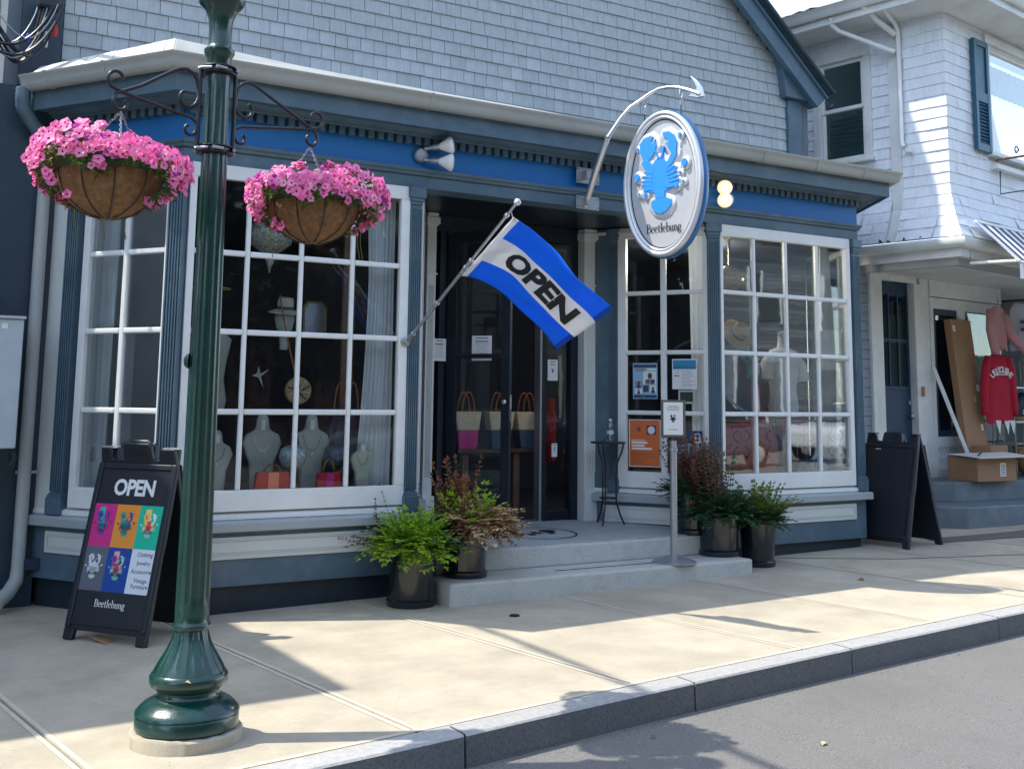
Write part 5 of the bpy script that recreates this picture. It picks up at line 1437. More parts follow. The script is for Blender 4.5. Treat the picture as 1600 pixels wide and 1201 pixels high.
obj('clip', MB().tube([flagpt(.0, .01), p0.lerp(p1, .965)], .003, 5), MT['steel'], fp)

# ================================================================== OVAL LOBSTER SIGN
SC = (5.756, 7.074, 3.259)
sg = thing('oval_sign', 'oval silver sign with a blue lobster and the shop name, hung from a curved bracket', 'sign', SC)
TO = Matrix.Translation(SC) @ Matrix.Rotation(R(-75), 4, 'Z')     # face looks down the street to the left
def oval(a, b, n=72): return [(a*math.cos(2*PI*k/n), b*math.sin(2*PI*k/n)) for k in range(n)]
hw_, hh_ = .395, .605
obj('sign_core', MB().prism(oval(hw_-.012, hh_-.012), -.012, .055, TO), MT['signface'], sg, smooth=40)
mb = MB(); n = 72; prs = [(.0, .045), (.0, -.022), (.006, -.036), (.020, -.044), (.034, -.040), (.042, -.028), (.047, -.033), (.056, -.037), (.066, -.030), (.068, -.010)]
vs = []
for o_, d in prs:
    for x, z in oval(hw_-o_, hh_-o_, n): vs.append((x, d, z))
mb.add(vs, [(i*n+k, i*n+(k+1) % n, (i+1)*n+(k+1) % n, (i+1)*n+k) for i in range(len(prs)-1) for k in range(n)], 0, TO)
obj('rim', mb, MT['signrim'], sg, smooth=60)
mb = MB(); vs = []
for o_, d in ((-.003, -.006), (-.010, .004), (-.011, .050), (-.002, .062), (.03, .064)):
    for x, z in oval(hw_-o_, hh_-o_, n): vs.append((x, d, z))
mb.add(vs, [(i*n+k, i*n+(k+1) % n, (i+1)*n+(k+1) % n, (i+1)*n+k) for i in range(4) for k in range(n)], 0, TO)
obj('blue_edge', mb, flat('sky blue sign edge', (.015, .13, .33), .3), sg, smooth=60)
mb = MB(); vs = []
for o_ in (.069, .079):
    for x, z in oval(hw_-o_, hh_-o_, n): vs.append((x, -.0135, z))
mb.add(vs, [(k, (k+1) % n, n+(k+1) % n, n+k) for k in range(n)], 0, TO); obj('rim_shadow_line', mb, MT['ink'], sg)  # dark ring painted in for the shadow of the rim's inner wall
# relief: pale splash under the lobster, then the blue lobster itself
LX, LZ = .64, .51
def blob(pl, k, m=40):
    """rounded outline around a polygon: radial support of the polygon grown by k"""
    mx = sum(p[0] for p in pl)/len(pl); mz = sum(p[1] for p in pl)/len(pl); out = []
    for i in range(m):
        a_ = 2*PI*i/m; c_, s_ = math.cos(a_), math.sin(a_); r_ = 0
        for j in range(len(pl)):
            (x0, z0), (x1, z1) = pl[j], pl[(j+1) % len(pl)]
            for q_ in (0, .25, .5, .75):
                px_, pz_ = x0+(x1-x0)*q_-mx, z0+(z1-z0)*q_-mz
                along = px_*c_+pz_*s_; off = abs(-px_*s_+pz_*c_)
                if along > -k and off < k: r_ = max(r_, along+math.sqrt(k*k-off*off))
        out.append((mx+c_*r_, mz+s_*r_))
    return out
spl = MB(); ii = 0; m_ = 40
for k_, pls in LOB.items():
    if k_ == 'feel': continue
    for pl in pls:
        ii += 1; P_ = [(x*LX, z*LZ+.028) for x, z in pl]
        kk = .040 if k_ in ('tail', 'body', 'clawl', 'clawr') else (.024 if k_ == 'dots' else .022)
        vs = []
        for f_, d_ in ((1.0, -.012), (.82, -.021), (.6, -.027), (.35, -.0285)):
            vs += [(x, d_-.0002*ii, z) for x, z in blob(P_, kk*f_, m_)]
        spl.add(vs, [(r_*m_+i, r_*m_+(i+1) % m_, (r_+1)*m_+(i+1) % m_, (r_+1)*m_+i) for r_ in range(3) for i in range(m_)]+[tuple(range(3*m_, 4*m_))], 0, TO)
obj('raised_splash', spl, MT['relief'], sg, smooth=60)
mb = MB(); ii = 0
for k_, pls in LOB.items():
    for pl in pls:
        ii += 1
        mb.prism([(x*LX, z*LZ+.028) for x, z in pl], -.02, -.0385-.00025*ii, TO)
obj('lobster', mb, MT['signblue'], sg, bevel=.0012)
bmz = serif('Beetlebung', .345)
bmz.v = [(x, y, z*1.25) for x, y, z in bmz.v]
obj('sign_lettering', bmz.mesh_raw('sign_lettering', flat('charcoal letters', (.02, .022, .026), .5)), None, sg)
sg.children[-1].matrix_basis = TO @ Matrix.Translation((.01, -.0165, -.40))
TA_ = F((5.54, 7.88), -75)
SP_ = lambda u, z: tuple(TA_ @ Vector((u, 0, z)))
arm_unused = [(.02, 3.17), (.113, 3.444), (.205, 3.645), (.254, 3.733), (.393, 3.878), (.496, 3.95), (.597, 3.995), (.697, 4.036), (.796, 4.062), (.893, 4.058), (.988, 4.037), (1.10, 3.99), (1.20, 3.94)]
arm = [(5.532, 7.87, 3.163), (5.49, 7.66, 3.416), (5.468, 7.51, 3.597), (5.47, 7.45, 3.679), (5.551, 7.38, 3.84), (5.606, 7.32, 3.929), (5.661, 7.26, 3.979), (5.707, 7.19, 4.03), (5.745, 7.11, 4.061)]+[SP_(*q) for q in ((.893, 4.058), (.988, 4.037), (1.10, 3.99), (1.20, 3.94))]
obj('bracket_pipe', MB().tube([a for a in arm[:4]], [.030, .030, .029, .024], 16), MT['chrome'], sg, smooth=60)
obj('bracket_arm', MB().tube([a for a in arm[3:]], [.020, .018, .017, .016, .016, .015, .015, .016, .020, .022], 14), MT['chrome'], sg, smooth=60)
obj('bracket_tip', MB().prism([(-.14, .0), (-.04, -.03), (.02, -.03), (.0, .05), (-.05, .12), (-.115, .17), (-.07, .10), (-.05, .05), (-.08, .03)], -.012, .012, Matrix.Translation(SP_(1.22, 3.945)) @ Matrix.Rotation(R(-75), 4, 'Z')), MT['chrome'], sg, bevel=.004)
for z0, z1 in ((3.36, 3.50), (3.135, 3.25)):
    pl = obj('wall_plate', MB().box(5.44, 5.68, 7.865, 7.874, z0, z1), MT['steel'], sg, bevel=.003)
    obj('clevis', MB().box(5.50, 5.53, 7.80, 7.865, z0+.03, z1-.03), MT['steel'], sg, bevel=.003)
    for x in (5.455, 5.665):
        for z in (z0+.02, z1-.02): obj('screw', MB().lathe([(.006, 0), (.006, .004)], 8, T=Matrix.Translation((x, 7.865, z)) @ Matrix.Rotation(R(90), 4, 'X')), MT['ink'], pl)
for u, z, zb_ in ((.644, 4.0, 3.83), (1.012, 4.02, 3.83)):
    q_ = SP_(u, z); cc, ss2 = math.cos(R(-75)), math.sin(R(-75))
    obj('hanging_link', MB().tube([(q_[0]+.014*math.cos(a), q_[1], z-.035+.04*math.sin(a)) for a in [2*PI*k/12 for k in range(13)]], .005, 6), MT['chrome'], sg, smooth=60)
    obj('shackle', MB().tube([(q_[0]+.012*math.cos(a)*cc, q_[1]+.012*math.cos(a)*ss2, z-.10+.03*math.sin(a)) for a in [2*PI*k/12 for k in range(13)]], .005, 6), MT['chrome'], sg, smooth=60)
    obj('hanging_wire', MB().tube([(q_[0], q_[1], z-.125), (q_[0], q_[1], zb_-.05)], .004, 6), MT['black'], sg)

# twin flood lamps on the blue band ---------------------------------
def flood(label, x, y, z, dirx, lit):
    t = thing('flood_lamp', label, 'flood lamp', (x, y, z), 0, 'twin flood lamps on the blue band')
    O('base_plate', MB().lathe([(.062, 0), (.062, .012), (.05, .028), (.02, .032)], 24, T=Matrix.Rotation(R(90), 4, 'X')), MT['steel'], t, smooth=40)
    for k, dz in enumerate((.115, -.085)):
        d = Vector((dirx*.82, -.55, dz*1.2)).normalized(); s0 = Vector((dirx*.02, -.03, dz*.45)); s1 = s0+d*.12
        O('socket', MB().tube([s0, s0+d*.05, s0+d*.06, s1], [.016, .016, .024, .026], 14), MT['steel'] if not lit else MT['steel'], t, smooth=40)
        q = Matrix.Translation(s1) @ (d if not lit else Vector((dirx*.72, -.7, 0)).normalized()).to_track_quat('Z', 'Y').to_matrix().to_4x4()
        O('lamp_bulb', MB().lathe([(.024, 0), (.03, .012), (.060, .07), (.070, .09), (.068, .105), (.05, .114), (.001, .118)], 24, T=q), MT['lampon'] if lit else MT['lampoff'], t, smooth=60)
        if lit: O('glowing_core', MB().lathe([(.001, .116), (.026, .117), (.03, .119), (.001, .125)], 20, T=q), MT['bulbon'], t, smooth=60)
flood('unlit pair of white flood lamps between the baskets and the flag', 3.955, 7.905, 3.42, 1, False)
flood('glowing pair of flood lamps just right of the oval sign', 7.21, 7.905, 3.40, -1, True)

# ================================================================== A-FRAME SIGNS
def a_frame(label, loc, rz, spread, ks=1.0, wd=.635, hg=1.14, handle=True):
    t = thing('sandwich_board', label, 'sandwich board', loc, rz)
    th_ = math.asin(spread/hg)
    Ts = []
    for s in (-1, 1):
        # panel local: x width, z height, front at -y
        T = Matrix.Rotation(PI if s > 0 else 0, 4, 'Z') @ Matrix.Translation((0, -spread, 0)) @ Matrix.Rotation(-th_, 4, 'X') @ Matrix.Diagonal((1.02, 1, ks, 1))
        h = wd/2; pn = bpy.data.objects.new('panel_frame', None); COL.objects.link(pn); pn.parent = t
        mb = MB()
        mb.prism([(-h, 0), (-h+.075, 0), (-h+.08, .055), (h-.08, .055), (h-.075, 0), (h, 0), (h-.012, .50), (h-.008, .56), (h-.018, 1.0), (h-.03, 1.12),
                  (h-.10, 1.12), (h-.115, 1.055), (.115, 1.05), (.105, 1.13), (.09, 1.15), (-.09, 1.15), (-.105, 1.13), (-.115, 1.05), (-h+.15, 1.055), (-h+.13, 1.12), (-h+.03, 1.12), (-h+.018, 1.0), (-h+.008, .56), (-h+.012, .50)], -.006, .03, T)
        O('frame', mb, MT['blackp'], pn, bevel=.008)
        for x0, x1 in ((-h+.012, -h+.05), (h-.05, h-.012)): O('edge_rib', MB().box(x0, x1, -.02, -.006, .07, 1.02, T), MT['blackp'], pn, bevel=.006)
        O('edge_rib', MB().box(-h+.05, h-.05, -.018, -.006, .085, .125, T), MT['blackp'], pn, bevel=.006)
        O('edge_rib', MB().box(-h+.05, h-.05, -.018, -.006, .985, 1.02, T), MT['blackp'], pn, bevel=.006)
        O('grip_slot', MB().box(-.07, .07, -.0075, .0315, 1.075, 1.12, T), MT['ink'], pn)
        Ts.append((T, pn))
    return t, Ts
sl_, Ts = a_frame('black sandwich board reading OPEN with six coloured lobster squares beside the lamp post', (1.825, 7.58, gz(1.83)), R(-54), .25, 1.075)
T, pn = Ts[0]
iw, ih = .545, .86; ix0, iz0 = -iw/2, .12
O('poster', MB().box(ix0, ix0+iw, -.010, -.0065, iz0, iz0+ih, T), flat('poster black', (.012, .015, .022), .35), sl_)
po = sl_.children[-1]
def PT(fx, fz, d=-.0108): return (ix0+iw*fx, d, iz0+ih*(1-fz))
text_obj('letters', 'OPEN', .128, MT['paper'], po, T @ Matrix.Translation(PT(.52, .125)), .035, world=False, spacing=.95)
sm = serif('Beetlebung', .235); o = obj('shop_name', sm.mesh_raw('shop_name', MT['paper']), None, po, world=False); o.matrix_basis = T @ Matrix.Translation(PT(.50, .915))
sqc = [((.55, .02, .20), {'body': (.02, .25, .3), 'tail': (.1, .05, .25), 'clawl': (.02, .08, .35), 'clawr': (.15, .03, .25), 'legs': (.3, .02, .2), 'feel': (.1, .02, .2), 'dots': (.25, .0, .1)}),
       ((.72, .26, .03), {'body': (.02, .2, .25), 'tail': (.0, .3, .22), 'clawl': (.01, .30, .27), 'clawr': (.05, .05, .28), 'legs': (.08, .1, .2), 'feel': (.3, .1, .05), 'dots': (.3, .02, .02)}),
       ((.0, .45, .28), {'body': (.75, .08, .03), 'tail': (.3, .5, .45), 'clawl': (.85, .45, .08), 'clawr': (.6, .8, .72), 'legs': (.7, .8, .5), 'feel': (.6, .8, .7), 'dots': (.4, .75, .7)}),
       ((.10, .11, .15), {'body': (.55, .62, .62), 'tail': (.45, .62, .52), 'clawl': (.65, .68, .68), 'clawr': (.55, .6, .62), 'legs': (.6, .65, .65), 'feel': (.6, .6, .6), 'dots': (.5, .58, .65)}),
       ((.0, .05, .28), {'body': (.45, .06, .1), 'tail': (.15, .42, .30), 'clawl': (.25, .05, .25), 'clawr': (.3, .55, .42), 'legs': (.35, .65, .5), 'feel': (.3, .6, .5), 'dots': (.2, .35, .6)}),
       ((.62, .68, .74), None)]
for q, (bgc, cols_) in enumerate(sqc):
    c_, r_ = q % 3, q//3
    fx0, fx1 = c_/3, (c_+1)/3; fz0, fz1 = (.236, .525) if r_ == 0 else (.525, .815)
    a = PT(fx0, fz1); b_ = PT(fx1, fz0)
    sqo = O('colour_square', MB().box(a[0], b_[0], -.0112, -.0101, a[2], b_[2], T), flat('square %d' % q, bgc, .45), po)
    cx_, cz = (a[0]+b_[0])/2, (a[2]+b_[2])/2
    if cols_:
        ms = []; mis = {}
        for k_, c3 in cols_.items(): mis[k_] = len(ms); ms.append(flat('lob %d %s' % (q, k_), c3, .5))
        mbz = MB(); Tq = T @ Matrix.Translation((cx_, -.0113, cz)) @ Matrix.Rotation(R(3), 4, 'Y')
        ii = 0
        for k_ in LOB:
            for plg in LOB[k_]:
                ii += 1; mbz.add([(x*.165, -.00012*ii, z*.108) for x, z in plg], [tuple(range(len(plg)))], mis[k_], Tq)
        # accents: shell segment lines
        ms.append(flat('lob line', (.01, .012, .03), .6)); li = len(ms)-1
        for zz in (.06, .0, -.06, -.12, -.20, -.26, -.32): mbz.add([(-.03, -.0045, zz*.108), (.03, -.0045, zz*.108), (.03, -.0045, (zz-.018)*.108), (-.03, -.0045, (zz-.018)*.108)], [(3,2,1,0)], li, Tq)
        mbz.add([(-.040, -.0045, .064), (-.036, -.0045, .066), (-.022, -.0045, .045), (-.026, -.0045, .043)], [(3,2,1,0)], li, Tq)
        if q in (0, 2, 4):
            ms.append(flat('lob patch %d' % q, {0: (.0, .45, .40), 2: (.95, .55, .15), 4: (.75, .35, .40)}[q], .5))
            mbz.add([(-.048, -.00004, .10), (-.006, -.00004, .106), (-.002, -.00004, .04), (-.044, -.00004, .03)], [(0,1,2,3)], len(ms)-1, Tq)
        sqo2 = bpy.data.objects.new('printed_lobster', mbz.mesh_raw('printed_lobster', ms)); COL.objects.link(sqo2); sqo2.parent = po
    else:
        for i_, wtx in enumerate(('Clothing', 'Jewelry', 'Accessories', 'Vintage', 'Furniture')):
            zz = (.095, .048, .0, -.050, -.083)[i_]
            text_obj('printed_word', wtx, .034, MT['ink'], po, T @ Matrix.Translation((cx_+.012, -.0116, cz+zz)), .008, world=False)
# hinges and cardboard wedge
for x in (-.245, .245): O('hinge', MB().box(x-.045, x+.045, -.035, .035, 1.165, 1.18), MT['chrome'], sl_, bevel=.003)
O('handle_bar', MB().tube([(-.08, 0, 1.07), (-.085, 0, 1.19), (-.06, 0, 1.21), (.06, 0, 1.21), (.085, 0, 1.19), (.08, 0, 1.07)], .016, 10), MT['blackp'], sl_, smooth=60)
wd_ = thing('cardboard_wedge', 'small tan cardboard piece wedged beneath the lobster sandwich board', 'wedge', (1.62, 7.50, gz(1.6)), R(-54))
O('card', MB().add([(-.06, -.02, .03), (.10, -.05, .002), (.07, .05, .004), (-.06, .06, .03), (-.06, -.02, .026), (.10, -.05, -.001), (.07, .05, 0), (-.06, .06, .026)], [(0,1,2,3), (7,6,5,4), (0,4,5,1), (1,5,6,2)]), MT['card'], wd_)
sr, Ts = a_frame('plain black sandwich board standing at the right end of the shop', (9.43, 7.92, gz(9.4)), R(-84), .30, hg=1.20)
for pn_ in list(sr.children):
    pass
for T, pn in Ts: O('blank_panel', MB().box(-.26, .26, -.010, -.0065, .12, .985, T), flat('blank black', (.005, .008, .016), .55), sr)
T, pn = Ts[0]
O('chalk_mark', MB().box(-.17, -.11, -.0115, -.0105, .965, .972, T), MT['paper'], sr)
for x in (-.245, .245): O('hinge', MB().box(x-.045, x+.045, -.035, .035, 1.085, 1.10), MT['blackp'], sr, bevel=.003)

# ================================================================== POTS
def pot(r0, r1, h):
    return MB().lathe([(r0*1.08, 0), (r0*1.10, .012), (r0*1.10, .04), (r0*1.04, .05), (r0, .055), (r0+(r1-r0)*.5, h*.55), (r1, h-.03), (r1*1.03, h-.025), (r1*1.03, h), (r1*.97, h), (r1*.95, h-.04), (.01, h-.045)], 48)
def frond(mb, p, d, ln, n, lw, mi, rg, droop=.5, plume=False):
    """a compound stem with paired leaflets"""
    d = d.normalized(); q = Vector(p); st_ = ln/n; pts = [Vector(p)]
    for i in range(n):
        d = (d+Vector((0, 0, -droop*st_))).normalized(); q = q+d*st_; pts.append(q.copy())
        s = d.cross(Vector((0, 0, 1))); s = s.normalized() if s.length > .05 else Vector((1, 0, 0))
        k = 1-.55*i/n
        if plume:
            for _ in range(3):
                a = rg.uniform(0, 2*PI); v = (s*math.cos(a)+s.cross(d)*math.sin(a)+d*.7).normalized()
                leafquad(mb, q, v, d, lw*k*rg.uniform(.7, 1.3), lw*.28, mi)
        else:
            for sg_ in (-1, 1):
                v = (s*sg_+d*.75+Vector((rg.uniform(-.3, .3),)*3)).normalized()
                leafquad(mb, q, v, Vector((rg.uniform(-.3, .3), rg.uniform(-.3, .3), 1)), lw*k*rg.uniform(.8, 1.2), lw*.42, mi)
    leafquad(mb, q, d, Vector((0, 0, 1)), lw*.7, lw*.35, mi)
    mb.tube([pts[0], pts[len(pts)//2], pts[-1]], .0018, 3, mi=len(MIX)-1, cap=False)
MIX = [0]
def plant_pot(label, loc, r0, r1, h, groups_, seed, mats_, spread=.24, lab='potted plant'):
    global MIX
    MIX = mats_
    t = thing('potted_plant', label, 'potted plant', loc, 0, 'black planters at the shop steps')
    O('pot', pot(r0, r1, h), MT['potm'], t, smooth=35)
    O('soil', MB().lathe([(r1*.9, h-.045), (r1*.6, h-.02), (.01, h-.01)], 20), MT['soil'], t, smooth=60)
    rg = random.Random(seed)
    for nm, cnt_, mi, ln, lw, tilt, droop, n, plume, cen in groups_:
        mb = MB()
        for k in range(cnt_):
            a = rg.uniform(0, 2*PI); tl = rg.uniform(tilt[0], tilt[1]); rr_ = r1*rg.uniform(0, .8)
            p = Vector((rr_*math.cos(a)+cen[0]*.3, rr_*math.sin(a)+cen[1]*.3, h-.03))
            d = Vector((math.sin(tl)*math.cos(a)+cen[0], math.sin(tl)*math.sin(a)+cen[1], math.cos(tl)+cen[2]))
            frond(mb, p, d, rg.uniform(ln[0], ln[1]), n, lw, mi, rg, droop, plume)
        o = O(nm, mb, mats_, t, raw=True); o['kind'] = 'stuff'
    return t
Z0 = (0, 0, 0)
plant_pot('black planter of bright green leafy fern with red plumes, standing left of the steps', (3.80, 7.58, gz(3.8)), .165, .180, .43,
 [('foliage', 430, 0, (.12, .30), .062, (.1, 1.5), 3.4, 6, False, (-.06, -.10, 0)), ('dark_foliage', 80, 1, (.18, .36), .06, (.5, 1.2), 2.2, 8, False, Z0),
  ('red_plumes', 4, 2, (.36, .46), .035, (.9, 1.15), .6, 14, True, (-.75, .3, .1)), ('red_plumes', 2, 2, (.42, .52), .032, (.1, .35), .2, 14, True, (-.2, .25, 0))], 3, [MT['leafb'], MT['leafd'], MT['plum'], MT['leafd']])
plant_pot('black planter of withered brown and rust coloured plant on the left end of lower step', (4.27, 7.62, .184), .150, .160, .37,
 [('withered_leaves', 330, 0, (.13, .31), .062, (.3, 1.4), 3.4, 7, False, (.16, -.22, .15)), ('foliage', 50, 1, (.18, .36), .07, (.1, .9), 2.0, 7, False, (-.05, 0, 0)),
  ('rusty_plumes', 26, 2, (.30, .54), .065, (.0, .38), .5, 16, True, (-.16, 0, .2)), ('rusty_plumes', 60, 2, (.12, .30), .04, (.7, 1.5), 2.5, 8, True, (.2, -.2, -.1)), ('red_plumes', 5, 4, (.3, .38), .035, (.9, 1.2), 1.6, 12, True, (-.6, -.1, .2))], 6,
 [MT['dry'], MT['leafb'], MT['rust'], MT['leafd'], MT['plum'], MT['leafd']])
plant_pot('black planter with brownish plumes standing back on the porch behind the steel sign stand', (6.70, 7.88, .345), .135, .145, .36,
 [('foliage', 150, 0, (.12, .25), .065, (.2, 1.4), 2.8, 7, False, Z0), ('brown_plumes', 90, 1, (.32, .52), .06, (.0, .6), .3, 14, True, (0, 0, .2))], 12, [MT['leafd'], MT['dkplum'], MT['leafd']])
plant_pot('black planter of dark green foliage on the right end of the lower step', (6.82, 7.66, .184), .165, .172, .37,
 [('foliage', 240, 0, (.13, .29), .068, (.3, 1.5), 2.8, 7, False, Z0), ('brown_plumes', 40, 1, (.34, .54), .06, (.0, .35), .3, 14, True, (-.15, .1, .2)), ('upright_stems', 8, 0, (.40, .52), .05, (.0, .25), .2, 10, False, (.08, 0, .2))], 15, [MT['leafd'], MT['dkplum'], MT['leafd']])
plant_pot('black planter of yellow green fern on the sidewalk at the right of the steps', (7.24, 7.62, gz(7.2)), .140, .160, .41,
 [('foliage', 170, 0, (.12, .25), .062, (.5, 1.5), 3.0, 7, False, Z0), ('yellow_foliage', 90, 1, (.18, .38), .06, (.1, .9), 1.2, 9, False, Z0)], 18, [MT['leafd'], MT['leafy'], MT['leafy']])

# ================================================================== SIGN STAND, TABLE, BOTTLE
ss = thing('sign_stand', 'grey steel stanchion holding a small framed lobster notice on the lower step', 'sign stand', (6.16, 7.47, .184))
O('base', MB().lathe([(.185, 0), (.185, .010), (.15, .028), (.08, .048), (.03, .062), (.028, .07)], 48), MT['steel'], ss, smooth=40)
O('pole', MB().lathe([(.030, .06), (.030, .90), (.036, .905), (.036, .935), (.028, .94), (.028, .99)], 24), MT['steel'], ss, smooth=40)
TSn = Matrix.Translation((0, 0, 0)) @ Matrix.Rotation(R(-30), 4, 'Z')
O('sign_frame', MB().box(-.10, .10, -.012, .022, 1.02, 1.33, TSn), flat('olive frame', (.09, .10, .075), .4), ss, bevel=.004)
O('frame_lip', MB().box(-.104, -.085, -.018, -.0125, 1.02, 1.33, TSn), flat('olive frame', (.09, .10, .075), .4), ss, bevel=.002)
O('frame_lip', MB().box(.085, .104, -.018, -.0125, 1.02, 1.33, TSn), flat('olive frame', (.09, .10, .075), .4), ss, bevel=.002)
O('paper_notice', MB().box(-.082, .082, -.015, -.0125, 1.04, 1.31, TSn), MT['paper'], ss)
mb = MB(); 
for k_ in LOB:
    for plg in LOB[k_]: mb.add([(x*.075, -.0156, 1.17+z*.048) for x, z in plg], [tuple(range(len(plg)))], 0, TSn)
for z, w__ in ((1.275, .04), (1.262, .055), (1.245, .05), (1.082, .04)): mb.add([(-w__, -.0156, z), (w__, -.0156, z), (w__, -.0156, z+.004), (-w__, -.0156, z+.004)], [(0,1,2,3)], 0, TSn)
O('printed_lobster', mb, MT['ink'], ss, raw=True)
tb = thing('side_table', 'small round black iron bistro table on curved legs beside the fluted white casing', 'table', (6.33, 8.62, .37))
O('table_top', MB().lathe([(.155, .735), (.165, .74), (.165, .752), (.155, .756), (.01, .756)], 32), MT['black'], tb, smooth=40)
for k in range(3):
    a = 2*PI*k/3+R(215); ca, sa = math.cos(a), math.sin(a)
    O('leg', MB().tube([(ca*r_, sa*r_, z) for r_, z in ((.145, .735), (.13, .66), (.085, .56), (.075, .40), (.078, .2), (.11, .10), (.13, .05), (.155, 0))], .0085, 8), MT['black'], tb, smooth=60)
O('stretcher_ring', MB().tube([(.078*math.cos(2*PI*k/20), .078*math.sin(2*PI*k/20), .24) for k in range(21)], .007, 6), MT['black'], tb, smooth=60)
bt = thing('water_bottle', 'clear plastic water bottle standing on the small iron table', 'bottle', (6.34, 8.60, 1.127))
O('bottle', MB().lathe([(.030, 0), (.033, .006), (.033, .05), (.031, .055), (.033, .06), (.033, .10), (.031, .105), (.033, .11), (.033, .13), (.026, .16), (.014, .178), (.013, .19)], 24), MT['bottle'], bt, smooth=50)
O('cap', MB().lathe([(.015, .188), (.015, .205), (.001, .206)], 18), MT['paper'], bt, smooth=40)
O('label_band', MB().lathe([(.0335, .065), (.0335, .10)], 24), flat('faint label', (.5, .56, .6), .4), bt, smooth=60)
# ================================================================== THINGS IN THE SHOP WINDOWS
def curtain(label, x0, x1, y, z0=.82, z1=3.1, ang=0, gather=None, waves=7):
    mb = MB(); n = waves*8; rows = 14; vs = []
    for j in range(rows+1):
        t = j/rows; z = z1+(z0-z1)*t
        a, b = (x0, x1) if gather is None else gather(t)
        for i in range(n+1):
            s = i/n; x = a+(b-a)*s
            vs.append((x, y+.02*math.sin(s*waves*2*PI+math.sin(t*5)*.5)+.008*math.sin(s*waves*5+t*3), z))
    mb.add(vs, [(j*(n+1)+i, j*(n+1)+i+1, (j+1)*(n+1)+i+1, (j+1)*(n+1)+i) for j in range(rows) for i in range(n)])
    o = obj('curtain', mb, MT['curtain'], smooth=180); tag(o, label, 'curtain'); return o
curtain('gathered white curtain at the right side of the left display window', 3.60, 3.84, 8.14, gather=lambda t: (3.62+.04*math.sin(t*3)-.10*max(0, t-.3), 3.86))
curtain('white curtain at the right side of the right display window', 8.62, 8.86, 8.20, gather=lambda t: (8.70-.05*t-(0 if t < .72 else .03), 8.84+.06*math.sin(t*3)))
cu = curtain('white curtain filling the left panes of the far left angled window', 0, .40, 0, gather=lambda t: (0, .40), waves=8)
cu.location = (A.x+.20, A.y+.02, 0); cu.rotation_euler = (0, 0, R(ANG)); 
cu = curtain('white curtain inside the poster window beside the entrance', 0, .22, 0, gather=lambda t: (.02+.03*t, .22), waves=4)
p_ = E_+dl*.90; cu.location = (p_.x+.10, p_.y+.07, 0); cu.rotation_euler = (0, 0, R(ANG))

def bust(label, x, y, z, h, m, beads=None, pend=True):
    t = thing('necklace_bust', label, 'jewellery bust', (x, y, z), R(-8), 'necklace display busts in the left window')
    w = h*.255
    pl = [(-w*.55, 0), (w*.55, 0), (w*.62, h*.35), (w, h*.62), (w*.85, h*.74), (w*.36, h*.80), (w*.30, h*.93), (w*.22, h), (-w*.22, h), (-w*.30, h*.93), (-w*.36, h*.80), (-w*.85, h*.74), (-w, h*.62), (-w*.62, h*.35)]
    O('bust_form', MB().prism(pl, -.03, .03), m, t, bevel=.02)
    n = 17
    pts = [(w*.5*math.sin(-1.25+2.5*k/(n-1)), -.034, h*.80-h*.30*math.cos(-1.25+2.5*k/(n-1))+h*.02) for k in range(n)]
    if beads:
        for q in pts: O('bead', MB().lathe([(.001, -.009), (.009, 0), (.001, .009)], 8, q), MT[beads], t, smooth=90)
    else:
        O('chain', MB().tube(pts, .0018, 4), MT['brass'], t); O('pendant', MB().box(-.006, .006, -.038, -.032, h*.44, h*.50), MT['chrome'], t)
    O('price_tag', MB().box(-.016, .016, -.036, -.0325, h*.80, h*.93), MT['paper'], t)
    return t
bust('pale bust with a pearl necklace above the red clutch', 2.84, 8.18, .81, .56, MT['velvet'], 'paper')
bust('tall grey bust between the two mosaic lamps', 3.24, 8.22, .81, .56, MT['velvet'])
bust('cream bust with fine chain beside the curtain', 3.60, 8.08, .81, .36, flat('cream linen', (.5, .5, .40), .85))
bust('round grey bust with silver collar beside the lamp post', 2.47, 8.08, .81, .45, MT['velvet'])
def mosaic(label, x, y, z, m, s=1):
    t = thing('mosaic_lamp', label, 'table lamp', (x, y, z), 0, 'mosaic table lamps in the left window')
    O('base', MB().lathe([(.06*s, 0), (.055*s, .015*s), (.02*s, .05*s), (.014*s, .09*s), (.028*s, .11*s), (.035*s, .125*s)], 20), MT['brass'], t, smooth=50)
    O('globe', MB().lathe([(.03*s, .125*s), (.07*s, .15*s), (.09*s, .20*s), (.08*s, .25*s), (.04*s, .28*s)], 24), m, t, smooth=60)
    O('finial', MB().lathe([(.042*s, .28*s), (.034*s, .32*s), (.02*s, .35*s), (.012*s, .40*s), (.001, .44*s)], 16), MT['black'], t, smooth=50)
mosaic('mosaic glass lamp with silver pattern right of the pearl bust', 3.035, 8.05, .83, MT['mosaic'], 1.15)
mosaic('dark blue mosaic lamp behind the red heart bag', 3.41, 8.12, .83, mat('dark mosaic', (.05, .09, .15), .25, var=.7, vscale=50, metal=.3), 1.15)
def handbag(name, label, x, y, z, w, h, d, m, band=None, rz=0, hh=.10, grp=None):
    t = thing(name, label, 'handbag', (x, y, z), R(rz), grp)
    O('body', MB().prism([(-w*.5, 0), (w*.5, 0), (w*.46, h*.6), (w*.42, h), (-w*.42, h), (-w*.46, h*.6)], -d/2, d/2), m, t, bevel=.012)
    if band: O('band', MB().box(-w*.14, w*.14, -d/2-.004, -d/2-.001, .005, h*.97), MT[band], t)
    for yy in (-d*.2, d*.2): O('handle', MB().tube([(w*.22*math.cos(a), yy, h*.95+hh*math.sin(a)) for a in [PI*k/10 for k in range(11)]], .005, 6), m if hh > .05 and band is None else MT['brass'], t, smooth=60)
    return t
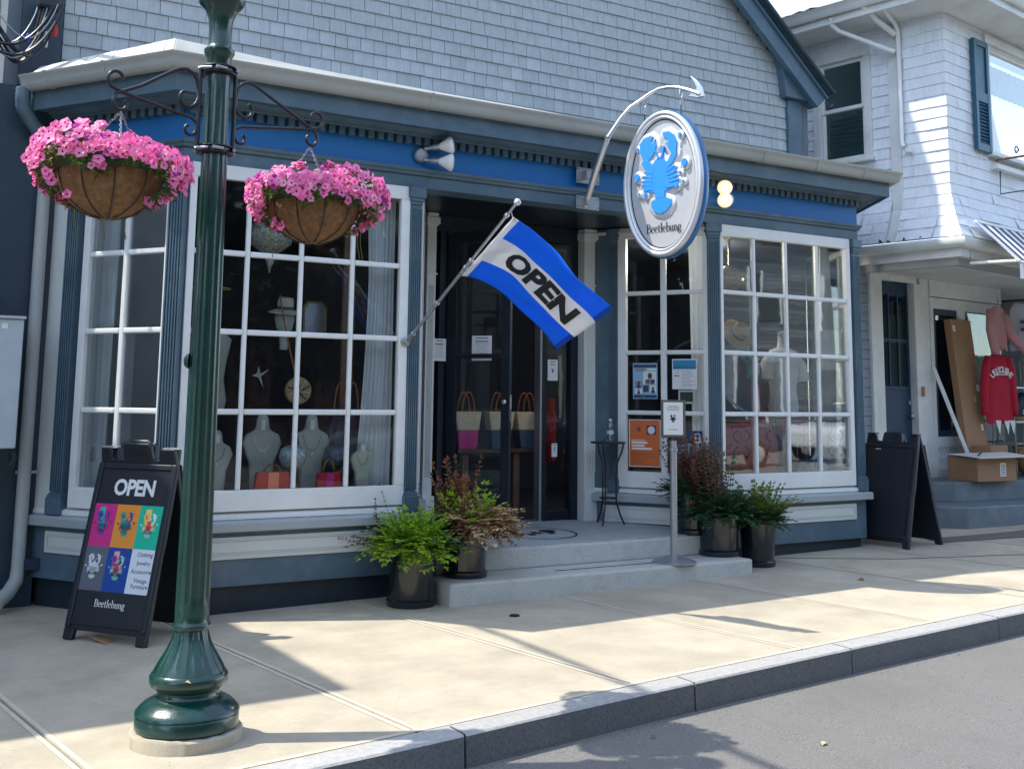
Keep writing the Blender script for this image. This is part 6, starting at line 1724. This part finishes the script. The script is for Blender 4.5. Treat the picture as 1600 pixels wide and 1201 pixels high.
handbag('red_clutch', 'bright red clutch with a sequined band under the pearl bust', 2.86, 7.99, .81, .28, .155, .07, MT['red'], 'coral' if 'coral' in MT else 'orange', hh=.06)
handbag('red_handbag', 'crimson heart shaped handbag with twin handles in the left window', 3.30, 8.00, .81, .20, .14, .07, MT['crimson'], 'magenta', hh=.10)
t = thing('round_straw_bag', 'round woven bag hanging from a long tan strap behind the muntin', 'bag', (3.12, 8.22, 1.55), 0)
O('disc', MB().lathe([(.10, -.02), (.105, 0), (.10, .02)], 28, T=Matrix.Rotation(R(90), 4, 'X')), MT['straw'], t, smooth=40)
for k in range(10):
    a = 2*PI*k/10; O('petal_stitch', MB().tube([(.02*math.cos(a), -.024, .02*math.sin(a)), (.09*math.cos(a+.4), -.024, .09*math.sin(a+.4))], .006, 5), MT['strawl'] if k % 2 else MT['denim'], t)
O('strap', MB().tube([(-.02, 0, .1), (-.10, .02, .42), (-.16, .03, .72)], .007, 6), flat('tan leather', (.35, .12, .05), .5), t)
t = thing('hanging_lantern', 'ornate hanging mosaic lantern at the top of the left window', 'lantern', (2.85, 8.20, 2.545), 0)
O('lantern_bowl', MB().lathe([(.002, -.12), (.014, -.07), (.034, -.02), (.04, .02), (.085, .05), (.15, .10), (.175, .17), (.15, .24), (.08, .30), (.03, .34)], 28, flute=lambda k, z_: .02*math.sin(k*2.6+z_*60)), mat('pierced lantern', (.42, .40, .34), .4, var=.8, vscale=50, metal=.2), t, smooth=60)
O('lantern_rod', MB().tube([(0, 0, .33), (0, 0, .50)], .008, 6), MT['brass'], t)
def hat(label, x, y, z, m, band, tilt=0, r=.15):
    t = thing('straw_hat', label, 'hat', (x, y, z), 0, 'hats displayed in the windows'); t.rotation_euler = (R(tilt), 0, 0)
    O('brim', MB().lathe([(r*.5, .0), (r, -.02), (r*1.01, -.012), (r*.5, .012)], 32), MT[m], t, smooth=50)
    O('crown', MB().lathe([(r*.52, 0), (r*.50, .07), (r*.44, .10), (r*.2, .105), (.001, .095)], 28), MT[m], t, smooth=50)
    O('ribbon', MB().lathe([(r*.53, .005), (r*.525, .035)], 28), MT[band], t, smooth=50)
    return t
hat('cream hat with a dark band on a head form in the left window', 3.04, 8.35, 2.16, 'strawl', 'denim', 8, .125)
o = obj('head_form', MB().lathe([(.03, -.28), (.035, -.20), (.03, -.16), (.06, -.12), (.075, -.05), (.07, .02), (.04, .06)], 20, (3.04, 8.35, 2.14)), MT['velvet'], smooth=60); tag(o, 'pale head form carrying the cream hat in the left window', 'head form')
hat('tan straw hat with a dark band tilted in the right window', 7.60, 8.22, 2.16, 'straw', 'denim', 62, .17)
t = thing('framed_mirror', 'small arched mirror deep inside the left window', 'mirror', (3.38, 8.6, 2.12), 0)
O('mirror_frame', MB().prism([(-.10, -.12), (.10, -.12), (.10, .10), (.06, .15), (-.06, .15), (-.10, .10)], -.01, .01), MT['brass'], t, bevel=.004)
O('mirror_face', MB().prism([(-.085, -.105), (.085, -.105), (.085, .09), (.05, .13), (-.05, .13), (-.085, .09)], -.014, -.011), MT['chrome'], t)
def mannequin(label, x, y, z, m, m2=None, rz=0, h=.78, w=.20, sleeves=True):
    t = thing('mannequin', label, 'mannequin', (x, y, z), R(rz), 'dressed torso mannequins in the windows')
    O('torso', MB().lathe([(w*.78, 0), (w*.86, h*.12), (w*.72, h*.36), (w*.82, h*.58), (w*.92, h*.74), (w*.98, h*.84), (w*.72, h*.91), (w*.30, h*.95), (w*.26, h*1.05), (w*.24, h*1.10)], 32, sy=.58, flute=lambda k, z_: .015*math.sin(k*1.9+z_*9)), MT[m], t, smooth=70)
    O('neck', MB().lathe([(w*.24, h*.95), (w*.22, h*1.16), (.001, h*1.18)], 16, sy=.8), MT['velvet'], t, smooth=60)
    if sleeves:
        for s in (-1, 1): O('sleeve', MB().tube([(s*w*.85, 0, h*.84), (s*w*1.18, -.01, h*.70), (s*w*1.30, -.02, h*.50)], [.05, .065, .07], 12), MT[m2 or m], t, smooth=70)
    O('stand', MB().tube([(0, 0, 0), (0, 0, -.35)], .012, 8), MT['steel'], t)
    return t
mannequin('mannequin in a slate blue top with a scarf in the right window', 7.58, 8.22, 1.34, 'denim', h=.68, w=.20)
mannequin('mannequin in a white puff sleeved blouse in the right window', 8.17, 8.20, 1.36, 'paper', 'paper', 8, .72, .23)
mannequin('pale mannequin with dark bead bib beside the lamp post', 2.45, 8.32, 1.40, 'velvet', None, 0, .62, .17, False)
t = thing('scarf', 'turquoise scarf knotted at the neck of the slate blue top', 'scarf', (7.58, 8.09, 1.93), 0)
O('scarf_loop', MB().tube([(-.07, .05, .08), (-.05, 0, 0), (0, -.03, -.06), (.05, 0, .0), (.07, .05, .08)], .018, 8), flat('turquoise', (.05, .35, .42), .6), t, smooth=70)
O('scarf_tail', MB().tube([(0, -.03, -.05), (.01, -.03, -.14), (-.01, -.03, -.2)], [.016, .02, .012], 8), flat('turquoise', (.05, .35, .42), .6), t, smooth=70)
def cloth_pile(name, label, x, y, z, w, h, d, m, cat='fabric', rz=0, wob=.015):
    t = thing(name, label, cat, (x, y, z), R(rz))
    rg = random.Random(int(x*100)); mb = MB(); n = 24; rows = 8; vs = []
    for j in range(rows+1):
        tt = j/rows
        for i in range(n):
            a = 2*PI*i/n; sq = 1/max(abs(math.cos(a)), abs(math.sin(a)))**.7
            rr_ = (1-.18*tt**3)*(1+rg.uniform(-wob, wob)*2)
            vs.append((w/2*math.cos(a)*sq*rr_, d/2*math.sin(a)*sq*rr_+.01*math.sin(i*2.1+j), h*tt))
    mb.add(vs, [(j*n+i, j*n+(i+1) % n, (j+1)*n+(i+1) % n, (j+1)*n+i) for j in range(rows) for i in range(n)]+[tuple(rows*n+i for i in range(n))])
    O('cloth', mb, MT[m], t, smooth=60); return t
cloth_pile('draped_table', 'display table draped in coral orange cloth in the right window', 7.62, 8.24, .81, .80, .48, .34, 'orange', 'table')
cloth_pile('magenta_dress', 'magenta dress hanging beside the slate blue top', 7.90, 8.42, 1.0, .20, .90, .2, 'magenta', 'dress')
cloth_pile('red_tote', 'red folded tote behind the magenta dress', 8.05, 8.34, .81, .16, .62, .16, 'red', 'tote')
cloth_pile('folded_stack', 'small stack of blue and white folded cloths at the right of the window', 8.46, 8.10, .81, .26, .12, .18, 'curtain', 'folded cloth')
cloth_pile('folded_stack', 'navy folded cloth lying on top of the white stack', 8.45, 8.09, .935, .24, .05, .16, 'blue', 'folded cloth')
t = thing('hanging_chandelier', 'ornate round chandelier with a small glowing bulb in the right window', 'chandelier', (7.62, 8.35, 2.66), 0)
O('shade', MB().lathe([(.04, .18), (.09, .14), (.17, .10), (.20, .05), (.17, 0), (.09, -.05), (.01, -.07)], 32, flute=lambda k, z_: .06*(k % 2)), mat('crystal shade', (.26, .2, .12), .3, var=.7, vscale=45), t, smooth=60)
O('stem', MB().tube([(0, 0, .17), (0, 0, .46)], .012, 8), MT['brass'], t)
O('bulb', MB().lathe([(.001, -.02), (.014, 0), (.001, .02)], 10, (0, -.19, .03)), MT['bulbon'], t)
pl_ = bpy.data.lights.new('window_fill_light', 'POINT'); pl_.energy = 20; pl_.color = (1, .86, .68); pl_.shadow_soft_size = .12  # added fill near the ceiling to brighten the window goods, apart from the chandelier
po_ = bpy.data.objects.new('window_fill_light', pl_); COL.objects.link(po_); po_.location = (7.72, 8.80, 2.98); 
cloth_pile('magenta_hat', 'round magenta felt hat in the middle of the right window', 8.18, 8.12, 1.20, .26, .14, .2, 'magenta', 'hat')
o = obj('brown_drape', MB().box(3.50, 3.60, 8.30, 8.33, .82, 3.1), flat('brown drape', (.16, .09, .06), .8)); tag(o, 'narrow brown drape beside the white curtain in the left window', 'drape')
t = thing('tan_backpack', 'navy backpack with tan loop handles hanging in the left window', 'backpack', (3.50, 8.24, 1.02), 0)
O('body', MB().prism([(-.12, 0), (.12, 0), (.13, .26), (.09, .34), (-.09, .34), (-.13, .26)], -.05, .05), MT['blue'] if False else flat('deep navy leather', (.01, .015, .05), .5), t, bevel=.02)
for dx in (-.05, .06): O('handle', MB().tube([(dx+.045*math.cos(a), -.055, .34+.26*math.sin(a)) for a in [PI*k/10 for k in range(11)]], .006, 6), flat('tan leather', (.35, .12, .05), .5), t, smooth=60)
t = thing('silver_brooch', 'sparkling silver ornament hanging in the middle of the left window', 'ornament', (2.83, 8.30, 1.66), 0)
O('wing', MB().prism([(-.05, .0), (-.012, .012), (.0, .07), (.016, .012), (.09, .05), (.02, -.01), (.045, -.10), (.006, -.02), (-.02, -.012)], -.006, .006), MT['chrome'], t, bevel=.003)
o = obj('white_blouse', MB().prism([(-.14, 0), (.10, 0), (.12, .35), (.05, .62), (-.04, .66), (-.12, .58)], -.03, .03, Matrix.Translation((2.47, 8.45, 1.35))), MT['curtain'], bevel=.02); tag(o, 'white blouse hanging behind the pale mannequin beside the lamp post', 'blouse')
t = thing('straw_shelf_hat', 'brown hat on a shelf at the top left of the left window', 'hat', (2.50, 8.5, 2.32), 0)
O('brim', MB().lathe([(.07, 0), (.15, -.012), (.15, -.004), (.07, .01)], 24), MT['straw'], t, smooth=50); O('crown', MB().lathe([(.075, 0), (.07, .07), (.04, .085), (.001, .08)], 24), MT['straw'], t, smooth=50)
# wrought iron scroll screens along the bottom of the right window
for k in range(4):
    x = 7.12+.11+.21+k*.42
    t = thing('scroll_screen', ('wrought iron scroll screen behind the bottom left pane of the right window', 'wrought iron scroll screen behind the second bottom pane of the right window', 'wrought iron scroll screen behind the third bottom pane of the right window', 'wrought iron scroll screen behind the bottom right pane of the right window')[k], 'iron screen', (x, 8.02, .81), 0, 'wrought iron scroll screens inside the right window')
    for dx in (-.12, .0, .12): O('bar', MB().tube([(dx, 0, 0), (dx, 0, .52)], .0045, 6), MT['steel'], t)
    for sx_ in (-1, 1):
        for sz_ in (-1, 1):
            pts = [(sx_*(.015+(.075-.05*i/14)*abs(math.sin(i*.30))+.03), .0, .30+sz_*(.02+.012*i-(.09 if i > 9 else 0)*((i-9)/6))) for i in range(14)]
            O('scroll', MB().tube(pts, .005, 6), MT['black'], t, smooth=60)
    O('rail', MB().tube([(-.2, 0, .52), (.2, 0, .52)], .005, 6), MT['steel'], t)

# interior of the entrance: table with straw tote bags
t = thing('display_table', 'wooden table inside the doorway carrying straw tote bags', 'table', (5.75, 9.9, .36), 0)
O('table_top', MB().box(-.45, .6, -.25, .25, .62, .66), MT['intwood'], t, bevel=.004)
for x in (-.38, .2, .52): O('leg', MB().box(x, x+.07, -.22, -.15, 0, .62), mat('raw pine', (.12, .075, .05), .7, var=.2) if 'pine' not in MT else MT['pine'], t, bevel=.004); MT['pine'] = bpy.data.materials['raw pine']
for k, (x, lab, c) in enumerate(((5.42, 'straw tote with magenta lower half on the doorway table', 'magenta'), (5.80, 'straw tote with navy lower half on the doorway table', 'denim'), (6.12, 'rightmost straw tote with a tall handle on the doorway table', 'denim'))):
    t = thing('straw_tote', lab, 'tote bag', (x, 9.72, 1.02), 0, 'straw totes on the doorway table')
    O('body', MB().prism([(-.12, .18), (.12, .18), (.15, .36), (-.15, .36)], -.06, .06), MT['strawl'], t, bevel=.01)
    O('lower_body', MB().prism([(-.10, 0), (.10, 0), (.12, .179), (-.12, .179)], -.058, .058), MT[c], t, bevel=.01)
    for yy in (-.05, .05): O('handle', MB().tube([(.07*math.cos(a), yy, .33+.22*math.sin(a)) for a in [PI*q/10 for q in range(11)]], .007, 6), flat('tan leather', (.35, .12, .05), .5), t, smooth=60)
cloth_pile('red_cushion', 'narrow red cushion seen through the door side light', 6.33, 9.6, .9, .07, .62, .12, 'red', 'cushion')
t = thing('ceiling_lamp', 'round white ceiling lamp glowing faintly inside the entrance', 'ceiling lamp', (5.1, 10.2, 3.12), 0)
pl_ = bpy.data.lights.new('ceiling_light', 'POINT'); pl_.energy = 1.0; pl_.color = (1, .88, .74); pl_.shadow_soft_size = .15
po_ = bpy.data.objects.new('ceiling_light', pl_); COL.objects.link(po_); po_.location = (5.1, 10.2, 2.95)
O('diffuser', MB().lathe([(.14, .03), (.14, 0), (.10, -.03), (.001, -.04)], 24), flat('dim diffuser', (.35, .3, .25), .5), t, smooth=60)

# ================================================================== POSTERS AND NOTICES
def sheet(name, label, cat, T, w, h, m, parts=()):
    t = tag(obj(name, MB().box(-w/2, w/2, -.0012, .0, -h/2, h/2), m), label, cat); t.matrix_basis = T
    for nm, x0, x1, z0, z1, mm in parts:
        O(nm, MB().box(x0, x1, -.0022, -.0014, z0, z1), mm, t)
    return t
TP = F(G, ANG)       # u negative from G
def lines(x0, x1, z1, n, dz, m, hgt=.004, seed=1, cen=False):
    rg = random.Random(seed); out = []
    for i in range(n):
        e = rg.uniform(.55, 1) if not cen else rg.uniform(.6, 1)
        w = (x1-x0)*e
        a = x0 if not cen else (x0+x1)/2-w/2
        out.append(('printed_line', a, a+w, z1-i*dz-hgt, z1-i*dz, m))
    return out
lb_ = flat('poster pale blue', (.25, .45, .62), .5); nv = flat('poster navy', (.02, .05, .12), .5); sk = flat('print brown', (.10, .05, .035), .5); wh = MT['paper']; gy = flat('print grey', (.25, .27, .3), .6)
YO = .022   # just behind the glass
pt1 = sheet('poster', 'blue event poster with a portrait of a suited man in the left column of panes', 'poster', TP @ Matrix.Translation((-.688, YO, 1.69)), .245, .335, lb_,
  [('header', -.115, .115, .125, .155, nv), ('title_bar', .02, .11, .10, .12, wh), ('title_bar', -.10, .0, .09, .12, gy), ('photo_ground', -.02, .11, -.03, .09, wh), ('suit', .0, .095, -.028, .015, nv), ('shirt', .04, .056, -.024, .015, wh),
   ('photo_ground', -.10, -.03, -.06, .0, gy), ('photo_ground', -.02, .035, -.10, -.04, nv), ('photo_ground', .045, .11, -.11, -.04, wh), ('photo_ground', -.10, -.03, -.12, -.07, wh), ('footer', -.115, .115, -.16, -.13, nv), ('footer_block', -.05, .0, -.155, -.135, wh)])
for x, z, s in ((.048, .048, 1), (-.065, -.02, .55), (-.065, -.088, .4), (.078, -.07, .5), (.005, -.06, .5)):
    O('portrait', MB().prism([(x+.022*s*math.cos(2*PI*k/14), z+.030*s*math.sin(2*PI*k/14)) for k in range(14)], -.0042, -.0026), sk, pt1)
    if s < 1: O('shoulders', MB().prism([(x-.03*s*1.4, z-.085*s), (x+.03*s*1.4, z-.085*s), (x+.02*s*1.4, z-.03*s), (x-.02*s*1.4, z-.03*s)], -.0038, -.0026), nv, pt1)
pt2 = sheet('flyer', 'white flyer with a blue wave picture at its top in the angled window', 'flyer', TP @ Matrix.Translation((-.30, YO, 1.755)), .24, .28, wh,
  [('picture', -.112, .112, .045, .13, flat('print blue', (.02, .22, .45), .5)), ('picture_band', -.10, .10, .055, .075, flat('print green', (.10, .4, .4), .5)), ('title_bar', -.10, -.05, -.02, -.012, nv)]+lines(-.10, -.045, .03, 3, .02, gy, .003, 2)+lines(-.03, .11, .03, 12, .013, gy, .003, 3))
pt3 = sheet('poster', 'orange poster with white bold heading below the portrait poster', 'poster', TP @ Matrix.Translation((-.695, YO, 1.11)), .315, .44, wh,
  [('poster_ground', -.15, .15, -.213, .213, flat('poster orange', (.62, .13, .025), .5)), ])
for q in lines(-.13, .03, .03, 1, .02, wh, .006, 5): O(q[0], MB().box(q[1], q[2], -.0032, -.0024, q[3], q[4]), q[5], pt3)
for i, w_ in enumerate((.155, .13, .20)): O('heading_bar', MB().box(-.13, -.13+w_, -.0034, -.0024, -.005-i*.028, .014-i*.028), wh, pt3)
for q in lines(-.13, .12, -.085, 4, .014, sk, .003, 8)+lines(-.13, .06, -.15, 4, .013, sk, .003, 9): O(q[0], MB().box(q[1], q[2], -.0032, -.0024, q[3], q[4]), q[5], pt3)
O('emblem_ground', MB().box(.02, .115, -.0034, -.0024, .08, .165), nv, pt3); O('emblem_ring', MB().lathe([(.032, 0), (.036, .001), (.024, .001)], 20, T=Matrix.Translation((.067, -.0038, .122)) @ Matrix.Rotation(R(90), 4, 'X')), wh, pt3)
mb = MB(); 
for k_ in LOB:
    for plg in LOB[k_]: mb.add([(-.055+x*.06, -.0030, .125+z*.04) for x, z in plg], [tuple(range(len(plg)))])
O('printed_lobster', mb, nv, pt3, raw=True)
pt4 = sheet('flyer', 'pale blue flyer with an astronaut low in the angled window', 'flyer', TP @ Matrix.Translation((-.25, YO, 1.10)), .235, .27, flat('sky print', (.30, .52, .62), .5), [('dark_top', -.117, .117, .02, .135, nv)]+lines(-.0, .10, -.05, 3, .02, gy, .003, 4))
O('astronaut', MB().prism([(.03, .0), (.045, .05), (.035, .08), (.05, .11), (.075, .118), (.095, .10), (.095, .07), (.11, .03), (.10, -.01), (.06, -.015)], -.004, -.0026), wh, pt4)
O('visor', MB().prism([(.055+.02*math.cos(2*PI*k/12)+.015, .088+.018*math.sin(2*PI*k/12)) for k in range(12)], -.0055, -.0042), nv, pt4)
pt5 = sheet('framed_photo', 'small white framed photograph between the flyers', 'photograph', TP @ Matrix.Translation((-.29, YO+.02, 1.545)), .155, .125, wh, [('picture', -.062, .062, -.045, .045, flat('dim photo', (.04, .05, .05), .4))])
def notice(label, T, w, h, emblem, nl, seed):
    t = sheet('paper_notice', label, 'notice', T, w, h, wh, lines(-w*.36, w*.36, h*.42, 2, .028, nv, .007, seed, True)+(lines(-w*.38, w*.38, h*.24, nl, .016, gy, .003, seed+1, True)))
    if emblem:
        mb = MB()
        for k_ in LOB:
            for plg in LOB[k_]: mb.add([(x*h*.20, -.0026, z*h*.16-h*.05) for x, z in plg], [tuple(range(len(plg)))])
        O('printed_lobster', mb, nv, t, raw=True)
    return t
notice('white paper notice on the narrow side light left of the open door', F((4.725, 9.0), 0) @ Matrix.Translation((.01, 0, 1.935)), .135, .20, False, 8, 3)
notice('white notice seen through the glass of the open shop door', dT @ Matrix.Translation((.345, -.006, 1.93+.02)), .20, .22, False, 8, 5)
notice('white notice with a lobster on the right side light', F((5.99, 9.03), 0) @ Matrix.Translation((0.01, .035, 1.785)), .115, .20, True, 0, 7)
notice('small white sticker low on the right side light', F((6.03, 9.03), 0) @ Matrix.Translation((-.005, .035, 1.03)), .062, .125, True, 0, 9)

# ================================================================== THE OTHER SIDE OF THE STREET (seen only in reflections)
MT['oclap'] = mat('opposite clapboard', (.17, .18, .18), .7, vary=.35)
ow = thing('opposite_house', 'white clapboard house across the street, mirrored in the right window', 'house', (24, -14, -.1))
obj('wall', MB().box(15.5, 36, -18, -14, -.2, 7.5), mat('opposite wall grey', (.14, .15, .155), .7), ow)
for k in range(44): obj('clapboard', MB().box(15.5, 36, -14, -13.975, .1+k*.165, .25+k*.165), MT['oclap'], ow)
for x in (17, 20.4, 24, 28, 32):
    for z in (1.0, 4.4):
        obj('window', MB().box(x, x+1.1, -13.97, -13.93, z, z+1.9), MT['cglass'], ow)
        for a, b_ in ((x-.1, x), (x+1.1, x+1.2)): obj('window_trim', MB().box(a, b_, -13.97, -13.9, z-.1, z+2.0), MT['white'], ow)
obj('roof', MB().prism([(15, 7.4), (36.5, 7.4), (30, 11), (20, 11)], -18.5, -13.6), MT['roofdk'], ow)
hb = MB(); rh = random.Random(77); hx = [-120+6*k for k in range(46)]
hz_ = [7+3*math.sin(k*.7)+2*rh.random() for k in range(46)]
for k in range(45): hb.add([(hx[k], -34, -1), (hx[k+1], -34, -1), (hx[k+1], -38, hz_[k+1]), (hx[k], -38, hz_[k]), (hx[k+1], -60, hz_[k+1]+2), (hx[k], -60, hz_[k]+2)], [(0,1,2,3), (3,2,4,5)])
for k in range(16): hb.add([(-70, -34+7*k, -1), (-70, -27+7*k, -1), (-76, -27+7*k, hz_[k+1]), (-76, -34+7*k, hz_[k])], [(0,3,2,1)])
struct('hills', hb, MT['foliage'])
bw = thing('brick_row', 'dark brick row of shops across the street behind the trees', 'building', (-2, -18, -.2))
obj('wall', MB().box(-30, 15.2, -22, -18, -.2, 7.5), mat('dark brick', (.16, .10, .08), .9, var=.2, vscale=8), bw)
for k in range(12):
    for z in (1.0, 4.6): obj('window', MB().box(-28+k*3.6, -26.6+k*3.6, -17.98, -17.94, z, z+2.2), MT['cglass'], bw)
obj('cornice', MB().box(-30.2, 15.4, -18, -17.7, 7.2, 7.7), MT['wtrim'], bw)
def tree(label, x, y, h, r, seed):
    t = thing('street_tree', label, 'tree', (x, y, -.15), 0, 'leafy trees across the street')
    O('trunk', MB().tube([(0, 0, 0), (.1, 0, h*.3), (0, .1, h*.55), (.1, 0, h*.8)], [.28, .2, .15, .05], 10), MT['bark'], t, smooth=60)
    rg = random.Random(seed); mb = MB()
    cl_ = [(rg.uniform(-r, r)*.8, rg.uniform(-r, r)*.6, h*.28+rg.uniform(0, h*.7), rg.uniform(.3, .55)*r) for _ in range(26)]
    for cx_, cy_, cz, cr in cl_:
        for _ in range(170):
            v = Vector((rg.gauss(0, 1), rg.gauss(0, 1), rg.gauss(0, 1))).normalized()*cr*rg.uniform(.6, 1)
            leafquad(mb, Vector((cx_, cy_, cz))+v, (v.normalized()+Vector((rg.uniform(-1, 1),)*3)*.6), v.normalized(), .42, .26)
    o = O('crown', mb, MT['foliage'], t, raw=True); o['kind'] = 'stuff'
tree('broad leafy street tree opposite the lobster sandwich board', 3.5, -12, 8, 3.0, 31)
tree('dense leafy street tree opposite the wide left window', 8.8, -12.5, 9, 3.6, 32)
tree('leafy street tree opposite the entrance', 14.5, -12, 8.5, 3.2, 33)
tree('leafy street tree far to the left across the street', -5, -13, 9, 3.4, 34)
tree('leafy street tree far to the right across the street', 38, -12, 9, 3.6, 35)
tree('leafy street tree further left across the street', -13, -13, 9, 3.4, 36)
tree('leafy kerbside tree to the left of the shops', -12.5, 4.6, 9, 3.2, 41)
tree('second leafy kerbside tree further left', -20, 3.8, 9, 3.2, 42)
def car(label, x, y, col):
    t = thing('parked_car', label, 'car', (x, y, gz(x)-.145), 0, 'cars parked across the street')
    pb = [(-2.2, .35), (-2.15, .75), (-1.9, .86), (-1.1, .95), (1.2, .96), (2.0, .88), (2.25, .7), (2.25, .35)]
    O('body', MB().prism(pb, -.88, .88), col, t, bevel=.08)
    O('cabin', MB().prism([(-1.15, .94), (-.45, 1.42), (.75, 1.45), (1.45, .96)], -.74, .74), MT['cglass'], t, bevel=.06)
    O('car_roof', MB().prism([(-.50, 1.41), (-.3, 1.46), (.6, 1.49), (.85, 1.43)], -.70, .70), col, t, bevel=.03)
    O('roof_trim', MB().tube([(-1.18, .77, .95), (-.47, .76, 1.43), (.76, .76, 1.47), (1.5, .77, .97)], .02, 6), MT['chrome'], t, smooth=60)
    for sx_ in (-1.4, 1.4):
        for sy_ in (-.80, .80):
            w_ = O('wheel', MB().lathe([(.2, -.1), (.33, -.1), (.33, .1), (.2, .1)], 24, T=Matrix.Translation((sx_, sy_, .33)) @ Matrix.Rotation(R(90), 4, 'X')), MT['rubber'], t, smooth=40)
            O('rim', MB().lathe([(.001, -.11), (.2, -.105), (.2, .105), (.001, .11)], 16, T=Matrix.Translation((sx_, sy_, .33)) @ Matrix.Rotation(R(90), 4, 'X')), MT['chrome'], w_, smooth=40)
car('silver car parked across the street opposite the left window', 10.2, -4.2, MT['carp'])
car('dark blue car parked across the street opposite the right window', 17.0, -4.2, mat('navy car paint', (.02, .04, .10), .2, metal=.4, coat=.6))
car('white car parked farthest right across the street', 23.2, -4.2, mat('white car paint', (.7, .7, .7), .25, coat=.5))
